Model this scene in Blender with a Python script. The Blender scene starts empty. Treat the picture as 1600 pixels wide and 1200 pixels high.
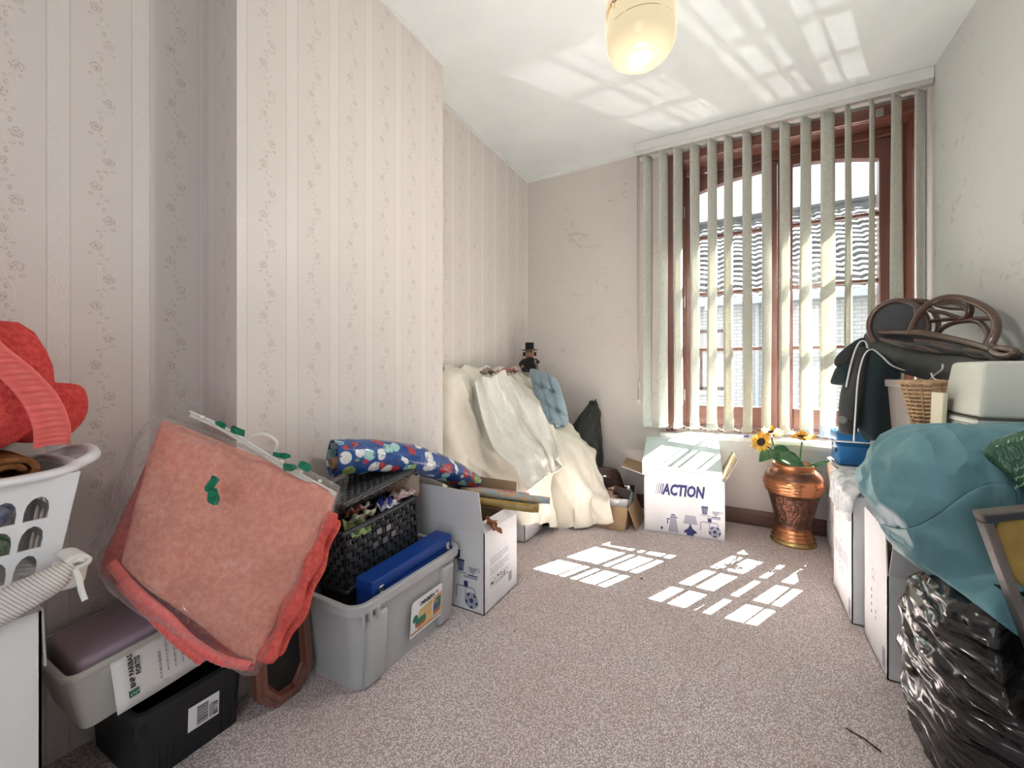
import bpy, bmesh, math, random
import numpy as np
from mathutils import Vector, Matrix, Euler, noise as mnoise

S = bpy.context.scene
COL = S.collection
R = math.radians

# ---------------------------------------------------------------- camera
CAM_H = 1.0
YAW = R(28.7)                      # the lens looks a little to the left of the room's axis
cam_data = bpy.data.cameras.new('camera')
cam = bpy.data.objects.new('camera', cam_data)
COL.objects.link(cam)
cam.location = (0, 0, CAM_H)
cam.rotation_euler = (R(90), 0, YAW)
cam_data.sensor_width = 36.0
cam_data.lens = 36.0 * 640 / 1600
cam_data.shift_y = -20 / 1600
cam_data.clip_start = 0.05
S.camera = cam

# ---------------------------------------------------------------- sky, sun, exposure
SUN_DIR = Vector((0.30, 0.6125, 1.0)).normalized()
w = bpy.data.worlds.new('sky')
S.world = w
w.use_nodes = True
nt = w.node_tree
nt.nodes.clear()
out = nt.nodes.new('ShaderNodeOutputWorld')
bg = nt.nodes.new('ShaderNodeBackground')
tc = nt.nodes.new('ShaderNodeTexCoord')
mp = nt.nodes.new('ShaderNodeMapping')
mp.inputs['Scale'].default_value = (1, 1, 2.5)
nz = nt.nodes.new('ShaderNodeTexNoise')
nz.inputs['Scale'].default_value = 3.2
nz.inputs['Detail'].default_value = 5
rp = nt.nodes.new('ShaderNodeValToRGB')
rp.color_ramp.elements[0].position = 0.40
rp.color_ramp.elements[0].color = (0.76, 0.90, 1.0, 1)
rp.color_ramp.elements[1].position = 0.60
rp.color_ramp.elements[1].color = (1.0, 1.0, 1.0, 1)
nt.links.new(tc.outputs['Generated'], mp.inputs['Vector'])
nt.links.new(mp.outputs['Vector'], nz.inputs['Vector'])
nt.links.new(nz.outputs['Fac'], rp.inputs['Fac'])
nt.links.new(rp.outputs['Color'], bg.inputs['Color'])
bg.inputs['Strength'].default_value = 0.70
nt.links.new(bg.outputs['Background'], out.inputs['Surface'])

sun_data = bpy.data.lights.new('sun', 'SUN')
sun_data.energy = 42.0
sun_data.angle = R(0.15)
sun_data.color = (1.0, 0.97, 0.93)
sun = bpy.data.objects.new('sun', sun_data)
COL.objects.link(sun)
sun.rotation_euler = SUN_DIR.to_track_quat('Z', 'Y').to_euler()
sun.location = SUN_DIR * 12

# added spot lamp imitating reflected sun (mirror of SUN_DIR): glints on the ceiling
gl_data = bpy.data.lights.new('ceiling_glint_spot', 'SPOT')
gl_data.energy = 140.0
gl_data.spot_size = R(26)
gl_data.spot_blend = 0.3
gl_data.shadow_soft_size = 0.03
gl_data.color = (1.0, 0.98, 0.95)
glint = bpy.data.objects.new('ceiling_glint_spot', gl_data)
COL.objects.link(glint)
glint.location = (1.63, 6.07, -3.05)
glint.rotation_euler = (Vector((1.63, 6.07, -3.05)) - Vector((0.25, 3.25, 1.55))).to_track_quat('Z', 'Y').to_euler()

S.view_settings.view_transform = 'Standard'
S.view_settings.look = 'None'
S.view_settings.exposure = 1.95
S.view_settings.gamma = 1.0
S.view_settings.use_curve_mapping = False

# ---------------------------------------------------------------- object helpers
def link(o, parent=None):
    COL.objects.link(o)
    if parent is not None:
        o.parent = parent
    return o

def tag(o, label, cat, group=None):
    o['label'] = label
    o['category'] = cat
    if group:
        o['group'] = group
    return o

def thing(name, label, cat, loc=(0, 0, 0), rot=(0, 0, 0), group=None):
    o = bpy.data.objects.new(name, None)
    o.empty_display_size = 0.05
    link(o)
    o.location = loc
    o.rotation_euler = rot
    return tag(o, label, cat, group)

def obj(name, me, m=None, parent=None, loc=None, rot=None):
    """mesh data (or bmesh) -> one linked mesh object"""
    if isinstance(me, bmesh.types.BMesh):
        d = bpy.data.meshes.new(name)
        me.normal_update()
        me.to_mesh(d)
        me.free()
        me = d
    o = bpy.data.objects.new(name, me)
    if m is not None:
        for mm in (m if isinstance(m, (list, tuple)) else [m]):
            me.materials.append(mm)
    link(o, parent)
    if loc is not None:
        o.location = loc
    if rot is not None:
        o.rotation_euler = rot
    return o

def struct(name, me, m=None, parent=None, loc=None, rot=None):
    o = obj(name, me, m, parent, loc, rot)
    if parent is None:
        o['kind'] = 'structure'
    return o

def smooth(o, angle=None):
    for p in o.data.polygons:
        p.use_smooth = True
    if angle is not None:
        try:
            o.data.set_sharp_from_angle(angle=R(angle))
        except Exception:
            pass
    return o

def bm_box(bm, x0, x1, y0, y1, z0, z1, M=None, mi=0):
    vs = [bm.verts.new((x, y, z)) for z in (z0, z1) for y in (y0, y1) for x in (x0, x1)]
    if M is not None:
        for v in vs:
            v.co = M @ v.co
    fs = []
    for f in ((0, 2, 3, 1), (4, 5, 7, 6), (0, 1, 5, 4), (2, 6, 7, 3), (0, 4, 6, 2), (1, 3, 7, 5)):
        fc = bm.faces.new([vs[i] for i in f])
        fc.material_index = mi
        fs.append(fc)
    return vs

def boxm(x0, x1, y0, y1, z0, z1, bev=0.0, seg=2, M=None):
    bm = bmesh.new()
    bm_box(bm, x0, x1, y0, y1, z0, z1, M)
    if bev > 0:
        bmesh.ops.bevel(bm, geom=list(bm.edges), offset=bev, segments=seg, profile=0.5, affect='EDGES')
    return bm

def pydata(verts, faces):
    me = bpy.data.meshes.new('m')
    me.from_pydata([tuple(v) for v in verts], [], [tuple(f) for f in faces])
    me.update()
    return me

def grid_mesh(P, closed_u=False, closed_v=False):
    """P[nu][nv][3] array -> mesh"""
    P = np.asarray(P, float)
    nu, nv = P.shape[:2]
    idx = np.arange(nu * nv).reshape(nu, nv)
    fs = []
    for i in range(nu if closed_u else nu - 1):
        for j in range(nv if closed_v else nv - 1):
            i2, j2 = (i + 1) % nu, (j + 1) % nv
            fs.append((int(idx[i, j]), int(idx[i2, j]), int(idx[i2, j2]), int(idx[i, j2])))
    me = bpy.data.meshes.new('m')
    me.from_pydata([tuple(p) for p in P.reshape(-1, 3)], [], fs)
    me.update()
    return me

def solidify(o, t, offset=0.0):
    md = o.modifiers.new('thickness', 'SOLIDIFY')
    md.thickness = t
    md.offset = offset
    return o

def subsurf(o, n=1):
    md = o.modifiers.new('smooth', 'SUBSURF')
    md.levels = n
    md.render_levels = n
    return o

def lathe(profile, seg=32, close_top=False, close_bot=False):
    bm = bmesh.new()
    rings = []
    for r, z in profile:
        rings.append([bm.verts.new((r * math.cos(2 * math.pi * k / seg), r * math.sin(2 * math.pi * k / seg), z)) for k in range(seg)])
    for a, b in zip(rings, rings[1:]):
        for k in range(seg):
            bm.faces.new((a[k], a[(k + 1) % seg], b[(k + 1) % seg], b[k]))
    if close_bot:
        bm.faces.new(list(reversed(rings[0])))
    if close_top:
        bm.faces.new(rings[-1])
    return bm

def catmull(pts, n=8, closed=False):
    pts = [Vector(p) for p in pts]
    outp = []
    m = len(pts)
    rng = range(m if closed else m - 1)
    for i in rng:
        if closed:
            p0, p1, p2, p3 = pts[(i - 1) % m], pts[i], pts[(i + 1) % m], pts[(i + 2) % m]
        else:
            p0, p1, p2, p3 = pts[max(i - 1, 0)], pts[i], pts[i + 1], pts[min(i + 2, m - 1)]
        for k in range(n):
            t = k / n
            outp.append(0.5 * ((2 * p1) + (-p0 + p2) * t + (2 * p0 - 5 * p1 + 4 * p2 - p3) * t * t + (-p0 + 3 * p1 - 3 * p2 + p3) * t ** 3))
    if not closed:
        outp.append(pts[-1])
    return outp

def bm_tube(bm, pts, r, seg=8, closed=False, caps=True):
    """sweep a circle of radius r (number or list) along the points"""
    pts = [Vector(p) for p in pts]
    n = len(pts)
    rr = r if isinstance(r, (list, tuple)) else [r] * n
    tang = []
    for i in range(n):
        a = pts[(i - 1) % n] if (closed or i > 0) else pts[0]
        b = pts[(i + 1) % n] if (closed or i < n - 1) else pts[-1]
        t = (b - a)
        tang.append(t.normalized() if t.length > 1e-9 else Vector((0, 0, 1)))
    up = Vector((0, 0, 1)) if abs(tang[0].z) < 0.9 else Vector((1, 0, 0))
    nrm = (up - tang[0] * up.dot(tang[0])).normalized()
    rings = []
    for i in range(n):
        if i > 0:
            nrm = (nrm - tang[i] * nrm.dot(tang[i]))
            nrm = nrm.normalized() if nrm.length > 1e-6 else tang[i].orthogonal().normalized()
        bn = tang[i].cross(nrm)
        rings.append([bm.verts.new(pts[i] + (nrm * math.cos(2 * math.pi * k / seg) + bn * math.sin(2 * math.pi * k / seg)) * rr[i]) for k in range(seg)])
    for i in range(n if closed else n - 1):
        a, b = rings[i], rings[(i + 1) % n]
        for k in range(seg):
            bm.faces.new((a[k], a[(k + 1) % seg], b[(k + 1) % seg], b[k]))
    if caps and not closed:
        bm.faces.new(list(reversed(rings[0])))
        bm.faces.new(rings[-1])
    return bm

def tube(pts, r, seg=8, closed=False, caps=True):
    return bm_tube(bmesh.new(), pts, r, seg, closed, caps)

def vnoise(p, s=1.0, oct=3):
    return mnoise.fractal(Vector(p) * s, 1.0, 2.0, oct)

def text_mesh(txt, size, align='LEFT', shear=0.0, bold=0.0, extrude=0.0003):
    c = bpy.data.curves.new('t', 'FONT')
    c.body = txt
    c.size = size
    c.align_x = align
    c.shear = shear
    c.offset = bold
    c.extrude = extrude
    c.resolution_u = 2
    o = bpy.data.objects.new('t', c)
    me = bpy.data.meshes.new_from_object(o)
    bpy.data.objects.remove(o)
    bpy.data.curves.remove(c)
    return me

def poly2d(bm, pts, t=0.0004, mi=0, z=0.0):
    """flat polygon in the local xy plane with a hair of thickness"""
    a = [bm.verts.new((x, y, z + t)) for x, y in pts]
    try:
        f = bm.faces.new(a)
        f.material_index = mi
        f.normal_update()
        if f.normal.z < 0:
            f.normal_flip()
    except Exception:
        pass

def rect2d(bm, x0, y0, x1, y1, t=0.0004, mi=0):
    poly2d(bm, [(x0, y0), (x1, y0), (x1, y1), (x0, y1)], t, mi)

def circ2d(bm, cx, cy, r, n=20, t=0.0004, mi=0, ry=None):
    ry = r if ry is None else ry
    poly2d(bm, [(cx + r * math.cos(2 * math.pi * k / n), cy + ry * math.sin(2 * math.pi * k / n)) for k in range(n)], t, mi)

def ring2d(bm, cx, cy, r0, r1, n=20, t=0.0004, mi=0, a0=0, a1=2 * math.pi):
    for k in range(n):
        u, v = a0 + (a1 - a0) * k / n, a0 + (a1 - a0) * (k + 1) / n
        poly2d(bm, [(cx + r0 * math.cos(u), cy + r0 * math.sin(u)), (cx + r1 * math.cos(u), cy + r1 * math.sin(u)),
                    (cx + r1 * math.cos(v), cy + r1 * math.sin(v)), (cx + r0 * math.cos(v), cy + r0 * math.sin(v))], t, mi)

def wp(px, py, depth):
    """survey point: room position of a point sighted at (px, py) in a 1600x1200 picture, depth metres in front of the lens"""
    fwd = Vector((-math.sin(YAW), math.cos(YAW), 0))
    rgt = Vector((math.cos(YAW), math.sin(YAW), 0))
    return Vector((0, 0, CAM_H)) + (fwd + rgt * ((px - 800) / 640) + Vector((0, 0, (580 - py) / 640))) * depth

# ---------------------------------------------------------------- materials
class X:
    """small calculator over shader sockets"""
    def __init__(s, nt, v):
        s.nt, s.v = nt, v
    def _m(s, op, *a):
        n = s.nt.nodes.new('ShaderNodeMath')
        n.operation = op
        for i, q in enumerate((s,) + a):
            q = q.v if isinstance(q, X) else q
            if isinstance(q, (int, float)):
                n.inputs[i].default_value = q
            else:
                s.nt.links.new(q, n.inputs[i])
        return X(s.nt, n.outputs[0])
    def __add__(s, o): return s._m('ADD', o)
    def __sub__(s, o): return s._m('SUBTRACT', o)
    def __mul__(s, o): return s._m('MULTIPLY', o)
    def __truediv__(s, o): return s._m('DIVIDE', o)
    def abs(s): return s._m('ABSOLUTE')
    def fract(s): return s._m('FRACT')
    def floor(s): return s._m('FLOOR')
    def lt(s, o): return s._m('LESS_THAN', o)
    def gt(s, o): return s._m('GREATER_THAN', o)
    def max(s, o): return s._m('MAXIMUM', o)
    def min(s, o): return s._m('MINIMUM', o)
    def sin(s): return s._m('SINE')
    def pow(s, o): return s._m('POWER', o)
    def sstep(s, a, b):
        n = s.nt.nodes.new('ShaderNodeMapRange')
        n.interpolation_type = 'SMOOTHSTEP'
        s.nt.links.new(s.v, n.inputs['Value'])
        n.inputs['From Min'].default_value = a
        n.inputs['From Max'].default_value = b
        return X(s.nt, n.outputs['Result'])

def new_mat(name):
    m = bpy.data.materials.new(name)
    m.use_nodes = True
    nt = m.node_tree
    b = nt.nodes['Principled BSDF']
    return m, nt, b

def mixc(nt, fac, a, b):
    n = nt.nodes.new('ShaderNodeMix')
    n.data_type = 'RGBA'
    ins = [n.inputs[0], n.inputs[6], n.inputs[7]]
    for s_, v in zip(ins, (fac, a, b)):
        v = v.v if isinstance(v, X) else v
        if isinstance(v, (int, float)):
            s_.default_value = v
        elif isinstance(v, (tuple, list)):
            s_.default_value = (v[0], v[1], v[2], 1)
        else:
            nt.links.new(v, s_)
    return n.outputs[2]

def tex_noise(nt, scale, detail=3, rough=0.5, vec=None, dist=0.0):
    n = nt.nodes.new('ShaderNodeTexNoise')
    n.inputs['Scale'].default_value = scale
    n.inputs['Detail'].default_value = detail
    n.inputs['Roughness'].default_value = rough
    n.inputs['Distortion'].default_value = dist
    if vec is not None:
        nt.links.new(vec, n.inputs['Vector'])
    return X(nt, n.outputs['Fac'])

def tex_voronoi(nt, scale, vec=None, out='Distance', feat='F1'):
    n = nt.nodes.new('ShaderNodeTexVoronoi')
    n.feature = feat
    n.inputs['Scale'].default_value = scale
    if vec is not None:
        nt.links.new(vec, n.inputs['Vector'])
    return n.outputs[out]

def coords(nt, kind='Object', scale=(1, 1, 1), rot=(0, 0, 0)):
    t = nt.nodes.new('ShaderNodeTexCoord')
    mpn = nt.nodes.new('ShaderNodeMapping')
    mpn.inputs['Scale'].default_value = scale
    mpn.inputs['Rotation'].default_value = rot
    nt.links.new(t.outputs[kind], mpn.inputs['Vector'])
    return mpn.outputs['Vector']

def world_xyz(nt):
    g = nt.nodes.new('ShaderNodeNewGeometry')
    s = nt.nodes.new('ShaderNodeSeparateXYZ')
    nt.links.new(g.outputs['Position'], s.inputs[0])
    return [X(nt, s.outputs[i]) for i in range(3)], g.outputs['Position']

def obj_xyz(nt):
    g = nt.nodes.new('ShaderNodeTexCoord')
    s = nt.nodes.new('ShaderNodeSeparateXYZ')
    nt.links.new(g.outputs['Object'], s.inputs[0])
    return [X(nt, s.outputs[i]) for i in range(3)], g.outputs['Object']

def add_bump(nt, b, h, strength=0.3, dist=0.01):
    n = nt.nodes.new('ShaderNodeBump')
    n.inputs['Strength'].default_value = strength
    n.inputs['Distance'].default_value = dist
    nt.links.new(h.v if isinstance(h, X) else h, n.inputs['Height'])
    nt.links.new(n.outputs['Normal'], b.inputs['Normal'])
    return n

def pm(name, col, rough=0.6, metal=0.0, var=0.0, vscale=8, bump=0.0, bscale=60, bdist=0.004, spec=0.4, sheen=0.0,
       trans=0.0, alpha=1.0, coat=0.0, vcol=None, detail=3, ior=1.45, kind='Object'):
    """a Principled material with optional colour variation and fine relief"""
    m, nt, b = new_mat(name)
    b.inputs['Base Color'].default_value = (*col, 1)
    b.inputs['Roughness'].default_value = rough
    b.inputs['Metallic'].default_value = metal
    b.inputs['Specular IOR Level'].default_value = spec
    b.inputs['IOR'].default_value = ior
    if sheen:
        b.inputs['Sheen Weight'].default_value = sheen
        b.inputs['Sheen Roughness'].default_value = 0.4
    if trans:
        b.inputs['Transmission Weight'].default_value = trans
    if alpha < 1:
        b.inputs['Alpha'].default_value = alpha
    if coat:
        b.inputs['Coat Weight'].default_value = coat
        b.inputs['Coat Roughness'].default_value = 0.1
    v = coords(nt, kind)
    if var > 0:
        n = tex_noise(nt, vscale, detail, 0.6, v)
        c2 = vcol if vcol is not None else tuple(c * (1 - var) for c in col)
        nt.links.new(mixc(nt, n.sstep(0.35, 0.65), col, c2), b.inputs['Base Color'])
    if bump > 0:
        add_bump(nt, b, tex_noise(nt, bscale, 4, 0.6, v), bump, bdist)
    return m

def translucent_mat(name, col, tfac=0.4, rough=0.8, bump=0.0, bscale=100, tcol=None, var=0.0, vscale=5):
    m, nt, b = new_mat(name)
    b.inputs['Base Color'].default_value = (*col, 1)
    b.inputs['Roughness'].default_value = rough
    b.inputs['Specular IOR Level'].default_value = 0.2
    t = nt.nodes.new('ShaderNodeBsdfTranslucent')
    t.inputs['Color'].default_value = (*(tcol or col), 1)
    mx = nt.nodes.new('ShaderNodeMixShader')
    mx.inputs[0].default_value = tfac
    o = nt.nodes['Material Output']
    nt.links.new(b.outputs[0], mx.inputs[1])
    nt.links.new(t.outputs[0], mx.inputs[2])
    nt.links.new(mx.outputs[0], o.inputs['Surface'])
    v = coords(nt)
    if bump:
        add_bump(nt, b, tex_noise(nt, bscale, 3, 0.6, v), bump, 0.002)
    if var:
        c = mixc(nt, tex_noise(nt, vscale, 3, 0.6, v).sstep(0.35, 0.65), col, tuple(q * (1 - var) for q in col))
        nt.links.new(c, b.inputs['Base Color'])
    return m

def clear_film(name, col=(1, 1, 1), vis=0.25, rough=0.12, bump=0.4, bscale=18):
    """thin clear plastic: mostly see-through with sharp sheen on the creases"""
    m, nt, b = new_mat(name)
    nt.nodes.remove(b)
    tr = nt.nodes.new('ShaderNodeBsdfTransparent')
    tr.inputs['Color'].default_value = (*col, 1)
    gl = nt.nodes.new('ShaderNodeBsdfGlossy')
    gl.inputs['Roughness'].default_value = rough
    gl.inputs['Color'].default_value = (1, 1, 1, 1)
    df = nt.nodes.new('ShaderNodeBsdfDiffuse')
    df.inputs['Color'].default_value = (0.8, 0.8, 0.82, 1)
    lw = nt.nodes.new('ShaderNodeLayerWeight')
    lw.inputs['Blend'].default_value = 0.35
    v = coords(nt)
    bp = nt.nodes.new('ShaderNodeBump')
    bp.inputs['Strength'].default_value = bump
    bp.inputs['Distance'].default_value = 0.02
    h = tex_noise(nt, bscale, 4, 0.7, v, 1.5)
    nt.links.new(h.v, bp.inputs['Height'])
    for q in (gl, df, lw):
        nt.links.new(bp.outputs[0], q.inputs['Normal'])
    m1 = nt.nodes.new('ShaderNodeMixShader')
    m1.inputs[0].default_value = 0.5
    nt.links.new(gl.outputs[0], m1.inputs[1])
    nt.links.new(df.outputs[0], m1.inputs[2])
    m2 = nt.nodes.new('ShaderNodeMixShader')
    f = X(nt, lw.outputs['Facing']).pow(2.5) * 0.8 + vis * 0.5
    f = f.min(0.85)
    nt.links.new(f.v, m2.inputs[0])
    nt.links.new(tr.outputs[0], m2.inputs[1])
    nt.links.new(m1.outputs[0], m2.inputs[2])
    nt.links.new(m2.outputs[0], nt.nodes['Material Output'].inputs['Surface'])
    return m

# ================================================================ THE ROOM
XL, XR, YB, YR, ZC = -1.535, 0.91, 3.09, -0.95, 2.60       # left wall, right wall, back wall, rear wall, ceiling
CHX, CH0, CH1 = -1.335, 0.692, 1.692                       # chimney breast
GLASS_Y = 3.25

def wallpaper_stripe(name):
    """cream striped paper with trailing flower sprigs and lace bands (pattern runs along y)"""
    m, nt, b = new_mat(name)
    (x, y, z), pos = world_xyz(nt)
    base = (0.68, 0.62, 0.585)
    # on the faces that look along y the stripes run along x
    g = nt.nodes.new('ShaderNodeNewGeometry')
    sn = nt.nodes.new('ShaderNodeSeparateXYZ')
    nt.links.new(g.outputs['True Normal'], sn.inputs[0])
    side = X(nt, sn.outputs[1]).abs().gt(0.7)
    h = y + (x - y) * side
    T = 0.168
    u = ((h - 0.785) / T + 0.5).fract() - 0.5            # 0 at the vine
    cell = (z / 0.163).fract()
    dmin = None
    blobs = []
    for fu, fw in ((-0.075, 0.24), (0.085, 0.70)):                 # two open blossoms per repeat
        for q in range(5):
            a = 2 * math.pi * q / 5 + 0.4
            blobs.append((fu + 0.044 * math.cos(a), fw + 0.044 * math.sin(a), 0.030, 0.030))
    blobs += [(-0.015, 0.40, 0.018, 0.036), (0.035, 0.52, 0.032, 0.016), (-0.05, 0.49, 0.030, 0.014), (0.02, 0.86, 0.018, 0.034), (-0.035, 0.95, 0.032, 0.016),
              (0.055, 0.04, 0.028, 0.016), (-0.01, 0.10, 0.016, 0.032), (0.135, 0.56, 0.026, 0.020), (-0.14, 0.10, 0.026, 0.020)]
    for (cu, cw, ru, rw) in blobs:
        d = ((u - cu) / ru).pow(2) + ((cell - cw) / rw).pow(2)
        dmin = d if dmin is None else dmin.min(d)
    n1 = tex_noise(nt, 190, 2, 0.6, pos)
    inside = dmin.sstep(1.1, 0.75)
    rimk = (dmin - 1.0).abs().sstep(0.55, 0.20) * n1.sstep(0.36, 0.58)
    sprig = rimk.max(inside * 0.35 * n1.sstep(0.40, 0.60))
    vine = ((u - (z * (2 * math.pi / 0.163)).sin() * 0.06).abs()).sstep(0.020, 0.006) * 0.5
    lace = ((u.abs() - 0.5).abs()).sstep(0.13, 0.115)     # band centred between the vines
    edge = ((u.abs() - 0.375).abs()).sstep(0.014, 0.005)
    lace_dots = (tex_noise(nt, 160, 2, 0.7, pos).sstep(0.45, 0.6)) * lace
    c = mixc(nt, lace * 0.5 - lace_dots * 0.25, base, (0.77, 0.72, 0.69))
    c = mixc(nt, edge * 0.45, c, (0.50, 0.43, 0.39))
    c = mixc(nt, sprig * 0.75, c, (0.36, 0.285, 0.245))
    c = mixc(nt, vine * 0.35, c, (0.76, 0.69, 0.62))
    grain = tex_noise(nt, 520, 2, 0.6, pos)
    c = mixc(nt, grain.sstep(0.3, 0.7) * 0.12, c, (0.46, 0.39, 0.35))
    nt.links.new(c, b.inputs['Base Color'])
    rough = (sprig.max(lace * 0.6).max(vine)) * -0.22 + 0.50
    nt.links.new(rough.v, b.inputs['Roughness'])
    b.inputs['Specular IOR Level'].default_value = 0.7
    hgt = inside * 1.2 - rimk * 0.4 + vine * 0.8 + lace * 0.45 + lace_dots * 0.5 - edge * 0.5 + grain * 0.35
    add_bump(nt, b, hgt, 0.45, 0.0016)
    return m

def wallpaper_fleck(name, base=(0.62, 0.565, 0.53)):
    m, nt, b = new_mat(name)
    (x, y, z), pos = world_xyz(nt)
    mpn = nt.nodes.new('ShaderNodeMapping')
    mpn.inputs['Scale'].default_value = (9, 9, 16)
    nt.links.new(pos, mpn.inputs['Vector'])
    a = tex_noise(nt, 1.0, 5, 0.75, mpn.outputs[0], 1.2)
    zone = tex_noise(nt, 3.2, 1, 0.5, pos).sstep(0.44, 0.56)
    fleck = a.sstep(0.56, 0.66) * zone
    broad = tex_noise(nt, 1.3, 2, 0.5, pos)
    c = mixc(nt, broad.sstep(0.3, 0.7) * 0.25, base, tuple(q * 0.9 for q in base))
    c = mixc(nt, fleck * 0.62, c, (0.44, 0.36, 0.315))
    grain = tex_noise(nt, 330, 2, 0.6, pos)
    nt.links.new(c, b.inputs['Base Color'])
    b.inputs['Roughness'].default_value = 0.62
    b.inputs['Specular IOR Level'].default_value = 0.3
    add_bump(nt, b, grain * 0.5 + fleck * 1.2 + tex_noise(nt, 60, 3, 0.6, pos) * 0.6, 0.35, 0.0015)
    return m

def carpet_mat():
    m, nt, b = new_mat('carpet_loop_pile')
    (x, y, z), pos = world_xyz(nt)
    mpn = nt.nodes.new('ShaderNodeMapping')
    mpn.inputs['Scale'].default_value = (1.0, 0.75, 1.0)
    mpn.inputs['Rotation'].default_value = (0, 0, R(8))
    nt.links.new(pos, mpn.inputs['Vector'])
    v = tex_voronoi(nt, 250, mpn.outputs[0])
    vx = X(nt, v)
    cellc = X(nt, tex_voronoi(nt, 250, mpn.outputs[0], 'Color'))
    n = tex_noise(nt, 130, 2, 0.6, pos)
    br = tex_noise(nt, 2.2, 3, 0.6, pos)
    c = mixc(nt, vx.sstep(0.18, 0.68), (0.99, 0.91, 0.895), (0.46, 0.375, 0.365))
    c = mixc(nt, n.sstep(0.48, 0.70) * 0.45, c, (0.48, 0.395, 0.38))
    c = mixc(nt, br.sstep(0.4, 0.7) * 0.22, c, (0.50, 0.37, 0.32))
    spots = tex_noise(nt, 38, 2, 0.5, pos).sstep(0.735, 0.76)
    c = mixc(nt, spots * 0.6, c, (0.15, 0.09, 0.07))
    nt.links.new(c, b.inputs['Base Color'])
    b.inputs['Roughness'].default_value = 0.95
    b.inputs['Specular IOR Level'].default_value = 0.1
    add_bump(nt, b, vx * -1.0 + n * 0.5, 0.8, 0.0035)
    return m

def wood_mat(name, c1, c2, rough=0.35, axis='z', scale=1.0, coat=0.0):
    m, nt, b = new_mat(name)
    sc = {'x': (1.5, 26, 26), 'y': (26, 1.5, 26), 'z': (26, 26, 1.5)}[axis]
    (_, _, _), pos = world_xyz(nt)
    mpn = nt.nodes.new('ShaderNodeMapping')
    mpn.inputs['Scale'].default_value = tuple(q * scale for q in sc)
    nt.links.new(pos, mpn.inputs['Vector'])
    n = tex_noise(nt, 1.0, 6, 0.65, mpn.outputs[0], 0.8)
    nt.links.new(mixc(nt, n.sstep(0.32, 0.68), c1, c2), b.inputs['Base Color'])
    b.inputs['Roughness'].default_value = rough
    if coat:
        b.inputs['Coat Weight'].default_value = coat
    add_bump(nt, b, n, 0.15, 0.002)
    return m

M_STRIPE = wallpaper_stripe('striped_floral_wallpaper')
M_FLECK = wallpaper_fleck('flecked_wallpaper')
M_FLECK_R = wallpaper_fleck('grey_flecked_wallpaper', (0.60, 0.605, 0.585))
M_CARPET = carpet_mat()
M_CEIL = pm('ceiling_paint', (0.75, 0.775, 0.765), 0.5, var=0.06, vscale=2.5, bump=0.08, bscale=40, spec=0.4)
M_WHITE_TRIM = pm('white_trim_paint', (0.74, 0.74, 0.72), 0.4, var=0.08, vscale=6, bump=0.05)
M_MAHOG = wood_mat('mahogany_frame', (0.165, 0.065, 0.045), (0.095, 0.036, 0.028), 0.32, 'z', coat=0.3)
M_MAHOG_X = wood_mat('mahogany_rail', (0.175, 0.07, 0.048), (0.10, 0.038, 0.028), 0.32, 'x', coat=0.3)
M_SKIRT = wood_mat('brown_skirting', (0.17, 0.085, 0.06), (0.10, 0.045, 0.035), 0.4, 'x')
M_MARBLE = pm('cream_marble', (0.72, 0.69, 0.62), 0.25, var=0.18, vscale=14, spec=0.5, detail=6)

# floor, ceiling and walls
struct('floor', boxm(XL - 0.2, XR + 0.15, YR - 0.1, YB + 0.0, -0.06, 0), M_CARPET)
struct('ceiling', boxm(XL - 0.2, XR + 0.15, YR - 0.1, YB + 0.30, ZC, ZC + 0.12), M_CEIL)
struct('wall_left', boxm(XL - 0.2, XL, YR, YB + 0.3, 0, ZC), M_STRIPE)
struct('wall_chimney_breast', boxm(XL, CHX, CH0, CH1, 0, ZC), M_STRIPE)
struct('wall_right', boxm(XR, XR + 0.15, YR, YB + 0.3, 0, ZC), M_FLECK_R)
WX0, WX1, WZ0, WZ1 = -0.37, 0.865, 0.575, 2.45             # window opening
bm = bmesh.new()
bm_box(bm, XL, WX0 - 0.03, YB, YB + 0.30, 0, ZC)
bm_box(bm, WX0 - 0.03, XR, YB, YB + 0.30, 0, WZ0 - 0.03)
bm_box(bm, WX0 - 0.03, XR, YB, YB + 0.30, WZ1 + 0.03, ZC)
bm_box(bm, WX1 + 0.03, XR, YB, YB + 0.30, WZ0 - 0.03, WZ1 + 0.03)
struct('wall_back', bm, M_FLECK)
# rear wall, unseen, with a doorway opening added and sized for fill light
bm = bmesh.new()
bm_box(bm, XL, -0.55, YR - 0.1, YR, 0, ZC)
bm_box(bm, 0.55, XR, YR - 0.1, YR, 0, ZC)
bm_box(bm, -0.55, 0.55, YR - 0.1, YR, 2.10, ZC)
struct('wall_rear', bm, M_FLECK)

# skirting and thin cornice lines
struct('baseboard_back', boxm(XL, XR, YB - 0.016, YB, 0, 0.10, 0.004), M_SKIRT)
struct('baseboard_left', boxm(XL, XL + 0.016, CH1, YB - 0.016, 0, 0.10, 0.004), M_SKIRT)
struct('baseboard_right', boxm(XR - 0.016, XR, YR, YB - 0.016, 0, 0.10, 0.004), M_SKIRT)
bm = bmesh.new()
bm_box(bm, XL, XL + 0.014, CH1, YB, ZC - 0.016, ZC)
bm_box(bm, XL, CHX + 0.014, CH1, CH1 + 0.014, ZC - 0.016, ZC)
bm_box(bm, CHX, CHX + 0.014, CH0, CH1, ZC - 0.016, ZC)
bm_box(bm, XL, -0.62, YB - 0.014, YB, ZC - 0.018, ZC)
struct('trim_1', bm, M_WHITE_TRIM)
# boxed white pelmet above the window that carries the blind
bm = boxm(-0.62, XR, 2.935, YB, 2.535, ZC, 0.006)
struct('trim_2', bm, M_WHITE_TRIM)
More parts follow.
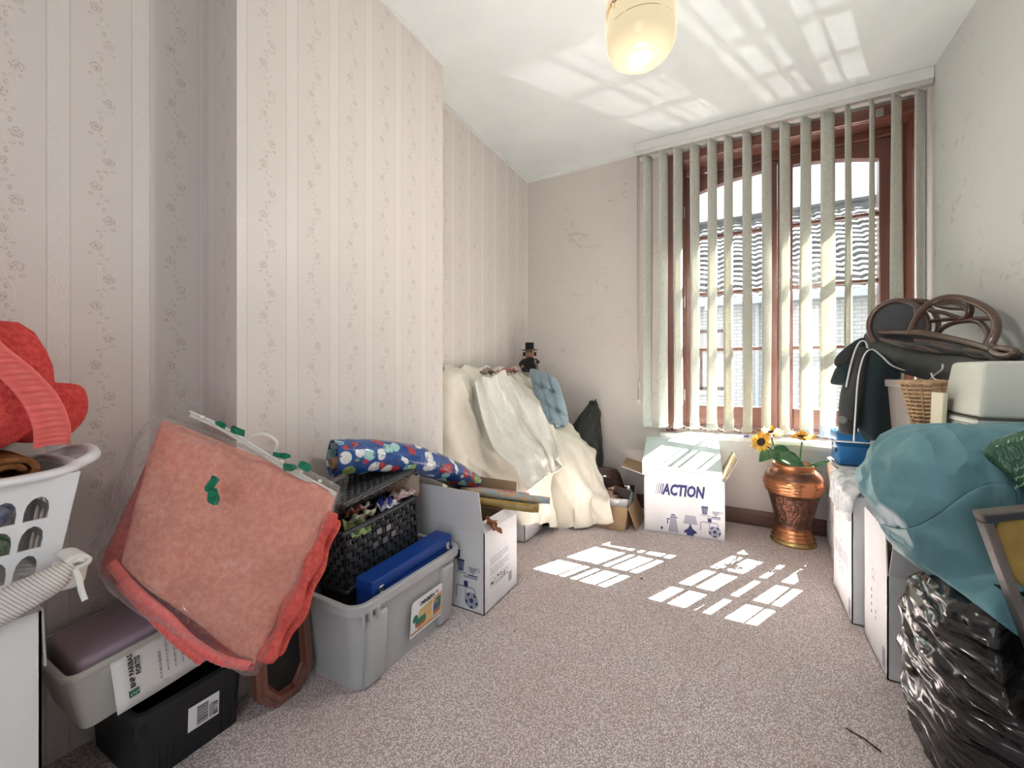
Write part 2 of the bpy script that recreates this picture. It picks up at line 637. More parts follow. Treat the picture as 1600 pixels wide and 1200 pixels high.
# white pipe-like bead beside the window in the corner
bm = bmesh.new()
bm_tube(bm, [(XR - 0.022, YB - 0.03, 0.58), (XR - 0.022, YB - 0.03, 2.53)], 0.022, 12)
bm_box(bm, XR - 0.035, XR, YB - 0.022, YB, 0.58, 2.53)
smooth(struct('trim_3', bm, M_WHITE_TRIM), 40)

# ---------------------------------------------------------------- window
win = bpy.data.objects.new('window_1', None)
link(win)
win['kind'] = 'structure'
win['label'] = 'mahogany casement window with small arched panes and deep wooden lining'
win.location = (0, 0, 0)
# lining (reveal) and casing
LIN = 0.03
obj('lining', boxm(WX0 - LIN, WX0, YB - 0.005, YB + 0.22, WZ0, WZ1, 0.004), M_MAHOG, win)
obj('lining', boxm(WX1, WX1 + LIN, YB - 0.005, YB + 0.22, WZ0, WZ1, 0.012, 4), M_MAHOG, win)
obj('lining', boxm(WX0 - LIN, WX1 + LIN, YB - 0.005, YB + 0.22, WZ1, WZ1 + LIN, 0.004), M_MAHOG_X, win)
obj('casing', boxm(WX0 - 0.065, WX0 - 0.002, YB - 0.028, YB, WZ0, WZ1 + 0.07, 0.006), M_MAHOG, win)
obj('casing', boxm(WX1 + 0.002, XR - 0.001, YB - 0.012, YB, WZ0, WZ1 + 0.07, 0.004), M_MAHOG, win)
obj('casing', boxm(WX0 - 0.002, WX1 + 0.002, YB - 0.028, YB, WZ1 + 0.001, WZ1 + 0.07, 0.006), M_MAHOG_X, win)
# fixed frame
FY0, FY1 = 3.20, 3.30
obj('frame_jamb', boxm(WX0, WX0 + 0.05, FY0, FY1, WZ0, WZ1, 0.004), M_MAHOG, win)
obj('frame_jamb', boxm(WX1 - 0.03, WX1, FY0, FY1, WZ0, WZ1, 0.004), M_MAHOG, win)
obj('frame_head', boxm(WX0 + 0.05, WX1 - 0.03, FY0, FY1, WZ1 - 0.05, WZ1, 0.004), M_MAHOG_X, win)
obj('frame_sill', boxm(WX0 + 0.05, WX1 - 0.03, FY0, FY1, WZ0, WZ0 + 0.04, 0.004), M_MAHOG_X, win)

M_GLASS, nt, b = new_mat('window_glass')
nt.nodes.remove(b)
tr = nt.nodes.new('ShaderNodeBsdfTransparent')
tr.inputs['Color'].default_value = (0.97, 0.985, 0.98, 1)
gl = nt.nodes.new('ShaderNodeBsdfGlossy')
gl.inputs['Roughness'].default_value = 0.02
fr = nt.nodes.new('ShaderNodeLayerWeight')
mx = nt.nodes.new('ShaderNodeMixShader')
nt.links.new((X(nt, fr.outputs['Facing']).pow(5) * 0.7 + 0.03).v, mx.inputs[0])
nt.links.new(tr.outputs[0], mx.inputs[1])
nt.links.new(gl.outputs[0], mx.inputs[2])
nt.links.new(mx.outputs[0], nt.nodes['Material Output'].inputs['Surface'])
M_STEEL = pm('grey_steel', (0.45, 0.45, 0.44), 0.35, 0.9)

def arch_z(x):
    """top edge of the glass: one flat arch over both casements"""
    t = (x - 0.2565) / 0.5
    return 2.350 - 0.070 * t * t

def sash(x0, x1, hinge_left):
    """one casement: stiles, rails with arched head, muntins, eight panes"""
    s = obj('casement_stile', boxm(x0, x0 + 0.084, 3.215, 3.275, WZ0 + 0.045, WZ1 - 0.052, 0.006), M_MAHOG, win)
    obj('casement_stile', boxm(x1 - 0.084, x1, 3.215, 3.275, WZ0 + 0.045, WZ1 - 0.052, 0.006), M_MAHOG, win)
    obj('casement_rail', boxm(x0 + 0.084, x1 - 0.084, 3.218, 3.275, WZ0 + 0.045, 0.758, 0.006), M_MAHOG_X, win)
    gx0, gx1 = x0 + 0.084, x1 - 0.084
    n = 14
    bm = bmesh.new()
    A = [[bm.verts.new((gx0 + (gx1 - gx0) * i / n, yy, arch_z(gx0 + (gx1 - gx0) * i / n))) for i in range(n + 1)] for yy in (3.218, 3.275)]
    B = [[bm.verts.new((gx0 + (gx1 - gx0) * i / n, yy, WZ1 - 0.052)) for i in range(n + 1)] for yy in (3.218, 3.275)]
    for i in range(n):
        bm.faces.new((A[0][i], A[0][i + 1], B[0][i + 1], B[0][i]))
        bm.faces.new((A[1][i], B[1][i], B[1][i + 1], A[1][i + 1]))
        bm.faces.new((A[0][i], A[1][i], A[1][i + 1], A[0][i + 1]))
        bm.faces.new((B[0][i], B[0][i + 1], B[1][i + 1], B[1][i]))
    obj('casement_head_rail', bm, M_MAHOG_X, win)
    # glazing bead, a pale rim round the glass
    xm = (gx0 + gx1) / 2
    zs = [0.758, 1.154, 1.553, 1.956]
    obj('muntin', boxm(xm - 0.007, xm + 0.007, 3.228, 3.268, 0.758, arch_z(xm), 0.002), M_MAHOG, win)
    for zz in zs[1:]:
        obj('muntin', boxm(gx0, gx1, 3.228, 3.268, zz - 0.011, zz + 0.011, 0.003), M_MAHOG_X, win)
    for c in range(2):
        a, b_ = (gx0, xm - 0.007) if c == 0 else (xm + 0.007, gx1)
        for r in range(4):
            z0 = zs[r] + (0.011 if r else 0)
            if r < 3:
                bm = boxm(a, b_, GLASS_Y - 0.002, GLASS_Y + 0.002, z0, zs[r + 1] - 0.011)
            else:
                bm = bmesh.new()
                rows = []
                for yy in (GLASS_Y - 0.002, GLASS_Y + 0.002):
                    rows.append([bm.verts.new((a, yy, z0))] + [bm.verts.new((a + (b_ - a) * i / 8, yy, arch_z(a + (b_ - a) * i / 8))) for i in range(9)] + [bm.verts.new((b_, yy, z0))])
                bm.faces.new(rows[0])
                bm.faces.new(list(reversed(rows[1])))
                for i in range(len(rows[0])):
                    j = (i + 1) % len(rows[0])
                    bm.faces.new((rows[0][i], rows[1][i], rows[1][j], rows[0][j]))
            obj('pane', bm, M_GLASS, win)
    if hinge_left:
        for zz in (0.83, 1.50, 2.15):
            bm = tube([(x0 - 0.006, 3.205, zz - 0.04), (x0 - 0.006, 3.205, zz + 0.04)], 0.007, 10)
            smooth(obj('hinge', bm, M_STEEL, win), 40)

sash(-0.323, 0.237, True)
sash(0.240, 0.836, False)
# catch plate of the blind at the head
obj('bracket', boxm(0.70, 0.735, YB - 0.034, YB - 0.028, 2.455, 2.50, 0.002), M_STEEL, win)
struct('window_sill', boxm(-0.475, XR, 3.0, 3.20, 0.548, 0.575, 0.006, 3), M_MARBLE)

# ---------------------------------------------------------------- outdoors: the street and the house opposite
M_ASPH = pm('street_paving', (0.055, 0.055, 0.055), 0.9, var=0.2, vscale=3, bump=0.3)
struct('street_ground', boxm(-25, 25, 3.6, 40, -3.4, -3.2), M_ASPH)

M_BRICKW, nt, b = new_mat('white_painted_brick')
(x, y, z), pos = world_xyz(nt)
cx = nt.nodes.new('ShaderNodeCombineXYZ')
nt.links.new(x.v, cx.inputs[0])
nt.links.new(z.v, cx.inputs[1])
bt = nt.nodes.new('ShaderNodeTexBrick')
bt.inputs['Scale'].default_value = 1.0
bt.inputs['Brick Width'].default_value = 0.22
bt.inputs['Row Height'].default_value = 0.075
bt.inputs['Mortar Size'].default_value = 0.006
bt.inputs['Color1'].default_value = (0.42, 0.415, 0.405, 1)
bt.inputs['Color2'].default_value = (0.385, 0.38, 0.37, 1)
bt.inputs['Mortar'].default_value = (0.22, 0.215, 0.21, 1)
nt.links.new(cx.outputs[0], bt.inputs['Vector'])
nt.links.new(bt.outputs['Color'], b.inputs['Base Color'])
b.inputs['Roughness'].default_value = 0.8
M_TILE = pm('grey_clay_tiles', (0.105, 0.102, 0.10), 0.8, var=0.35, vscale=5, bump=0.2)
M_GUTTER = pm('grey_gutter', (0.34, 0.36, 0.38), 0.5)
M_BROWNF = pm('brown_window_paint', (0.12, 0.06, 0.045), 0.5)
M_DARKGL = pm('dark_window_glass', (0.10, 0.12, 0.13), 0.08, spec=0.6)
M_LACE = pm('lace_curtain', (0.62, 0.64, 0.66), 0.9, var=0.35, vscale=25)
M_STONE = pm('grey_stone', (0.5, 0.5, 0.48), 0.8, var=0.1)

house = thing('house', 'white brick house with a wavy grey tiled roof across the street', 'house', (1.5, 10.0, -3.2))
HM = Matrix.Translation((-1.5, -10.0, 3.2))
def hpart(name, bm, m, parent=None):
    o = obj(name, bm, m, parent if parent is not None else house)
    if parent is None:
        o.matrix_parent_inverse = Matrix.Identity(4)
        o.data.transform(HM)
    else:
        o.data.transform(HM)
    return o
HW = [(-1.25, -0.16, 0.58, 1.92), (3.4, 4.6, 0.58, 1.92), (-4.6, -3.4, 0.58, 1.92)]
bm = bmesh.new()
xs = [-9.0]
for a, b_, c, d in sorted(HW):
    bm_box(bm, xs[-1], a, 10.0, 10.3, -3.2, 2.75)
    bm_box(bm, a, b_, 10.0, 10.3, -3.2, c)
    bm_box(bm, a, b_, 10.0, 10.3, d, 2.75)
    xs.append(b_)
bm_box(bm, xs[-1], 12.0, 10.0, 10.3, -3.2, 2.75)
hpart('facade', bm, M_BRICKW)
hpart('back_wall', boxm(-9, 12, 13.9, 14.2, -3.2, 2.75), M_BRICKW)
for sx in (-9.0, 11.7):
    bm = bmesh.new()
    vs = [bm.verts.new((sx + dx, yy, zz)) for dx in (0, 0.3) for yy, zz in ((10.3, -3.2), (13.9, -3.2), (13.9, 2.8), (12.0, 4.75), (10.3, 2.8))]
    bm.faces.new(vs[:5])
    bm.faces.new(list(reversed(vs[5:])))
    for i in range(5):
        j = (i + 1) % 5
        bm.faces.new((vs[i], vs[5 + i], vs[5 + j], vs[j]))
    hpart('gable_wall', bm, M_BRICKW)
for a, b_, c, d in HW:
    bm = bmesh.new()
    for bx in ((a, a + 0.07, c, d), (b_ - 0.07, b_, c, d), (a, b_, c, c + 0.07), (a, b_, d - 0.07, d), (a, b_, c + 0.86, c + 0.93), ((a + b_) / 2 - 0.04, (a + b_) / 2 + 0.04, c, c + 0.9)):
        bm_box(bm, bx[0], bx[1], 10.08, 10.16, bx[2], bx[3])
    wf = hpart('window', bm, M_BROWNF)
    hpart('pane', boxm(a + 0.05, b_ - 0.05, 10.11, 10.12, c + 0.05, d - 0.05), M_DARKGL, wf)
    # gathered lace curtain behind the pane
    bm = bmesh.new()
    n = 60
    lo, hi = [], []
    for i in range(n + 1):
        xx = a + 0.06 + (b_ - a - 0.12) * i / n
        yy = 10.105 - 0.012 * (0.5 + 0.5 * math.sin(i * 1.3))
        lo.append(bm.verts.new((xx, yy, c + 0.08)))
        hi.append(bm.verts.new((xx, yy, c + 0.80)))
    for i in range(n):
        bm.faces.new((lo[i], lo[i + 1], hi[i + 1], hi[i]))
    hpart('lace_curtain', bm, M_LACE, wf)
    hpart('window_ledge', boxm(a - 0.08, b_ + 0.08, 9.92, 10.06, c - 0.10, c, 0.01), M_STONE, wf)
# wavy tile courses, joined: too small to pick apart
def roof_slope(sgn):
    rows, per, seg = 17, 0.24, 6
    x0, x1 = -9.2, 12.2
    nw = int((x1 - x0) / per) * seg
    L = 2.45
    V, Fc = [], []
    for r in range(rows):
        base = len(V)
        for e in range(2):
            t = (r + (1.12 if e else 0.0)) / rows
            for i in range(nw + 1):
                xx = x0 + (x1 - x0) * i / nw
                ph = (i % seg) / seg
                wv = 0.013 * (math.sin(2 * math.pi * ph) + 0.4 * math.sin(4 * math.pi * ph + 0.6))
                lift = 0.055 * (1 - e) + wv + 0.01 * math.sin(xx * 3.1 + r)
                V.append((xx, 9.62 + L * t if sgn > 0 else 14.5 - L * t, 2.45 + 2.42 * t + lift + 0.03))
        for i in range(nw):
            Fc.append((base + i, base + i + 1, base + nw + 1 + i + 1, base + nw + 1 + i))
        # butt edge of the course
        b2 = len(V)
        for i in range(nw + 1):
            v = V[base + i]
            V.append((v[0], v[1], v[2] - 0.060))
        for i in range(nw):
            Fc.append((b2 + i, b2 + i + 1, base + i + 1, base + i))
    return pydata(V, Fc)
o = obj('roof_tiles', roof_slope(1), M_TILE, house)
o.data.transform(HM)
o['kind'] = 'stuff'
o = obj('roof_tiles', roof_slope(-1), M_TILE, house)
o.data.transform(HM)
o['kind'] = 'stuff'
bm = tube([(-9.2, 12.06, 4.93), (12.2, 12.06, 4.93)], 0.10, 10)
hpart('ridge_tiles', bm, M_TILE)
hpart('gutter', boxm(-9.2, 12.2, 9.52, 9.66, 2.36, 2.50, 0.02), M_GUTTER)
hpart('drain_pipe', tube([(0.38, 9.93, 2.40), (0.38, 9.93, -3.2)], 0.045, 10), M_GUTTER)

# ================================================================ VERTICAL BLIND
M_ALU = pm('blind_rail_metal', (0.62, 0.62, 0.60), 0.35, 0.6)
M_SLAT, nt, b = new_mat('blind_linen')
v = coords(nt, 'Object', (1, 1, 1))
sx = nt.nodes.new('ShaderNodeMapping')
sx.inputs['Scale'].default_value = (700, 700, 22)
nt.links.new(v, sx.inputs['Vector'])
sz = nt.nodes.new('ShaderNodeMapping')
sz.inputs['Scale'].default_value = (40, 40, 620)
nt.links.new(v, sz.inputs['Vector'])
wv = tex_noise(nt, 1.0, 2, 0.6, sx.outputs[0]).max(tex_noise(nt, 1.0, 2, 0.6, sz.outputs[0])).sstep(0.50, 0.68)
cc = mixc(nt, wv, (0.73, 0.745, 0.715), (0.55, 0.555, 0.50))
nt.links.new(cc, b.inputs['Base Color'])
b.inputs['Roughness'].default_value = 0.85
b.inputs['Specular IOR Level'].default_value = 0.15
tl = nt.nodes.new('ShaderNodeBsdfTranslucent')
nt.links.new(mixc(nt, wv, (0.76, 0.74, 0.60), (0.42, 0.40, 0.28)), tl.inputs['Color'])
mx = nt.nodes.new('ShaderNodeMixShader')
mx.inputs[0].default_value = 0.34
nt.links.new(b.outputs[0], mx.inputs[1])
nt.links.new(tl.outputs[0], mx.inputs[2])
nt.links.new(mx.outputs[0], nt.nodes['Material Output'].inputs['Surface'])
M_CORD = pm('pale_cord', (0.62, 0.58, 0.5), 0.6)
M_WEIGHT = pm('pale_plastic', (0.68, 0.66, 0.58), 0.45)

RY, RZ = 2.952, 2.52
blind = thing('vertical_blind', 'cream vertical blind with linen slats hanging across the window', 'blind', (0.15, RY, RZ))
def bl(name, me, m, parent=None):
    o = obj(name, me, m, parent or blind)
    o.data.transform(Matrix.Translation((-0.15, -RY, -RZ)))
    return o
bl('rail', boxm(-0.615, 0.905, RY - 0.022, RY + 0.022, RZ - 0.012, RZ + 0.014, 0.003), M_ALU)
bl('rail_lip', boxm(-0.612, 0.902, RY - 0.026, RY - 0.020, RZ - 0.016, RZ - 0.010, 0.001), M_ALU)
# (angle from the room's depth axis at the top, at the bottom)
ANG = [(32, 30), (33, 34), (34, 32), (38, 33), (38, 39), (35, 36), (37, 36), (38, 37), (41, 40), (42, 56), (56, 66), (31, 34), (27, 34), (42, 54), (37, 34)]
SW = 0.089
SZ0, SZ1 = 0.618, RZ - 0.02
bottoms = []
for i, (a0, a1) in enumerate(ANG):
    cx_ = -0.54 + 0.1 * i + (0.004 * math.sin(i * 2.1))
    n, k = 24, 4
    P = np.zeros((n + 1, k + 1, 3))
    for r in range(n + 1):
        t = r / n
        tt = min(1.0, t * 1.15)
        a = R(a0 + (a1 - a0) * tt * tt * (3 - 2 * tt) + 1.2 * math.sin(3 * t + i))
        zz = SZ1 - (SZ1 - SZ0) * t
        for c in range(k + 1):
            s = (c / k - 0.5) * SW
            bow = 0.0035 * (1 - (2 * c / k - 1) ** 2) + 0.004 * math.sin(5.0 * t + i * 1.7) * t
            P[r, c] = (cx_ + s * math.sin(a) + bow * math.cos(a), RY + s * math.cos(a) - bow * math.sin(a), zz)
    sl = bl('slat', grid_mesh(P), M_SLAT)
    smooth(sl)
    solidify(sl, 0.0007)
    a = R(a0)
    bm = boxm(-0.004, 0.004, -0.016, 0.016, 0, 0.016, 0.001, M=Matrix.Translation((cx_, RY, SZ1 - 0.002)) @ Matrix.Rotation(-a, 4, 'Z'))
    bl('slat_hook', bm, M_WEIGHT, sl)
    a = R(a1)
    # bottom pocket weight
    d = Vector((math.sin(a), math.cos(a), 0))
    nrm = Vector((math.cos(a), -math.sin(a), 0))
    Mx = Matrix(((d.x, nrm.x, 0, cx_), (d.y, nrm.y, 0, RY), (0, 0, 1, SZ0), (0, 0, 0, 1)))
    pk = bl('pocket_weight', boxm(-SW / 2, SW / 2, -0.0032, 0.0032, -0.002, 0.036, 0.001, M=Mx), M_SLAT, sl)
    c0 = Vector((cx_, RY, SZ0 + 0.018))
    bottoms.append((c0 - d * SW * 0.5, c0 + d * SW * 0.5))
for side in (0, 1):
    for i in range(len(bottoms) - 1):
        p, q = bottoms[i][side], bottoms[i + 1][side]
        pts = [p.lerp(q, k / 8) - Vector((0, 0, 0.020 * (1 - (2 * k / 8 - 1) ** 2))) for k in range(9)]
        smooth(bl('bead_chain', tube(pts, 0.0011, 5), M_CORD))
# pull cords at the left end
for dx, z0 in ((-0.606, 0.80), (-0.594, 0.92)):
    smooth(bl('pull_cord', tube([(dx, RY - 0.01, RZ - 0.01), (dx, RY - 0.012, 1.6), (dx + 0.002, RY - 0.010, z0)], 0.0025 if dx < -0.6 else 0.0016, 6), M_STEEL))
bl('cord_weight', boxm(-0.612, -0.586, RY - 0.02, RY, 0.775, 0.80, 0.003), M_WEIGHT)
bl('cord_weight', boxm(-0.600, -0.588, RY - 0.018, RY - 0.004, 0.885, 0.92, 0.003), M_WEIGHT)

# ================================================================ CEILING LAMP
lx, ly, lz = -0.277, 1.388, 2.025
M_OPAL, nt, b = new_mat('lit_opal_glass')
(x, y, z), pos = obj_xyz(nt)
lines = ((z - 0.088).abs()).sstep(0.0016, 0.0008) * tex_noise(nt, 14, 2, 0.5, pos).sstep(0.42, 0.5)
fl = tex_noise(nt, 34, 4, 0.7, pos, 1.5).sstep(0.54, 0.58) * z.sstep(0.125, 0.150)
leaf = tex_noise(nt, 17, 2, 0.6, pos, 0.8).sstep(0.60, 0.63) * z.sstep(0.115, 0.135)
col = mixc(nt, leaf, (0.80, 0.66, 0.42), (0.62, 0.36, 0.06))
col = mixc(nt, fl, col, (0.24, 0.09, 0.05))
col = mixc(nt, lines, col, (0.30, 0.20, 0.10))
b.inputs['Roughness'].default_value = 0.15
nt.links.new(mixc(nt, 0.88, col, (0.0, 0.0, 0.0)), b.inputs['Base Color'])
nt.links.new(col, b.inputs['Emission Color'])
b.inputs['Emission Strength'].default_value = 0.26
M_HOT, nt, b = new_mat('glowing_lamp_base')
b.inputs['Base Color'].default_value = (0.08, 0.07, 0.055, 1)
b.inputs['Emission Color'].default_value = (1, 0.85, 0.55, 1)
b.inputs['Emission Strength'].default_value = 0.30
M_BRASS = pm('lamp_brass', (0.6, 0.43, 0.18), 0.3, 1.0)
lamp = thing('ceiling_lamp', 'lit cream opal glass pendant lamp with painted flowers on the ceiling', 'lamp', (lx, ly, lz))
prof = [(0.0, 0.006), (0.040, 0.006), (0.052, 0.004), (0.058, 0.0), (0.064, 0.003), (0.080, 0.010), (0.098, 0.026), (0.108, 0.050), (0.112, 0.085),
        (0.112, 0.14), (0.111, 0.22), (0.106, 0.275), (0.090, 0.31), (0.06, 0.325), (0.045, 0.33), (0.043, 0.33)]
bm = lathe(prof, 48)
smooth(obj('shade', bm, M_OPAL, lamp))
obj('glass_boss', lathe([(0.0, 0.0045), (0.036, 0.0045), (0.040, 0.0065)], 32), M_HOT, lamp)
smooth(obj('collar', lathe([(0.0, 0.325), (0.05, 0.325), (0.052, 0.36), (0.03, 0.385), (0.012, 0.40), (0.0, 0.40)], 32), M_BRASS, lamp), 40)
obj('stem', tube([(0, 0, 0.38), (0, 0, ZC - lz - 0.04)], 0.007, 10), M_BRASS, lamp)
ll = bpy.data.lights.new('lamp_bulb', 'POINT')
ll.energy = 5.0
ll.color = (1.0, 0.96, 0.88)
ll.shadow_soft_size = 0.07
lo = bpy.data.objects.new('lamp_bulb', ll)
link(lo, lamp)
lo.location = (0, 0, -0.26)
smooth(obj('ceiling_cup', lathe([(0.0, ZC - lz - 0.06), (0.03, ZC - lz - 0.055), (0.055, ZC - lz - 0.02), (0.06, ZC - lz)], 32), M_BRASS, lamp), 40)

# ================================================================ MOVING BOXES
M_WBOX = pm('white_box_board', (0.74, 0.74, 0.76), 0.6, var=0.05, vscale=6, bump=0.08, bscale=90, spec=0.3)
M_KRAFT = pm('brown_cardboard', (0.40, 0.27, 0.16), 0.8, var=0.12, vscale=9, bump=0.12, bscale=120, spec=0.2)
M_NAVY = pm('print_navy', (0.035, 0.045, 0.16), 0.6)
M_PGREY = pm('print_grey', (0.36, 0.37, 0.44), 0.6)
M_PDARK = pm('print_black', (0.03, 0.03, 0.04), 0.6)
M_PWHITE = pm('print_white', (0.8, 0.8, 0.82), 0.6)

def print_frame(origin, right, up):
    r_, u_ = Vector(right).normalized(), Vector(up).normalized()
    n_ = r_.cross(u_)
    M = Matrix((r_, u_, n_)).transposed().to_4x4()
    M.translation = Vector(origin)
    return M

def flat(name, bm, mats, parent, M):
    o = obj(name, bm, mats, parent)
    o.data.transform(M)
    o['kind'] = 'stuff'          # fine printing, too small to pick apart
    return o

def art_cup(bm):          # tumbler, cup on its saucer, shelf
    poly2d(bm, [(-0.055, 0.146), (-0.018, 0.146), (-0.023, 0.098), (-0.050, 0.098)], mi=0)
    for q in (-0.046, -0.036, -0.026):
        poly2d(bm, [(q - 0.002, 0.138), (q + 0.002, 0.138), (q + 0.002, 0.104), (q - 0.002, 0.104)], t=0.0007, mi=1)
    poly2d(bm, [(0.002, 0.122), (0.046, 0.122), (0.036, 0.102), (0.026, 0.096), (0.026, 0.090), (0.020, 0.090), (0.020, 0.096), (0.010, 0.102)], mi=1)
    ring2d(bm, 0.052, 0.116, 0.005, 0.009, 14, mi=1)
    rect2d(bm, 0.0, 0.085, 0.048, 0.090, mi=0)
    rect2d(bm, -0.062, 0.088, -0.005, 0.094, mi=1)
    rect2d(bm, -0.022, 0.074, 0.048, 0.083, mi=1)
def art_ball(bm):         # bent tube chair and football
    rect2d(bm, -0.020, 0.052, 0.000, 0.076, mi=0)
    rect2d(bm, -0.062, 0.0, -0.055, 0.040, mi=1)
    ring2d(bm, -0.047, 0.040, 0.008, 0.015, 8, mi=1, a0=math.pi / 2, a1=math.pi)
    rect2d(bm, -0.047, 0.048, 0.020, 0.055, mi=1)
    ring2d(bm, 0.020, 0.035, 0.013, 0.020, 8, mi=1, a0=0, a1=math.pi / 2)
    rect2d(bm, 0.033, 0.020, 0.040, 0.036, mi=1)
    rect2d(bm, -0.014, 0.0, -0.008, 0.048, mi=1)
    circ2d(bm, 0.018, 0.000, 0.034, 28, t=0.0006, mi=1)
    poly2d(bm, [(0.018 + 0.011 * math.sin(2 * math.pi * k / 5), 0.0 + 0.011 * math.cos(2 * math.pi * k / 5)) for k in range(5)], t=0.0009, mi=0)
    for k in range(5):
        a = 2 * math.pi * k / 5 + math.pi / 5
        c, s = math.sin(a), math.cos(a)
        poly2d(bm, [(0.018 + 0.033 * math.sin(a - 0.28), 0.033 * math.cos(a - 0.28)), (0.018 + 0.033 * math.sin(a + 0.28), 0.033 * math.cos(a + 0.28)),
                    (0.018 + 0.024 * math.sin(a + 0.22), 0.024 * math.cos(a + 0.22)), (0.018 + 0.020 * c, 0.020 * s), (0.018 + 0.024 * math.sin(a - 0.22), 0.024 * math.cos(a - 0.22))], t=0.0009, mi=0)
def art_lamp(bm):         # table lamp
    poly2d(bm, [(-0.028, 0.105), (0.028, 0.105), (0.040, 0.052), (-0.040, 0.052)], mi=1)
    rect2d(bm, -0.003, 0.044, 0.003, 0.052, mi=0)
    poly2d(bm, [(0.004, 0.044), (0.012, 0.026), (0.036, 0.008), (0.034, 0.0), (0.020, -0.004), (0.020, -0.016), (-0.020, -0.016), (-0.020, -0.004), (-0.034, 0.0), (-0.036, 0.008), (-0.012, 0.026), (-0.004, 0.044)], mi=0)
def art_jug(bm):          # coffee pot
    poly2d(bm, [(-0.014, 0.085), (0.018, 0.085), (0.032, 0.0), (-0.028, 0.0)], mi=1)
    rect2d(bm, -0.016, 0.088, 0.026, 0.094, mi=0)
    rect2d(bm, -0.010, 0.104, 0.012, 0.110, mi=0)
    rect2d(bm, -0.014, 0.096, 0.016, 0.103, mi=1)
    rect2d(bm, -0.034, 0.076, -0.014, 0.082, mi=0)
    rect2d(bm, -0.034, 0.048, -0.028, 0.080, mi=0)

def box_art(parent, M, which):
    f = {'cup': art_cup, 'ball': art_ball, 'lamp': art_lamp, 'jug': art_jug}[which]
    bm = bmesh.new()
    f(bm)
    return flat('print_' + {'cup': 'crockery', 'ball': 'football', 'lamp': 'table_lamp', 'jug': 'coffee_pot'}[which], bm, [M_NAVY, M_PGREY], parent, M)

def side_print(parent, M):
    """fine print lines, row of symbols, barcode block (origin: lower left of the print)"""
    rnd = random.Random(4)
    bm = bmesh.new()
    for r in range(8):
        y = 0.150 - 0.0085 * r - (0.008 if r > 3 else 0)
        x = 0.0
        while x < 0.15 - (0.05 if r % 4 == 3 else 0):
            wd = rnd.uniform(0.006, 0.020)
            rect2d(bm, x, y, x + wd, y + 0.0045)
            x += wd + 0.004
    flat('fine_print', bm, [M_PGREY], parent, M)
    bm = bmesh.new()
    for k in range(6):
        x0 = k * 0.026
        for q in ((x0, 0.030, x0 + 0.024, 0.031), (x0, 0.068, x0 + 0.024, 0.069), (x0, 0.030, x0 + 0.001, 0.069), (x0 + 0.023, 0.030, x0 + 0.024, 0.069)):
            rect2d(bm, *q)
        if k == 0:
            continue
        if k == 1:
            ring2d(bm, x0 + 0.012, 0.055, 0.003, 0.005, 10)
            rect2d(bm, x0 + 0.011, 0.036, x0 + 0.013, 0.048)
        elif k == 2:
            poly2d(bm, [(x0 + 0.005, 0.064), (x0 + 0.019, 0.064), (x0 + 0.016, 0.054), (x0 + 0.008, 0.054)])
            rect2d(bm, x0 + 0.011, 0.038, x0 + 0.013, 0.054)
            rect2d(bm, x0 + 0.007, 0.036, x0 + 0.017, 0.039)
        elif k == 3:
            for q in (0.007, 0.015):
                rect2d(bm, x0 + q, 0.042, x0 + q + 0.003, 0.058)
                poly2d(bm, [(x0 + q - 0.003, 0.057), (x0 + q + 0.006, 0.057), (x0 + q + 0.0015, 0.065)])
            rect2d(bm, x0 + 0.004, 0.036, x0 + 0.020, 0.040)
        elif k == 4:
            poly2d(bm, [(x0 + 0.004, 0.036), (x0 + 0.018, 0.036), (x0 + 0.020, 0.044), (x0 + 0.006, 0.044)])
            poly2d(bm, [(x0 + 0.006, 0.046), (x0 + 0.020, 0.048), (x0 + 0.019, 0.056), (x0 + 0.005, 0.053)])
            poly2d(bm, [(x0 + 0.010, 0.058), (x0 + 0.016, 0.058), (x0 + 0.014, 0.066)])
        else:
            ring2d(bm, x0 + 0.012, 0.055, 0.004, 0.006, 6)
            rect2d(bm, x0 + 0.005, 0.035, x0 + 0.019, 0.040)
    flat('handling_symbols', bm, [M_PDARK], parent, M)
    me = text_mesh('50L', 0.016, bold=0.0004)
    o = obj('volume_print', me, M_PDARK, parent)
    o.data.transform(M @ Matrix.Translation((0.0025, 0.041, 0.0004)))
    bm = bmesh.new()
    rect2d(bm, 0.160, -0.010, 0.184, 0.032)
    rect2d(bm, 0.156, -0.010, 0.159, 0.032, mi=1)
    flat('barcode_block', bm, [pm('print_slate', (0.30, 0.31, 0.40), 0.6), M_NAVY], parent, M)

def board(bm, P, t=0.004):
    """four corners -> thin cardboard panel; material 0 outside, 1 inside"""
    P = [Vector(p) for p in P]
    n = (P[1] - P[0]).cross(P[3] - P[0]).normalized()
    a = [bm.verts.new(p) for p in P]
    c = [bm.verts.new(p - n * t) for p in P]
    bm.faces.new(a).material_index = 0
    bm.faces.new(list(reversed(c))).material_index = 1
    for i in range(4):
        j = (i + 1) % 4
        bm.faces.new((a[j], a[i], c[i], c[j])).material_index = 2

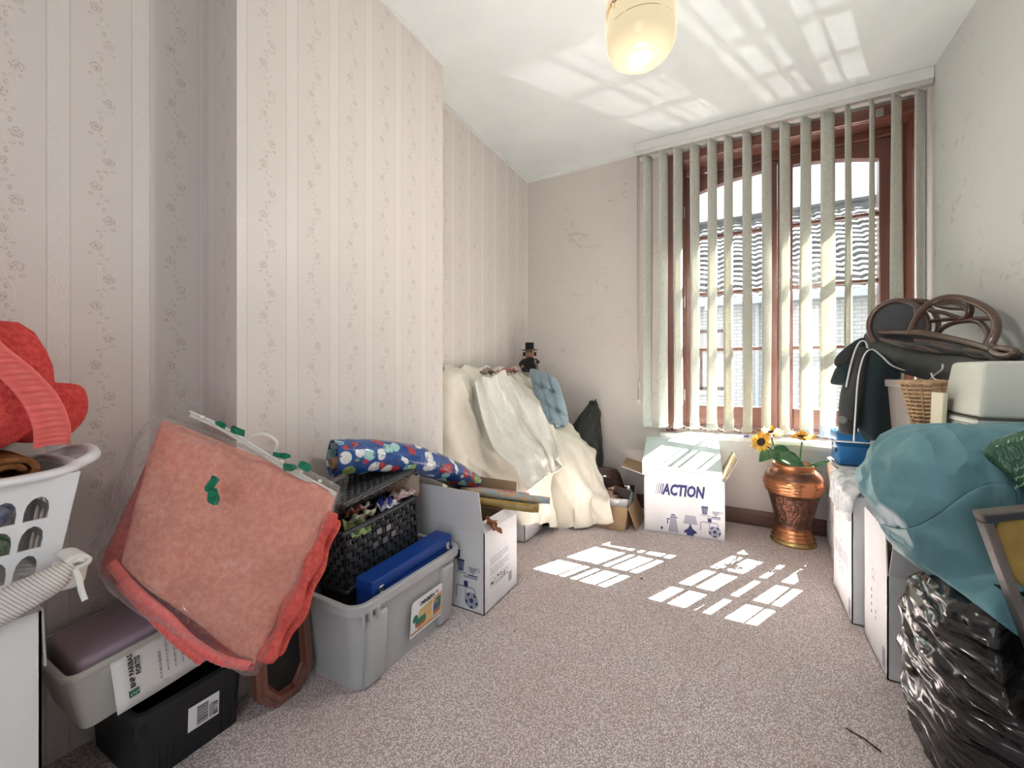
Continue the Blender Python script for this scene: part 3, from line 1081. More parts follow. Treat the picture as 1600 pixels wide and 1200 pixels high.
def moving_box(name, label, loc, size, rotz=0.0, flaps=None, flap_len=None, group=None, mats=None, hole=True, bottom_only=False):
    """corrugated box: four walls and a bottom with kraft insides, flaps hinged at the rim (0 closed, 90 upright, 180 hanging outside)"""
    sx, sy, h = size
    mats = mats or [M_WBOX, M_KRAFT, M_WBOX]
    t = thing(name, label, 'box', loc, (0, 0, rotz), group)
    x, y = sx / 2, sy / 2
    body = bmesh.new()
    for P in ([(-x, -y, 0), (x, -y, 0), (x, -y, h), (-x, -y, h)], [(x, -y, 0), (x, y, 0), (x, y, h), (x, -y, h)],
              [(x, y, 0), (-x, y, 0), (-x, y, h), (x, y, h)], [(-x, y, 0), (-x, -y, 0), (-x, -y, h), (-x, y, h)]):
        board(body, P)
    board(body, [(-x, -y, 0.0), (-x, y, 0.0), (x, y, 0.0), (x, -y, 0.0)])
    obj('body', body, mats, t)
    fl = flap_len or min(sx, sy) / 2
    g = 0.004
    hinge = {'-y': ((-x, -y, h), (x, -y, h), (0, 1)), '+x': ((x, -y, h), (x, y, h), (-1, 0)), '+y': ((x, y, h), (-x, y, h), (0, -1)), '-x': ((-x, y, h), (-x, -y, h), (1, 0))}
    for k, ang in (flaps or {}).items():
        a, b_, inn = hinge[k]
        a, b_ = Vector(a), Vector(b_)
        if isinstance(ang, tuple):
            ang, L, skew = ang
        else:
            L, skew = fl, 0.0
        d = (b_ - a).normalized() * g
        a2, b2 = a + d, b_ - d
        A = R(ang)
        off = Vector((inn[0] * math.cos(A), inn[1] * math.cos(A), math.sin(A))) * L
        dz = Vector((0, 0, 0.0035)) if k in ('-y', '+y') and ang < 30 else Vector((0, 0, 0.0005))
        bm = bmesh.new()
        board(bm, [a2 + dz, b2 + dz, b2 + off + dz - d * 2 + (b2 - a2) * skew, a2 + off + dz + d * 2 + (b2 - a2) * skew], 0.0035)
        obj('flap', bm, mats, t)
    return t

GB = 'white moving boxes'
# --- the printed box under the window
ab = moving_box('moving_box', 'white moving box printed ACTION in front of the window', (-0.300, 2.842, 0), (0.455, 0.31, 0.345), R(6.2),
                {'-y': 4, '-x': (168, 0.15, -0.10), '+x': (118, 0.15, 0.02), '+y': 100}, group=GB)
fM = print_frame((0, -0.155, 0), (1, 0, 0), (0, 0, 1))
me = text_mesh('ACTION', 0.088, shear=0.16, bold=0.0040)
o = obj('brand_print', me, M_NAVY, ab)
o.data.transform(fM @ Matrix.Translation((-0.118, 0.240, 0.0005)) @ Matrix.Diagonal((0.69, 1.05, 1, 1)))
bm = bmesh.new()
for k in range(4):
    xx = -0.160 + k * 0.011
    wd = 0.002 + 0.0012 * k
    poly2d(bm, [(xx, 0.240), (xx + wd, 0.240), (xx + wd + 0.012, 0.304), (xx + 0.012, 0.304)])
flat('stripe_print', bm, [M_NAVY], ab, fM)
box_art(ab, fM @ Matrix.Translation((0.155, 0.046, 0)), 'cup')
box_art(ab, fM @ Matrix.Translation((0.155, 0.046, 0)), 'ball')
box_art(ab, fM @ Matrix.Translation((0.040, 0.022, 0)), 'lamp')
box_art(ab, fM @ Matrix.Translation((-0.058, 0.012, 0)), 'jug')
bm = bmesh.new()
circ2d(bm, -0.122, 0.030, 0.006, 14, ry=0.010)
flat('ink_spot', bm, [M_PDARK], ab, fM)

# --- the one with the gift-wrap tubes on the left
eb = moving_box('moving_box', 'white moving box with gift-wrap tubes sticking out of it', (-1.114, 1.556, 0), (0.422, 0.285, 0.335), 0.0,
                {'-y': (92, 0.165, -0.03), '+y': (100, 0.14, 0), '+x': (60, 0.045, 0)}, group=GB)
fM = print_frame((0, -0.1425, 0), (1, 0, 0), (0, 0, 1))
box_art(eb, fM @ Matrix.Translation((0.130, 0.062, 0)), 'cup')
box_art(eb, fM @ Matrix.Translation((0.130, 0.046, 0)), 'ball')
for zz in (0.335, 0.372):
    bm = bmesh.new()
    for k in range(38):
        rect2d(bm, -0.19 + 0.0085 * k, zz - 0.001, -0.19 + 0.0085 * k + 0.005, zz)
    flat('perforation', bm, [M_PGREY], eb, fM @ Matrix.Translation((0, 0, 0.0004)))
bm = bmesh.new()
rect2d(bm, 0.075, 0.215, 0.090, 0.245)
poly2d(bm, [(0.060, 0.205), (0.080, 0.205), (0.090, 0.215), (0.075, 0.215)])
flat('hand_hole', bm, [M_PDARK], eb, fM)
sM = print_frame((0.211, 0, 0), (0, 1, 0), (0, 0, 1))
side_print(eb, sM @ Matrix.Translation((-0.095, 0.060, 0)))
bm = bmesh.new()
ring2d(bm, 0.0, 0.235, 0.030, 0.0315, 10, a0=2.4, a1=3.6)
ring2d(bm, 0.0, 0.235, 0.030, 0.0315, 10, a0=-0.7, a1=0.6)
flat('hand_grip_cut', bm, [M_PGREY], eb, sM)

# --- box half under the bedspread
fb = moving_box('moving_box', 'open white moving box half under the cream bedspread', (-1.272, 2.25, 0), (0.385, 0.245, 0.31), 0.0,
                {'+x': (88, 0.15, 0), '+y': (95, 0.14, 0)}, group=GB)
sM = print_frame((0.1925, 0, 0), (0, 1, 0), (0, 0, 1))
bm = bmesh.new()
rect2d(bm, 0.085, 0.02, 0.108, 0.085, mi=0)
for k in range(4):
    rect2d(bm, -0.02 + 0.02 * k, 0.21, -0.008 + 0.02 * k, 0.215, mi=1)
ring2d(bm, -0.07, 0.215, 0.010, 0.012, 10, mi=1)
flat('handling_symbols', bm, [M_PGREY, M_PDARK], fb, sM)
bm = bmesh.new()
ring2d(bm, 0.02, 0.40, 0.010, 0.012, 10)
rect2d(bm, 0.005, 0.385, 0.035, 0.389)
flat('box_logo', bm, [M_PGREY], fb, sM)

# --- row along the right wall
ca = moving_box('moving_box', 'tall closed white box under the blue cool box', (0.684, 2.885, 0), (0.44, 0.20, 0.50), 0.0, {'-y': 1, '+y': 1}, flap_len=0.099, group=GB)
cb2 = moving_box('moving_box', 'white moving box between the vase and the cloth-topped box', (0.674, 2.628, 0), (0.45, 0.30, 0.50), 0.0, {'-y': 1, '+y': 1}, flap_len=0.148, group=GB)
cb = moving_box('moving_box', 'white moving box with crumpled white cloth on top', (0.651, 2.24, 0), (0.50, 0.345, 0.50), 0.0, {'-y': 1, '+y': 1}, flap_len=0.17, group=GB)
cc_ = moving_box('moving_box', 'open white moving box beside the big black rubbish bag', (0.664, 1.882, 0), (0.47, 0.27, 0.335), 0.0,
                 {'-x': (91, 0.15, 0), '-y': (98, 0.13, 0), '+y': (95, 0.13, 0)}, group=GB)
for b_, hx, sy in ((ca, 0.22, 0.2), (cb2, 0.225, 0.3), (cb, 0.25, 0.345), (cc_, 0.235, 0.27)):
    sM = print_frame((-hx, 0, 0), (0, -1, 0), (0, 0, 1))
    bm = bmesh.new()
    rect2d(bm, sy / 2 - 0.045, 0.02, sy / 2 - 0.018, 0.085, mi=0)
    rect2d(bm, sy / 2 - 0.049, 0.02, sy / 2 - 0.0465, 0.085, mi=1)
    flat('barcode_block', bm, [M_PGREY, M_NAVY], b_, sM)
    bm = bmesh.new()
    for k in range(4):
        x0 = -0.02 + 0.0 * k
        poly2d(bm, [(-0.045, 0.13 + 0.026 * k), (-0.033, 0.13 + 0.026 * k), (-0.036, 0.142 + 0.026 * k), (-0.042, 0.142 + 0.026 * k)], mi=0)
        ring2d(bm, 0.01, 0.135 + 0.022 * (k % 2), 0.004, 0.007, 8)
    ring2d(bm, -0.02, 0.28, 0.014, 0.017, 12, mi=1)
    rect2d(bm, -0.038, 0.258, 0.0, 0.262, mi=1)
    flat('handling_symbols', bm, [M_PDARK, M_PGREY], b_, sM)
for b_, hx, sy in ((cb2, 0.225, 0.3), (cb, 0.25, 0.345)):
    sM = print_frame((-hx, 0, 0), (0, -1, 0), (0, 0, 1))
    rnd = random.Random(8)
    bm = bmesh.new()
    for r in range(7):
        x = -sy / 2 + 0.03
        while x < sy / 2 - 0.06:
            wd = rnd.uniform(0.006, 0.02)
            rect2d(bm, x, 0.235 - r * 0.008, x + wd, 0.239 - r * 0.008)
            x += wd + 0.004
    flat('fine_print', bm, [M_PGREY], b_, sM)
# upper printed box
ub = moving_box('moving_box', 'printed white box stacked behind the hanging dark jacket', (0.722, 2.566, 0.506), (0.30, 0.17, 0.19), R(-14), {'-y': 1, '+y': 1}, flap_len=0.083, group=GB)
sM = print_frame((-0.15, 0, 0), (0, -1, 0), (0, 0, 1))
for k, wch in ((-0.035, 'jug'), (0.040, 'lamp')):
    box_art(ub, sM @ Matrix.Translation((k, 0.035, 0)), wch)
fM = print_frame((0, -0.085, 0), (1, 0, 0), (0, 0, 1))
for k, wch in ((-0.10, 'jug'), (-0.02, 'lamp'), (0.06, 'cup')):
    box_art(ub, fM @ Matrix.Translation((k, 0.035, 0)), wch)
hb = moving_box('moving_box', 'white box wedged under the pale grey carry case', (0.70, 1.8915, 0.341), (0.36, 0.228, 0.45), 0.0, {'-y': 1, '+y': 1}, flap_len=0.112, group=GB)
# lower left: the white box under the laundry basket
gb = moving_box('moving_box', 'plain white box under the laundry basket and striped cloth', (-1.371, 0.055, 0), (0.302, 0.424, 0.52), 0.0,
                {'-x': 1, '+x': 1, '+y': (267, 0.12, 0)}, flap_len=0.148, group=GB)

# ---------------------------------------------------------------- pale green lid box on the printed box
M_MINT = pm('mint_glossy_card', (0.60, 0.72, 0.71), 0.30, var=0.08, vscale=12, spec=0.45)
lid = thing('lid_box', 'pale mint flat carton lying tilted on the printed box', 'box', (-0.300, 2.79, 0.452), (R(21), R(1), R(6)))
bm = boxm(-0.228, 0.215, -0.17, 0.175, -0.040, 0.036, 0.003)
obj('carton', bm, M_MINT, lid)
bm = bmesh.new()
for x0, x1, y0, y1 in ((-0.229, -0.226, -0.171, 0.176), (0.2145, 0.2165, -0.171, 0.176)):
    bm_box(bm, x0, x1, y0, y1, 0.012, 0.014)
bm_box(bm, -0.229, 0.2165, -0.1715, -0.1695, 0.012, 0.014)
obj('lid_seam', bm, pm('dark_mint_line', (0.40, 0.50, 0.48), 0.5), lid)  # seam drawn as a line of darker mint

# ---------------------------------------------------------------- brown carton with odds and ends
br = thing('carton', 'small open brown cardboard carton filled with odds and ends', 'box', (-0.735, 2.745, 0))
body = bmesh.new()
x, y, h = 0.135, 0.125, 0.135
for P in ([(-x, -y, 0), (x, -y, 0), (x, -y, h), (-x, -y, h)], [(x, -y, 0), (x, y, 0), (x, y, h), (x, -y, h)],
          [(x, y, 0), (-x, y, 0), (-x, y, h + 0.07), (x, y, h + 0.07)], [(-x, y, 0), (-x, -y, 0), (-x, -y, h), (-x, y, h)]):
    board(body, P)
board(body, [(-x, -y, 0.0), (-x, y, 0.0), (x, y, 0.0), (x, -y, 0.0)])
obj('body', body, [M_KRAFT, M_KRAFT, M_KRAFT], br)
for P in ([(-x + 0.0, -y - 0.002, h), (-x - 0.012, -y - 0.045, 0.002), (x - 0.008, -y - 0.052, 0.002), (x, -y - 0.002, h)],
          [(x + 0.002, -y, h), (x + 0.048, -y + 0.0, 0.002), (x + 0.052, y, 0.01), (x + 0.002, y, h)]):
    bm = bmesh.new()
    board(bm, P, -0.004)
    obj('flap', bm, [M_KRAFT, M_KRAFT, M_KRAFT], br)

# ================================================================ CLOTH AND SOFT SHAPES
def c_box(x0, x1, y0, y1, z0, z1, r=0.012, rot=0.0):
    c = np.array([(x0 + x1) / 2, (y0 + y1) / 2, (z0 + z1) / 2])
    hf = np.array([(x1 - x0) / 2, (y1 - y0) / 2, (z1 - z0) / 2])
    ca, sa = math.cos(rot), math.sin(rot)
    Rm = np.array([[ca, -sa, 0], [sa, ca, 0], [0, 0, 1]])
    def f(P):
        q = (P - c) @ Rm
        a = np.abs(q) - hf
        outd = np.maximum(a, 0)
        d = np.linalg.norm(outd, axis=1)
        hit = np.zeros(len(P), bool)
        m = (d > 1e-9) & (d < r)
        q2 = q.copy()
        if m.any():
            g = np.sign(q[m]) * outd[m] / d[m][:, None]
            q2[m] = q[m] + g * (r - d[m])[:, None]
            hit |= m
        ins = d <= 1e-9
        if ins.any():
            k = np.argmax(a[ins], axis=1)
            w_ = q[ins].copy()
            ii = np.arange(len(w_))
            w_[ii, k] = np.where(w_[ii, k] >= 0, 1, -1) * (hf[k] + r)
            q2[ins] = w_
            hit |= ins
        return q2 @ Rm.T + c, hit
    return f

def c_ell(c, rad):
    c, rad = np.array(c, float), np.array(rad, float)
    def f(P):
        q = (P - c) / rad
        d = np.linalg.norm(q, axis=1)
        m = d < 1
        o = P.copy()
        if m.any():
            o[m] = c + q[m] / np.maximum(d[m], 1e-6)[:, None] * rad
        return o, m
    return f

def c_half(axis, val, sgn):
    def f(P):
        m = (P[:, axis] - val) * sgn < 0
        o = P.copy()
        o[m, axis] = val
        return o, m
    return f

def cloth(P, du, dv, cols, pins=None, steps=160, iters=8, g=9.8, dt=0.016, damp=0.96, bend=0.25, fric=0.6, seed=1, jit=0.004, shear=0.5):
    """position-based cloth on a grid P[nu,nv,3]; du, dv rest lengths (number or arrays)"""
    rng = np.random.default_rng(seed)
    P = np.array(P, float) + rng.normal(0, jit, np.shape(P))
    nu, nv = P.shape[:2]
    W = np.ones((nu, nv, 1))
    if pins is not None:
        W[pins] = 0
    V = np.zeros_like(P)
    P0pin = P.copy()
    du = np.broadcast_to(np.asarray(du, float), (nu - 1, nv))
    dv = np.broadcast_to(np.asarray(dv, float), (nu, nv - 1))
    def con(a, b, L, k):
        d = P[b] - P[a]
        n = np.linalg.norm(d, axis=-1, keepdims=True) + 1e-9
        wa, wb = W[a], W[b]
        ws = wa + wb
        ws[ws == 0] = 1
        c = d * ((n - L) / n) * k
        P[a] += c * wa / ws
        P[b] -= c * wb / ws
    s_ = np.s_
    groups = []
    for o in (0, 1):
        groups.append((s_[o:nu - 1:2, :], s_[o + 1:nu:2, :], du[o::2, :, None], 1.0))
        groups.append((s_[:, o:nv - 1:2], s_[:, o + 1:nv:2], dv[:, o::2, None], 1.0))
    dg = np.sqrt(du[:, :-1] ** 2 + dv[:-1, :] ** 2)[:, :, None]
    for o in (0, 1):
        groups.append((s_[o:nu - 1:2, :-1], s_[o + 1:nu:2, 1:], dg[o::2], shear))
        groups.append((s_[o:nu - 1:2, 1:], s_[o + 1:nu:2, :-1], dg[o::2], shear))
    for o in range(4):
        if bend > 0:
            a, b = s_[o:nu - 2:4, :], s_[o + 2:nu:4, :]
            if P[a].shape[0] and P[a].shape == P[b].shape:
                groups.append((a, b, (du[o:nu - 2:4] + du[o + 1:nu - 1:4])[:P[a].shape[0], :, None], bend))
            a, b = s_[:, o:nv - 2:4], s_[:, o + 2:nv:4]
            if P[a].shape[1] and P[a].shape == P[b].shape:
                groups.append((a, b, (dv[:, o:nv - 2:4] + dv[:, o + 1:nv - 1:4])[:, :P[a].shape[1], None], bend))
    for st in range(steps):
        old = P.copy()
        V[..., 2] -= g * dt
        V *= damp
        P += V * dt * W
        for it in range(iters):
            for a, b, L, k in groups:
                con(a, b, L, k)
            if it % 3 == 2 or it == iters - 1:
                F = P.reshape(-1, 3)
                O = old.reshape(-1, 3)
                for c in cols:
                    F2, hit = c(F)
                    if hit.any():
                        mv = F2[hit] - O[hit]
                        F2[hit] -= mv * fric * 0.5 * (it == iters - 1)
                        F = F2
                P = F.reshape(nu, nv, 3)
                P = np.where(W == 0, P0pin, P)
        V = (P - old) / dt
        sp = np.linalg.norm(V, axis=-1, keepdims=True)
        V *= np.minimum(1, 2.5 / np.maximum(sp, 1e-6))
    F = P.reshape(-1, 3)
    for c in cols:
        F, _ = c(F)
    return F.reshape(nu, nv, 3)

def slab(C, thick, nu=18, nv=18, p=5.0, wob=0.0, ws=6.0, seed=0.0, sag=0.0, rnd=0.22):
    """soft rectangular pad between four corners (TL, TR, BR, BL) seen from the front; rounded edges"""
    TL, TR, BR, BL = [np.array(c, float) for c in C]
    n = np.cross(TR - TL, BL - TL)
    n = -n / np.linalg.norm(n)          # towards the viewer when corners run clockwise
    # cosine spacing packs the rows towards the rim so that the edge comes out round
    su = 0.5 - 0.5 * np.cos(np.linspace(0, math.pi, nu + 1))
    sv = 0.5 - 0.5 * np.cos(np.linspace(0, math.pi, nv + 1))
    V, Fc, idx = [], [], {}
    for side in (1, -1):
        for i, u in enumerate(su):
            for j, v in enumerate(sv):
                rim = i in (0, nu) or j in (0, nv)
                if side < 0 and rim:
                    idx[(side, i, j)] = idx[(1, i, j)]
                    continue
                pr = max(0.0, 1 - abs(2 * u - 1) ** p) ** 0.5 * max(0.0, 1 - abs(2 * v - 1) ** p) ** 0.5
                a_, b_ = 2 * u - 1, 2 * v - 1
                ur, vr = 0.5 + 0.5 * a_ * math.sqrt(1 - rnd * b_ ** 4), 0.5 + 0.5 * b_ * math.sqrt(1 - rnd * a_ ** 4)
                q = (TL * (1 - ur) + TR * ur) * (1 - vr) + (BL * (1 - ur) + BR * ur) * vr
                q = q + n * side * thick / 2 * pr
                q = q + n * sag * 4 * u * (1 - u)
                if wob:
                    q = q + n * wob * vnoise((q[0] + seed, q[1] - seed, q[2] + seed * 0.7), ws, 3)
                idx[(side, i, j)] = len(V)
                V.append(tuple(q))
    for side in (1, -1):
        for i in range(nu):
            for j in range(nv):
                f = [idx[(side, i, j)], idx[(side, i, j + 1)], idx[(side, i + 1, j + 1)], idx[(side, i + 1, j)]]
                Fc.append(f if side > 0 else f[::-1])
    return pydata(V, Fc)

def blob(c, rad, nu=56, nv=36, crease=0.06, cs=3.0, seed=0.0, flat_bottom=True, squar=2.6, neck=None, vert=0.35):
    """bulging plastic bag: squared-off ellipsoid with sharp creases; z is kept above 0 when flat_bottom"""
    V, Fc = [], []
    for j in range(nv + 1):
        th = math.pi * j / nv
        for i in range(nu):
            ph = 2 * math.pi * i / nu
            d = Vector((math.sin(th) * math.cos(ph), math.sin(th) * math.sin(ph), math.cos(th)))
            k = (abs(d.x) ** squar + abs(d.y) ** squar + abs(d.z) ** squar) ** (-1 / squar)
            q = d * k
            w1 = Vector((q.x * cs, q.y * cs, q.z * cs * vert)) + Vector((seed, seed * 1.7, -seed))
            r1 = 1 - 2 * abs(mnoise.noise(w1))
            r2 = 1 - 2 * abs(mnoise.noise(w1 * 2.3 + Vector((5, 3, 1))))
            r3 = 1 - 2 * abs(mnoise.noise(w1 * 4.9 + Vector((1, 7, 2))))
            s = 1 + crease * (r1 * 0.9 + r2 * 0.5 + r3 * 0.25 - 0.4)
            q = q * s
            if neck is not None and q.z > 0.62:
                t = (q.z - 0.62) / 0.4
                q.x *= max(neck, 1 - 1.6 * t)
                q.y *= max(neck, 1 - 1.6 * t)
                q.z += 0.25 * t
            V.append((c[0] + q.x * rad[0], c[1] + q.y * rad[1], c[2] + q.z * rad[2]))
    if flat_bottom:
        V = [(v[0], v[1], max(v[2], 0.003)) for v in V]
    for j in range(nv):
        for i in range(nu):
            a, b_ = j * nu + i, j * nu + (i + 1) % nu
            Fc.append((a, a + nu, b_ + nu, b_))
    return pydata(V, Fc)

def clampx(o, x0=None, x1=None, y0=None, y1=None, z0=None, z1=None):
    """press a soft mesh flat against what it leans on"""
    for v in o.data.vertices:
        if x0 is not None: v.co.x = max(v.co.x, x0)
        if x1 is not None: v.co.x = min(v.co.x, x1)
        if y0 is not None: v.co.y = max(v.co.y, y0)
        if y1 is not None: v.co.y = min(v.co.y, y1)
        if z0 is not None: v.co.z = max(v.co.z, z0)
        if z1 is not None: v.co.z = min(v.co.z, z1)
    return o

def bag_mat(name, col, rough=0.28, bump=0.5, bscale=14, spec=0.5, tfac=0.0):
    m, nt, b = new_mat(name)
    b.inputs['Base Color'].default_value = (*col, 1)
    b.inputs['Roughness'].default_value = rough
    b.inputs['Specular IOR Level'].default_value = spec
    v = coords(nt, 'Object', (1, 1, 0.6))
    n1 = (tex_noise(nt, bscale, 3, 0.55, v, 1.8) - 0.5).abs()
    n2 = (tex_noise(nt, bscale * 2.7, 3, 0.55, v, 1.2) - 0.5).abs()
    add_bump(nt, b, n1 * -1.0 + n2 * -0.4, bump, 0.05)
    return m

def fuzzy(name, col, col2=None, sheen=0.6, bscale=260):
    m, nt, b = new_mat(name)
    v = coords(nt)
    n = tex_noise(nt, bscale * 0.35, 4, 0.7, v)
    nt.links.new(mixc(nt, n.sstep(0.35, 0.65), col, col2 or tuple(c * 0.75 for c in col)), b.inputs['Base Color'])
    b.inputs['Roughness'].default_value = 0.95
    b.inputs['Specular IOR Level'].default_value = 0.1
    b.inputs['Sheen Weight'].default_value = sheen
    b.inputs['Sheen Tint'].default_value = (*col, 1)
    add_bump(nt, b, tex_noise(nt, bscale, 4, 0.7, v) + n, 0.7, 0.006)
    return m

# ================================================================ LEFT SIDE, NEAR: laundry basket, blankets, crates
# ---- laundry basket
M_LAUN = pm('white_plastic', (0.80, 0.80, 0.82), 0.35, spec=0.5)
bx0, bx1, by0, by1, bz0, bz1 = -1.49, -1.235, -0.10, 0.325, 0.565, 0.785
lb = thing('laundry_basket', 'white plastic laundry basket with arched slots full of washing', 'basket', ((bx0 + bx1) / 2, (by0 + by1) / 2, bz0))
def lbm(o):
    o.data.transform(Matrix.Translation((-(bx0 + bx1) / 2, -(by0 + by1) / 2, -bz0)))
    return o
def basket_wall(P00, P10, P11, P01, ncol, nrow):
    """wall panel with rows of arched openings; corners bottom-left, bottom-right, top-right, top-left"""
    P00, P10, P11, P01 = [Vector(p) for p in (P00, P10, P11, P01)]
    bm = bmesh.new()
    def pt(u, v):
        return (P00 * (1 - u) + P10 * u) * (1 - v) + (P01 * (1 - u) + P11 * u) * v
    mu, mv0, mv1 = 0.07, 0.05, 0.86
    cw = (1 - 2 * mu) / ncol
    ch = (mv1 - mv0) / nrow
    cache = {}
    def vt(u, v):
        k = (round(u, 5), round(v, 5))
        if k not in cache:
            cache[k] = bm.verts.new(pt(u, v))
        return cache[k]
    def quad(a, b_, c, d):
        try:
            bm.faces.new((vt(*a), vt(*b_), vt(*c), vt(*d)))
        except Exception:
            pass
    for r in range(nrow):
        v0 = mv0 + r * ch
        for c in range(ncol):
            u0 = mu + c * cw
            L, Rr = u0 + 0.11 * cw, u0 + 0.89 * cw
            B, T = v0 + 0.06 * ch, v0 + 0.86 * ch
            um = (L + Rr) / 2
            arc = [(L, B), (L, B + 0.40 * (T - B))]
            for k in range(1, 6):
                a = math.pi * (1 - k / 6)
                arc.append((um + (Rr - L) / 2 * math.cos(a), B + 0.40 * (T - B) + 0.60 * (T - B) * math.sin(a)))
            arc += [(Rr, B + 0.40 * (T - B)), (Rr, B)]
            outer = [(u0, v0), (u0, B + 0.40 * (T - B)), (u0, v0 + 0.8 * ch), (u0, v0 + ch), (um, v0 + ch), (u0 + cw, v0 + ch), (u0 + cw, v0 + 0.8 * ch), (u0 + cw, B + 0.40 * (T - B)), (u0 + cw, v0)]
            for k in range(8):
                quad(outer[k], outer[k + 1], arc[k + 1], arc[k])
            quad((u0, v0), arc[0], arc[8], (u0 + cw, v0))
    quad((0, 0), (1, 0), (1 - mu, mv0), (mu, mv0))
    quad((0, 0), (mu, mv0), (mu, mv1), (0, 1))
    quad((1, 0), (1, 1), (1 - mu, mv1), (1 - mu, mv0))
    quad((mu, mv1), (1 - mu, mv1), (1, 1), (0, 1))
    bmesh.ops.recalc_face_normals(bm, faces=bm.faces)
    return bm
tp = 0.030
B4 = [(bx0 + tp, by0 + tp, bz0), (bx1 - tp, by0 + tp, bz0), (bx1 - tp, by1 - tp, bz0), (bx0 + tp, by1 - tp, bz0)]
T4 = [(bx0, by0, bz1), (bx1, by0, bz1), (bx1, by1, bz1), (bx0, by1, bz1)]
for k, nc in ((0, 4), (1, 8), (2, 5), (3, 8)):
    j = (k + 1) % 4
    o = lbm(obj('slotted_wall', basket_wall(B4[k], B4[j], T4[j], T4[k], nc, 3), M_LAUN, lb))
    solidify(o, 0.004)
lbm(obj('bottom', boxm(bx0 + tp, bx1 - tp, by0 + tp, by1 - tp, bz0, bz0 + 0.005), M_LAUN, lb))
rim = []
for k in range(40):
    a = 2 * math.pi * k / 40
    c, s = math.cos(a), math.sin(a)
    e = 0.35
    X_, Y_ = math.copysign(abs(c) ** e, c), math.copysign(abs(s) ** e, s)
    rim.append(((bx0 + bx1) / 2 + X_ * ((bx1 - bx0) / 2 + 0.006), (by0 + by1) / 2 + Y_ * ((by1 - by0) / 2 + 0.006), bz1 + 0.012 * max(0, Y_) ** 4))
bm = tube(rim, 0.013, 10, closed=True)
for v in bm.verts:
    v.co.z = bz1 + (v.co.z - bz1) * 0.75
smooth(lbm(obj('rim', bm, M_LAUN, lb)))
hp = [(-1.275, by1 - 0.005, bz1 + 0.004), (-1.29, by1 + 0.036, bz1 + 0.022), (-1.36, by1 + 0.048, bz1 + 0.030), (-1.43, by1 + 0.036, bz1 + 0.022), (-1.45, by1 - 0.005, bz1 + 0.004)]
smooth(lbm(obj('handle', tube(catmull(hp, 6), 0.012, 10), M_LAUN, lb)))

# washing seen through the slots
M_BLUEFAB = pm('blue_patterned_cloth', (0.16, 0.21, 0.42), 0.9, var=0.5, vscale=40, vcol=(0.55, 0.58, 0.68), sheen=0.3)
M_GREENFAB = pm('green_striped_cloth', (0.55, 0.6, 0.5), 0.9, var=0.6, vscale=60, vcol=(0.10, 0.28, 0.14))
M_WFAB = pm('white_cotton', (0.78, 0.76, 0.72), 0.9, var=0.06, bump=0.25, bscale=220, sheen=0.2)
o = smooth(obj('folded_cloth', slab([(-1.455, 0.0, 0.712), (-1.455, 0.255, 0.712), (-1.280, 0.255, 0.712), (-1.280, 0.0, 0.712)], 0.07, wob=0.010, ws=14), M_BLUEFAB))
tag(o, 'blue patterned cloth folded inside the laundry basket', 'cloth')
o = smooth(obj('folded_cloth', slab([(-1.45, 0.0, 0.640), (-1.45, 0.25, 0.640), (-1.285, 0.25, 0.640), (-1.285, 0.0, 0.640)], 0.065, wob=0.010, ws=14, seed=3), M_GREENFAB))
tag(o, 'green and white striped cloth low in the laundry basket', 'cloth')
o = smooth(obj('folded_cloth', slab([(-1.445, -0.03, 0.585), (-1.445, 0.235, 0.585), (-1.288, 0.235, 0.585), (-1.288, -0.03, 0.585)], 0.045, wob=0.006, ws=14, seed=5), M_WFAB))
tag(o, 'pale folded cloth at the bottom of the laundry basket', 'cloth')

# ---- brown rolled blanket on top of the washing
M_BROWNB = fuzzy('brown_fleece', (0.36, 0.155, 0.062), (0.22, 0.085, 0.03))
rb = thing('rolled_blanket', 'brown fleece blanket rolled up on the laundry basket', 'blanket', (-1.35, 0.11, 0.752))
def spiral(xc0, xc1, yc, zc, turns, r0, r1, th=0.02):
    n, m = int(turns * 22), 8
    P = np.zeros((n + 1, m + 1, 3))
    for i in range(n + 1):
        a = 2 * math.pi * turns * i / n
        r = r0 + (r1 - r0) * i / n
        for j in range(m + 1):
            x = xc0 + (xc1 - xc0) * j / m
            rr = r * (1 + 0.08 * mnoise.noise(Vector((x * 9, a * 1.1, 3))))
            P[i, j] = (x, yc + rr * math.cos(a) * 1.25, zc + rr * math.sin(a) * 0.82)
    return P
P = spiral(-1.44, -1.262, 0.135, 0.803, 2.6, 0.012, 0.052)
P[:, :, 2] = np.minimum(P[:, :, 2], 0.834)          # flattened by the blanket on top
P -= np.array([-1.35, 0.11, 0.752])
o = smooth(solidify(obj('roll', grid_mesh(P), M_BROWNB, rb), 0.014))
subsurf(o, 1)
P = spiral(-1.44, -1.27, 0.240, 0.796, 1.6, 0.012, 0.036)
P -= np.array([-1.35, 0.11, 0.752])
o = smooth(solidify(obj('folded_end', grid_mesh(P), M_BROWNB, rb), 0.014))
subsurf(o, 1)
o = smooth(obj('under_fold', slab([(-1.44, -0.06, 0.785), (-1.44, 0.07, 0.785), (-1.262, 0.07, 0.785), (-1.262, -0.06, 0.785)], 0.06, wob=0.012, ws=12), M_BROWNB, rb))
o.data.transform(Matrix.Translation((1.35, -0.11, -0.752)))

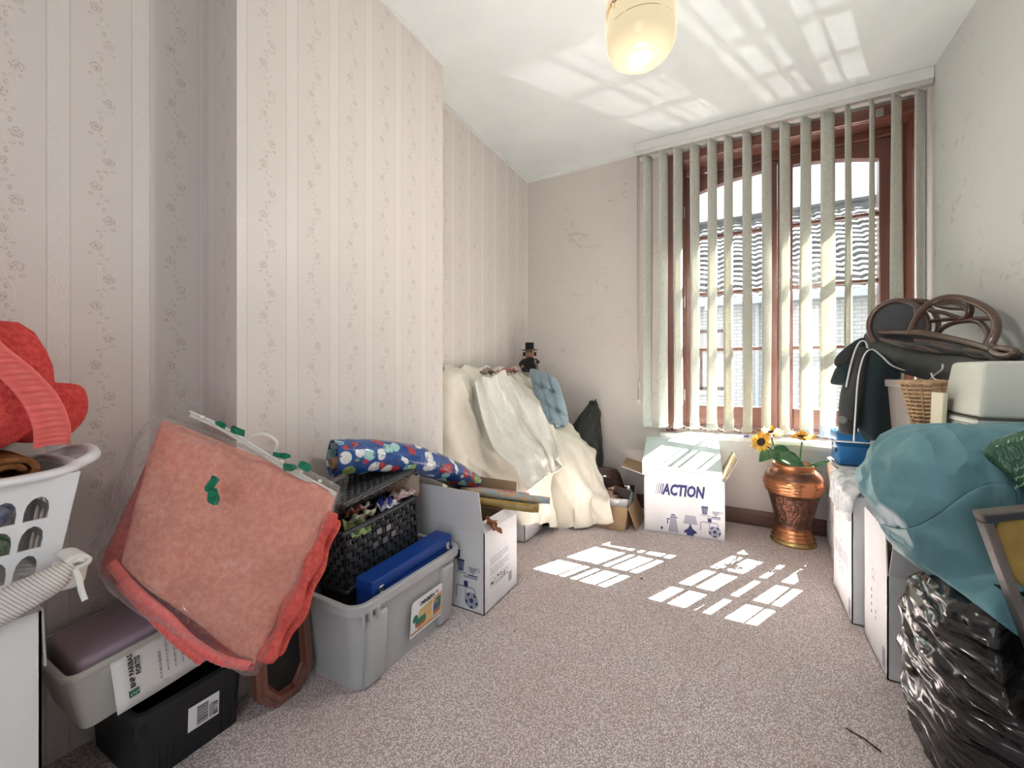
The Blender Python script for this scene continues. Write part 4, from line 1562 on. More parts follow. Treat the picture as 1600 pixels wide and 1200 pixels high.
# ---- coral blanket folded on top
M_CORAL = fuzzy('coral_wool', (0.82, 0.105, 0.095), (0.60, 0.055, 0.055), 0.5)
M_SATIN, nt, b = new_mat('coral_satin_ribbed')
b.inputs['Base Color'].default_value = (0.85, 0.13, 0.12, 1)
b.inputs['Roughness'].default_value = 0.4
b.inputs['Sheen Weight'].default_value = 0.3
v = coords(nt, 'UV')
cb_ = thing('folded_blanket', 'coral red wool blanket with satin edge folded on the laundry basket', 'blanket', (-1.37, 0.08, 0.840))
CBM = Matrix.Translation((1.37, -0.08, -0.842))
def cbp(name, me, m, sub=0):
    o = smooth(obj(name, me, m, cb_))
    o.data.transform(CBM)
    if sub:
        subsurf(o, sub)
    return o
def fold_lump(y0, y1, z0, z1, x0, x1, seed, wob=0.012, tilt=0.0):
    """one thick blanket fold lying along y"""
    zc = (z0 + z1) / 2
    return slab([(x0, y0, zc - tilt), (x0, y1, zc + tilt), (x1, y1, zc + tilt), (x1, y0, zc - tilt)], z1 - z0, 20, 14, 6, wob, 9, seed)
cbp('fold', fold_lump(-0.26, 0.300, 0.845, 1.105, -1.50, -1.190, 1.0, wob=0.022), M_CORAL)
cbp('fold', fold_lump(-0.26, 0.185, 1.060, 1.155, -1.49, -1.215, 3.0, tilt=-0.020), M_CORAL)
cbp('fold', fold_lump(0.10, 0.362, 0.862, 0.995, -1.515, -1.27, 4.0, tilt=-0.025), M_CORAL)
# satin binding: a band that runs down the front of the folds, with small pleats
def satin_band(path, wdir, wid, th=0.010, pleat=0.004, n=90):
    path = catmull(path, n // (len(path) - 1))
    wd = Vector(wdir).normalized()
    m = 8
    P = np.zeros((len(path), m + 1, 3))
    for i, p in enumerate(path):
        t = (path[min(i + 1, len(path) - 1)] - path[max(i - 1, 0)]).normalized()
        nr = wd.cross(t).normalized()
        pl = pleat * (math.sin(i * 1.9) + 0.6 * math.sin(i * 3.1 + 1))
        for j in range(m + 1):
            s = j / m - 0.5
            P[i, j] = p + wd * wid * s + nr * (th * (1 - (2 * s) ** 2) + pl * (1 - (2 * s) ** 4))
    return grid_mesh(P)
M_SATIN2 = pm('coral_satin', (0.86, 0.15, 0.13), 0.38, sheen=0.4, spec=0.4)
o = cbp('satin_binding', satin_band([(-1.215, 0.150, 1.128), (-1.200, 0.165, 1.085), (-1.186, 0.190, 1.045), (-1.180, 0.225, 1.00), (-1.180, 0.255, 0.950), (-1.184, 0.272, 0.895), (-1.200, 0.276, 0.852)], (0.45, 0.88, 0.1), 0.050, 0.006, 0.0022), M_SATIN2)
solidify(o, 0.004)

# ---- ribbed white cloth squeezed between the basket and the box
M_RIB, nt, b = new_mat('white_ribbed_knit')
(x, y, z), pos = obj_xyz(nt)
st_ = ((y * 0.8 + z * 0.6) * 190).fract()
rib = (st_ - 0.5).abs()
b.inputs['Roughness'].default_value = 0.9
nt.links.new(mixc(nt, rib.sstep(0.36, 0.46), (0.72, 0.68, 0.63), (0.22, 0.20, 0.19)), b.inputs['Base Color'])
add_bump(nt, b, rib * -1.0 + tex_noise(nt, 90, 3, 0.6, pos) * 0.5, 0.5, 0.004)
tw = thing('striped_cloth', 'white ribbed towel squeezed under the laundry basket', 'cloth', (-1.33, 0.15, 0.53))
TM = Matrix.Translation((1.33, -0.15, -0.53))
o = smooth(obj('towel', slab([wp(-40, 938, 0.750), wp(118, 868, 0.825), wp(112, 912, 0.818), wp(-40, 1004, 0.750)], 0.054, 26, 16, 4, 0.014, 14, 2.0), M_RIB, tw))
o.data.transform(TM)
o = smooth(obj('towel_end', slab([wp(78, 876, 0.825), wp(140, 872, 0.855), wp(128, 915, 0.845), wp(88, 925, 0.82)], 0.045, 16, 14, 4, 0.010, 18, 6.0), M_WFAB, tw))
o.data.transform(TM)
P2 = spiral(-1.235, -1.165, 0.305, 0.612, 1.4, 0.006, 0.016)
o = smooth(solidify(obj('rolled_edge', grid_mesh(P2), M_WFAB, tw), 0.008))
o.data.transform(TM)
o = smooth(obj('tie_string', tube(catmull([wp(118, 890, 0.815), wp(124, 905, 0.81), wp(127, 922, 0.81), wp(133, 938, 0.81)], 5), 0.005, 8), M_WFAB, tw))
o.data.transform(TM)
o = smooth(solidify(obj('plastic_fold', grid_mesh(np.array([[(-1.222 + 0.004 * math.sin(i), -0.10 + 0.02 * i, 0.575 + 0.02 * j + 0.008 * math.sin(i * 1.4 + j)) for j in range(4)] for i in range(9)])), pm('white_sheet_plastic', (0.72, 0.76, 0.74), 0.3), tw), 0.003))
o.data.transform(TM)

# ---- black storage crate on the floor
M_BLACKP = pm('black_plastic', (0.013, 0.014, 0.017), 0.45, bump=0.1, bscale=200, spec=0.45)
def tub(bot, top, h, wall=0.006, rim_w=0.014, rim_h=0.02, ncorner=5, rad=0.03):
    """open rounded tub; bot/top = (half x, half y)"""
    def ring(hx, hy, z, r):
        out_ = []
        for cxs, cys, a0 in ((1, 1, 0), (-1, 1, 90), (-1, -1, 180), (1, -1, 270)):
            for k in range(ncorner + 1):
                a = R(a0 + 90 * k / ncorner)
                out_.append((cxs * (hx - r) + r * math.cos(a), cys * (hy - r) + r * math.sin(a), z))
        return out_
    L = [ring(bot[0], bot[1], 0, rad), ring(top[0], top[1], h - rim_h, rad), ring(top[0] + rim_w, top[1] + rim_w, h - rim_h, rad + rim_w), ring(top[0] + rim_w, top[1] + rim_w, h - 0.003, rad + rim_w),
         ring(top[0] + rim_w - 0.003, top[1] + rim_w - 0.003, h, rad + rim_w), ring(top[0] - wall + 0.003, top[1] - wall + 0.003, h, rad), ring(top[0] - wall, top[1] - wall, h - 0.003, rad - wall / 2), ring(bot[0] - wall, bot[1] - wall, wall, rad - wall / 2)]
    bm = bmesh.new()
    RR = [[bm.verts.new(p) for p in r_] for r_ in L]
    n = len(RR[0])
    for a, b_ in zip(RR, RR[1:]):
        for k in range(n):
            bm.faces.new((a[k], a[(k + 1) % n], b_[(k + 1) % n], b_[k]))
    bm.faces.new(list(reversed(RR[0])))
    bm.faces.new(RR[-1])
    return bm
bc = thing('storage_crate', 'low black plastic storage crate with a barcode sticker on the carpet', 'crate', (-1.383, 0.540, 0), (0, 0, R(1)))
smooth(obj('tub', tub((0.135, 0.112), (0.142, 0.120), 0.185, rad=0.02), M_BLACKP, bc), 35)
for yy in (-0.080, -0.055, 0.070, 0.092):
    obj('rib', boxm(0.132, 0.1405, yy - 0.004, yy + 0.004, 0.004, 0.160, 0.002), M_BLACKP, bc)
obj('corner_guard', boxm(0.10, 0.150, -0.128, -0.105, 0.13, 0.168, 0.006), M_BLACKP, bc)
st = print_frame((0.1405, 0.020, 0.095), (0.03, 1, 0), (0.05, 0, 1))
bm = bmesh.new()
rect2d(bm, -0.036, -0.032, 0.036, 0.032, t=0.0006)
sk = flat('sticker', bm, [M_PWHITE], bc, st)
bm = bmesh.new()
rnd = random.Random(3)
yv = -0.026
while yv < 0.024:
    wd = rnd.choice((0.0012, 0.002, 0.003))
    rect2d(bm, -0.016, yv, 0.010, yv + wd, t=0.0010)
    yv += wd + rnd.choice((0.0012, 0.002))
for k in range(4):
    rect2d(bm, 0.013 + k * 0.003, -0.026, 0.0145 + k * 0.003, 0.010 + 0.004 * (k % 2), t=0.0010)
flat('barcode', bm, [M_PDARK], sk, st)
me = text_mesh('80118', 0.014, bold=0.0003)
o = obj('number_print', me, M_PDARK, sk)
o.data.transform(st @ Matrix.Translation((0.033, -0.026, 0.001)) @ Matrix.Rotation(R(90), 4, 'Z'))

# ---- clear plastic box with a lilac lid standing on the crate
M_CLEARBOX = pm('frosted_plastic', (0.68, 0.66, 0.62), 0.35, trans=0.35, spec=0.4, ior=1.2)
M_LILAC = pm('lilac_plastic', (0.40, 0.31, 0.38), 0.4, spec=0.4)
cbx = thing('plastic_box', 'frosted plastic storage box with a lilac tray, standing on the black crate', 'box', (-1.405, 0.475, 0.196), (R(5), R(3), R(2)))
smooth(obj('tub', tub((0.100, 0.130), (0.112, 0.150), 0.150, 0.005, 0.006, 0.012, rad=0.022), M_CLEARBOX, cbx), 35)
o = smooth(obj('inner_tray', boxm(-0.094, 0.094, -0.126, 0.126, 0.02, 0.162, 0.014, 3), M_LILAC, cbx), 35)
# bank letter clipped over the front
lt = thing('bank_letter', 'folded white bank letter lying over the front of the frosted box', 'paper', (-1.268, 0.520, 0.205), (R(3), R(-8), R(2)))
M_PAPER = pm('letter_paper', (0.76, 0.74, 0.72), 0.7)
n = 10
P = np.zeros((n + 1, 6, 3))
for i in range(n + 1):
    for j in range(6):
        P[i, j] = (0.003 * math.sin(i * 0.5) - 0.006 * (j / 5) ** 2, -0.125 + 0.25 * i / n, 0.0 + 0.130 * j / 5)
o = smooth(solidify(obj('sheet', grid_mesh(P), M_PAPER, lt), 0.001))
lM = print_frame((0.0022, 0, 0), (0, 1, 0), (0, 0, 1))
for txt, xx, yy, s in (('BNP PARIBAS', -0.088, 0.042, 0.0135), ('FORTIS', -0.075, 0.066, 0.0135)):
    me = text_mesh(txt, s, bold=0.0003)
    o = obj('letterhead', me, M_PDARK, lt)
    o.data.transform(lM @ Matrix.Translation((xx, yy, 0.001)) @ Matrix.Rotation(R(90), 4, 'Z'))
bm = bmesh.new()
rect2d(bm, -0.102, 0.022, -0.082, 0.038, t=0.001)
o = flat('green_logo', bm, [pm('print_green', (0.04, 0.17, 0.10), 0.6)], lt, lM)
bm = bmesh.new()
for k in range(4):
    poly2d(bm, [(-0.099 + 0.0042 * k, 0.026 + 0.002 * (k % 2)), (-0.096 + 0.0042 * k, 0.027 + 0.002 * (k % 2)), (-0.0975 + 0.0042 * k, 0.031 + 0.002 * (k % 2))], t=0.0014)
flat('logo_stars', bm, [M_PWHITE], lt, lM)
bm = bmesh.new()
rnd = random.Random(7)
for k in range(9):
    xx = -0.04 + 0.016 * k
    y_ = 0.035 if k else 0.025
    while y_ < (0.115 if k % 3 else 0.09):
        wd = rnd.uniform(0.004, 0.014)
        rect2d(bm, xx, y_, xx + (0.003 if k else 0.0045), y_ + wd, t=0.001)
        y_ += wd + 0.003
for k in range(16):
    rect2d(bm, -0.058 + 0.0022 * k, 0.012, -0.057 + 0.0022 * k, 0.020, t=0.001)
flat('letter_lines', bm, [M_PGREY], lt, lM)

# ================================================================ PINK BLANKETS IN A CLEAR ZIP BAG
M_SALMON = fuzzy('salmon_fleece', (0.86, 0.36, 0.27), (0.74, 0.27, 0.20), 0.5, 200)
M_CORAL2 = fuzzy('coral_fleece', (0.80, 0.15, 0.12), (0.62, 0.09, 0.08), 0.4, 200)
M_GREEN = pm('green_tape', (0.01, 0.22, 0.12), 0.35, var=0.4, vscale=60)
M_FILM = clear_film('clear_bag_film', (0.98, 0.98, 0.98), 0.13, 0.16, 1.0, 11)
M_ZIP = pm('zip_tape_white', (0.74, 0.72, 0.66), 0.5)
pb = thing('bagged_blankets', 'salmon and coral blankets in a clear zip bag leaning on the chimney corner', 'blankets', tuple(wp(385, 1040, 1.04)))
PBM = Matrix.Translation(-Vector(wp(385, 1040, 1.04)))
def pbp(name, me, m, sm=True, parent=None):
    o = obj(name, me, m, parent or pb)
    o.data.transform(PBM)
    return smooth(o) if sm else o
SAL = [(250, 650, 1.12), (533, 768, 1.21), (398, 1046, 1.04), (186, 880, 1.00)]
pbp('salmon_blanket', slab([wp(*q) for q in SAL], 0.105, 34, 34, 4, 0.020, 6, 2.0, rnd=0.06), M_SALMON)
COR = [(240, 700, 1.175), (530, 792, 1.255), (396, 1060, 1.075), (150, 895, 1.03)]
pbp('coral_blanket', slab([wp(*q) for q in COR], 0.07, 24, 24, 7, 0.012, 8, 5.0, rnd=0.08), M_CORAL2)
# satin edges of the coral blanket, pleated, along the lower left
for path in ([(175, 880, 1.0), (215, 925, 0.99), (262, 965, 0.99), (300, 1003, 0.995), (345, 1030, 1.005), (388, 1040, 1.025)],
             [(190, 910, 1.015), (235, 957, 1.005), (275, 997, 1.005), (318, 1032, 1.015)]):
    wdir = wp(300, 1000, 1.0) - wp(318, 980, 1.0)
    o = pbp('satin_edge', satin_band([wp(*q) for q in path], wdir, 0.030, 0.008, 0.0022, 80), M_SATIN2)
    solidify(o, 0.004)
# right-hand side of the pile: puffy folds seen end on
for path, r in (([(516, 800, 1.19), (490, 870, 1.14), (455, 950, 1.09), (415, 1030, 1.05)], 0.024), ([(524, 812, 1.22), (500, 880, 1.18), (468, 960, 1.12), (430, 1020, 1.08)], 0.018)):
    pts = catmull([wp(*q) for q in path], 8)
    bm = tube(pts, [r * (0.9 + 0.25 * math.sin(i * 0.9)) for i in range(len(pts))], 10)
    pbp('side_fold', bm, M_CORAL2)
FILM = [(236, 640, 1.13), (542, 756, 1.225), (404, 1066, 1.05), (138, 893, 0.99)]
o = pbp('clear_bag', slab([wp(*q) for q in FILM], 0.205, 44, 44, 7, 0.030, 9, 9.0, rnd=0.1), M_FILM)
# loose film flares
def flare(pts, name='film_flare'):
    P = np.array([[list(p) for p in row] for row in pts])
    o = pbp(name, grid_mesh(P), M_FILM)
    subsurf(o, 2)
flare([[wp(248, 660, 1.14), wp(262, 625, 1.20), wp(285, 612, 1.22)], [wp(285, 655, 1.15), wp(290, 632, 1.20), wp(310, 622, 1.22)], [wp(330, 668, 1.16), wp(332, 645, 1.20), wp(345, 642, 1.22)]])
flare([[wp(505, 765, 1.20), wp(520, 748, 1.24), wp(543, 736, 1.25)], [wp(515, 785, 1.20), wp(530, 765, 1.23), wp(547, 748, 1.26)], [wp(518, 815, 1.20), wp(532, 790, 1.23), wp(541, 762, 1.25)]])
# zip band, handle and green tape scraps along the top
zp = [wp(298, 648, 1.125), wp(350, 672, 1.13), wp(400, 703, 1.145), wp(455, 737, 1.165), wp(524, 774, 1.195)]
cz = catmull(zp, 8)
bm = bmesh.new()
bm_tube(bm, cz, 0.006, 8)
zb = pbp('zip_band', bm, M_ZIP)
o = pbp('zip_seam', tube([p + Vector((0.004, -0.004, 0.010)) for p in cz], 0.003, 6), M_ZIP, parent=zb)
pbp('handle', tube(catmull([wp(384, 688, 1.135), wp(400, 680, 1.13), wp(418, 680, 1.135), wp(433, 692, 1.14), wp(428, 708, 1.15)], 6), 0.004, 8), M_ZIP)
def scrap(cx, cy, d, w_, h_, a, seed):
    rnd = random.Random(seed)
    n = 9
    r0 = wp(cx + 1, cy, d) - wp(cx, cy, d)
    u0 = wp(cx, cy - 1, d) - wp(cx, cy, d)
    ca, sa = math.cos(R(a)), math.sin(R(a))
    ring = []
    nrm = Vector((0.75, -0.6, 0.25)).normalized()
    bm = bmesh.new()
    pts2 = []
    for k in range(n):
        t = 2 * math.pi * k / n
        e = rnd.uniform(0.7, 1.15)
        x, y = math.copysign(abs(math.cos(t)) ** 0.6, math.cos(t)) * w_ / 2 * e, math.copysign(abs(math.sin(t)) ** 0.6, math.sin(t)) * h_ / 2 * e
        x, y = x * ca - y * sa, x * sa + y * ca
        pts2.append(wp(cx, cy, d) + r0 * x + u0 * y + nrm * rnd.uniform(-0.002, 0.004))
    A = [bm.verts.new(p) for p in pts2]
    B = [bm.verts.new(p - nrm * 0.003) for p in pts2]
    bm.faces.new(A)
    bm.faces.new(list(reversed(B)))
    for k in range(n):
        j = (k + 1) % n
        bm.faces.new((A[j], A[k], B[k], B[j]))
    bmesh.ops.recalc_face_normals(bm, faces=bm.faces)
    pbp('green_tape', bm, M_GREEN, False)
scrap(331, 757, 0.995, 17, 30, -25, 1)
scrap(333, 776, 0.993, 20, 26, -10, 2)
scrap(346, 663, 1.10, 20, 10, -30, 3)
scrap(372, 674, 1.11, 26, 14, -15, 4)
scrap(441, 712, 1.13, 28, 10, -12, 5)
scrap(452, 730, 1.135, 24, 14, -5, 6)
scrap(475, 728, 1.14, 26, 16, -30, 7)
for px_, py_, d in ((316, 652, 1.115), (335, 662, 1.12), (368, 678, 1.125), (440, 722, 1.15), (470, 738, 1.165), (500, 752, 1.18)):
    bm = bmesh.new()
    bmesh.ops.create_icosphere(bm, subdivisions=2, radius=0.006)
    bmesh.ops.translate(bm, verts=bm.verts, vec=wp(px_, py_, d))
    pbp('zip_tooth_knob', bm, M_ZIP)

# ================================================================ OCTAGONAL WOODEN FRAME
M_FRAMEW = wood_mat('red_brown_wood', (0.20, 0.075, 0.05), (0.11, 0.035, 0.025), 0.3, 'z', coat=0.4)
of = thing('octagonal_frame', 'octagonal red-brown wooden frame leaning behind the bagged blankets', 'frame', (-1.200, 0.765, 0), (0, R(-6), 0))
hy, H_, ch = 0.088, 0.46, 0.052
octo = [(-hy + ch, 0), (hy - ch, 0), (hy, ch), (hy, H_ - ch), (hy - ch, H_), (-hy + ch, H_), (-hy, H_ - ch), (-hy, ch)]
def octo_in(d):
    cy, cz_ = 0, H_ / 2
    return [(cy + (y - cy) * (1 - d / hy), cz_ + (z - cz_) * (1 - d / (H_ / 2))) for y, z in octo]
prof = [(0.0, -0.016), (0.0, 0.006), (0.008, 0.012), (0.014, 0.010), (0.018, 0.016), (0.028, 0.014), (0.032, 0.004), (0.036, -0.004), (0.036, -0.016)]
for k in range(8):
    j = (k + 1) % 8
    bm = bmesh.new()
    rows = []
    for d, x in prof:
        q = octo_in(d)
        rows.append([bm.verts.new((x, *q[k])), bm.verts.new((x, *q[j]))])
    m = len(rows)
    for i in range(m):
        a, b_ = rows[i], rows[(i + 1) % m]
        bm.faces.new((a[0], a[1], b_[1], b_[0]))
    bm.faces.new([r_[0] for r_ in rows])
    bm.faces.new([r_[1] for r_ in reversed(rows)])
    bmesh.ops.recalc_face_normals(bm, faces=bm.faces)
    obj('moulding', bm, M_FRAMEW, of)
bm = bmesh.new()
a = [bm.verts.new((-0.006, *q)) for q in octo_in(0.030)]
b2 = [bm.verts.new((-0.014, *q)) for q in octo_in(0.030)]
bm.faces.new(a)
bm.faces.new(list(reversed(b2)))
for k in range(8):
    j = (k + 1) % 8
    bm.faces.new((a[j], a[k], b2[k], b2[j]))
bmesh.ops.recalc_face_normals(bm, faces=bm.faces)
obj('dark_panel', bm, pm('dark_panel', (0.012, 0.010, 0.010), 0.2), of)

# ================================================================ GREY PLASTIC CRATE
M_GREYP = pm('grey_plastic', (0.44, 0.445, 0.455), 0.38, var=0.06, vscale=7, spec=0.5)
gc = thing('storage_crate', 'grey plastic storage crate with a picture label holding a blue case', 'crate', (-1.158, 1.115, 0))
smooth(obj('tub', tub((0.135, 0.232), (0.155, 0.262), 0.285, 0.006, 0.014, 0.028, rad=0.045), M_GREYP, gc), 35)
# corner column and grip notches on the long side
for yy in (-0.165, 0.190):
    smooth(obj('side_panel', boxm(0.130, 0.158, yy - 0.050, yy + 0.030, 0.012, 0.240, 0.012, 3, M=Matrix.Rotation(R(3.6), 4, 'Y') @ Matrix.Translation((-0.007, 0, 0.005))), M_GREYP, gc), 40)
for yy in (-0.245, -0.215, -0.185):
    obj('rim_bracket', boxm(0.158, 0.172, yy - 0.005, yy + 0.005, 0.225, 0.262, 0.002), M_GREYP, gc)
lab = print_frame((0.1555, 0.055, 0.060), (0, 1, 0), (0.075, 0, 1))
def rrect(bm, x0, y0, x1, y1, r, **k):
    pts = []
    for cx, cy, a0 in ((x1 - r, y1 - r, 0), (x0 + r, y1 - r, 90)):
        for i in range(6):
            a = R(a0 + 18 * i)
            pts.append((cx + r * math.cos(a), cy + r * math.sin(a)))
    pts += [(x0, y0), (x1, y0)]
    poly2d(bm, pts, **k)
bm = bmesh.new()
rrect(bm, -0.085, 0.0, 0.085, 0.130, 0.015, t=0.0008)
pl = flat('picture_label', bm, [M_PWHITE], gc, lab)
M_LOR = pm('label_orange', (0.62, 0.33, 0.15), 0.5, var=0.25, vscale=30)
M_LYE = pm('label_yellow', (0.72, 0.50, 0.22), 0.5, var=0.2, vscale=30)
M_LGR = pm('label_green', (0.03, 0.20, 0.14), 0.5)
M_LRE = pm('label_red', (0.42, 0.10, 0.07), 0.5)
M_LBL = pm('label_blue', (0.05, 0.12, 0.30), 0.5)
bm = bmesh.new()
poly2d(bm, [(-0.082, 0.008), (0.082, 0.008), (0.082, 0.016), (-0.082, 0.016)], t=0.0012, mi=0)
poly2d(bm, [(-0.045, 0.016), (0.030, 0.016), (0.030, 0.092), (-0.045, 0.084)], t=0.0012, mi=1)
poly2d(bm, [(0.036, 0.020), (0.082, 0.020), (0.082, 0.098), (0.036, 0.094)], t=0.0012, mi=0)
circ2d(bm, 0.006, 0.072, 0.020, 18, t=0.0016, mi=1, ry=0.016)
circ2d(bm, -0.062, 0.062, 0.014, 16, t=0.0016, mi=2)
poly2d(bm, [(-0.060, 0.026), (-0.010, 0.026), (-0.006, 0.044), (-0.056, 0.044)], t=0.0020, mi=3)
poly2d(bm, [(-0.064, 0.038), (-0.004, 0.038), (-0.010, 0.058), (-0.056, 0.056)], t=0.0024, mi=2)
poly2d(bm, [(0.038, 0.026), (0.076, 0.030), (0.076, 0.040), (0.038, 0.036)], t=0.0016, mi=3)
poly2d(bm, [(0.038, 0.037), (0.060, 0.040), (0.060, 0.068), (0.038, 0.064)], t=0.0016, mi=4)
poly2d(bm, [(0.061, 0.040), (0.078, 0.041), (0.078, 0.072), (0.061, 0.069)], t=0.0016, mi=2)
circ2d(bm, 0.064, 0.078, 0.013, 14, t=0.0020, mi=2, ry=0.007)
flat('label_pictures', bm, [M_LOR, M_LYE, M_LGR, M_LRE, M_LBL], pl, lab)
me = text_mesh('OMNIBERN', 0.021, shear=0.1, bold=0.0006)
o = obj('label_name', me, M_PDARK, pl)
o.data.transform(lab @ Matrix.Translation((-0.043, 0.098, 0.0014)) @ Matrix.Diagonal((0.78, 1, 1, 1)))
bm = bmesh.new()
circ2d(bm, 0.054, 0.108, 0.006, 12, t=0.0014)
flat('label_dot', bm, [M_LRE], pl, lab)

# blue case with two latches lying in the crate
M_BLUE = pm('blue_leatherette', (0.010, 0.055, 0.30), 0.4, bump=0.25, bscale=260, var=0.15, vscale=12)
M_NICKEL = pm('nickel_latch', (0.75, 0.72, 0.66), 0.25, 1.0, bump=0.3, bscale=120)
bcz = thing('blue_case', 'long bright blue case with two metal latches in the grey crate', 'case', (-1.070, 1.150, 0.205), (R(2.5), R(0), R(-0.5)))
obj('lower_shell', boxm(-0.042, 0.040, -0.20, 0.215, 0.0, 0.072, 0.005), M_BLUE, bcz)
obj('lid', boxm(-0.042, 0.040, -0.20, 0.215, 0.074, 0.118, 0.005), M_BLUE, bcz)
for yy in (-0.165, 0.185):
    la = obj('latch', boxm(0.038, 0.045, yy - 0.011, yy + 0.011, 0.060, 0.094, 0.003), M_NICKEL, bcz)
    obj('hasp', boxm(0.043, 0.050, yy - 0.006, yy + 0.006, 0.048, 0.074, 0.003), M_NICKEL, la)

# dark shoe box hidden in the crate that carries the wicker basket
o = tag(obj('shoe_box', boxm(-1.278, -1.15, 0.94, 1.27, 0.010, 0.254, 0.003), pm('black_card', (0.02, 0.02, 0.022), 0.7)), 'black shoe box in the grey crate under the wicker hamper', 'box')

# ================================================================ BLACK WICKER HAMPER WITH OPEN LID
M_WICK = pm('black_rattan', (0.030, 0.032, 0.036), 0.25, bump=0.1, bscale=90, spec=0.6)
M_WICKIN = pm('black_lining', (0.010, 0.010, 0.012), 0.8)
wb = thing('wicker_hamper', 'black woven hamper with its lid ajar and fabrics inside', 'basket', (-1.216, 1.105, 0.270), (R(5), R(0), R(0)))
WX, WY, WH = 0.079, 0.172, 0.205
def weave(P00, P10, P11, P01, ncol, nrow, amp=0.0045):
    """flat strips woven over upright stakes on a panel; one joined piece"""
    P00, P10, P11, P01 = [Vector(p) for p in (P00, P10, P11, P01)]
    n = (P10 - P00).cross(P01 - P00).normalized()
    bm = bmesh.new()
    def pt(u, v):
        return (P00 * (1 - u) + P10 * u) * (1 - v) + (P01 * (1 - u) + P11 * u) * v
    for c in range(ncol + 1):
        bm_tube(bm, [pt(c / ncol, v / 4) for v in range(5)], 0.0032, 5)
    for r in range(nrow):
        v0, v1 = (r + 0.10) / nrow, (r + 0.90) / nrow
        S_ = ncol * 4
        lo, hi = [], []
        for i in range(S_ + 1):
            u = i / S_
            k = math.cos(math.pi * u * ncol + math.pi * (r % 2))
            off = n * (amp * k)
            lo.append((bm.verts.new(pt(u, v0) + off + n * 0.0006), bm.verts.new(pt(u, v0) + off - n * 0.0014)))
            hi.append((bm.verts.new(pt(u, v1) + off + n * 0.0006), bm.verts.new(pt(u, v1) + off - n * 0.0014)))
        for i in range(S_):
            bm.faces.new((lo[i][0], lo[i + 1][0], hi[i + 1][0], hi[i][0]))
            bm.faces.new((lo[i][1], hi[i][1], hi[i + 1][1], lo[i + 1][1]))
            bm.faces.new((lo[i][0], lo[i][1], lo[i + 1][1], lo[i + 1][0]))
            bm.faces.new((hi[i][0], hi[i + 1][0], hi[i + 1][1], hi[i][1]))
    return bm
cor = [(WX, -WY), (WX, WY), (-WX, WY), (-WX, -WY)]
for k, nc in ((0, 16), (1, 8), (2, 16), (3, 8)):
    a, b_ = cor[k], cor[(k + 1) % 4]
    o = obj('woven_side', weave((*a, 0.008), (*b_, 0.008), (*b_, WH), (*a, WH), nc, 9, 0.006), M_WICK, wb)
    o['kind'] = 'stuff'
    smooth(o, 50)
# square accent of wider weave in the middle of the long side
for (yy, zz) in ((-0.025, 0.155), (0.020, 0.150), (-0.045, 0.115), (0.0, 0.112), (0.042, 0.118), (-0.025, 0.075), (0.020, 0.072)):
    obj('wide_strip', boxm(WX + 0.004, WX + 0.0085, yy - 0.014, yy + 0.014, zz - 0.013, zz + 0.013, 0.003), M_WICK, wb)
for z_, r_ in ((0.008, 0.010), (WH, 0.010)):
    pts = []
    for k in range(4):
        a, b_ = Vector((*cor[k], z_)), Vector((*cor[(k + 1) % 4], z_))
        for i in range(26):
            pts.append(a.lerp(b_, i / 26))
    bm = tube(pts, [r_ * (1 + 0.16 * math.sin(i * 2.2)) for i in range(len(pts))], 7, closed=True)
    smooth(obj('plaited_rim', bm, M_WICK, wb))
bm = bmesh.new()
obj('lining', boxm(-WX + 0.008, WX - 0.008, -WY + 0.008, WY - 0.008, 0.006, 0.14), M_WICKIN, wb)
lidh = Matrix.Translation((-WX + 0.004, 0, WH + 0.098)) @ Matrix.Rotation(R(3), 4, 'Y') @ Matrix.Rotation(R(3), 4, 'X')
o = obj('lid', weave((0.0, -WY, 0.03), (2 * WX, -WY, 0.03), (2 * WX, WY, 0.03), (0.0, WY, 0.03), 10, 24), M_WICK, wb)
o['kind'] = 'stuff'
o.data.transform(lidh)
smooth(o, 50)
lo_ = obj('lid_core', boxm(0.0, 2 * WX, -WY, WY, 0.012, 0.026), M_WICKIN, o)
lo_.data.transform(lidh)
pts = []
for a, b_ in (((0, -WY), (2 * WX, -WY)), ((2 * WX, -WY), (2 * WX, WY)), ((2 * WX, WY), (0, WY)), ((0, WY), (0, -WY))):
    for i in range(26):
        pts.append(lidh @ Vector((a[0] + (b_[0] - a[0]) * i / 26, a[1] + (b_[1] - a[1]) * i / 26, 0.018)))
smooth(obj('lid_rim', tube(pts, [0.013 * (1 + 0.14 * math.sin(i * 2.2)) for i in range(len(pts))], 7, closed=True), M_WICK, o))

# fabrics stuffed in the hamper
fabs = [((-1.160, 1.005, 0.486), 0.045, (0.55, 0.50, 0.36), (0.10, 0.10, 0.07), 'cream and black patterned fabric folded at the hamper edge', 0.02),
        ((-1.150, 0.985, 0.462), 0.040, (0.13, 0.24, 0.08), (0.34, 0.40, 0.16), 'olive green fabric scrap hanging from the hamper', -0.02),
        ((-1.190, 1.020, 0.505), 0.036, (0.45, 0.05, 0.06), (0.7, 0.66, 0.6), 'red and white cloth scrap in the hamper', 0.01),
        ((-1.185, 1.165, 0.500), 0.050, (0.02, 0.03, 0.22), (0.03, 0.04, 0.30), 'dark blue cloth bundle in the hamper', 0.0),
        ((-1.170, 1.225, 0.510), 0.048, (0.72, 0.70, 0.68), (0.30, 0.10, 0.08), 'white cloth with red print bunched in the hamper', 0.0),
        ((-1.165, 1.140, 0.492), 0.040, (0.74, 0.74, 0.76), (0.06, 0.06, 0.20), 'white and navy printed cloth in the hamper', 0.0)]
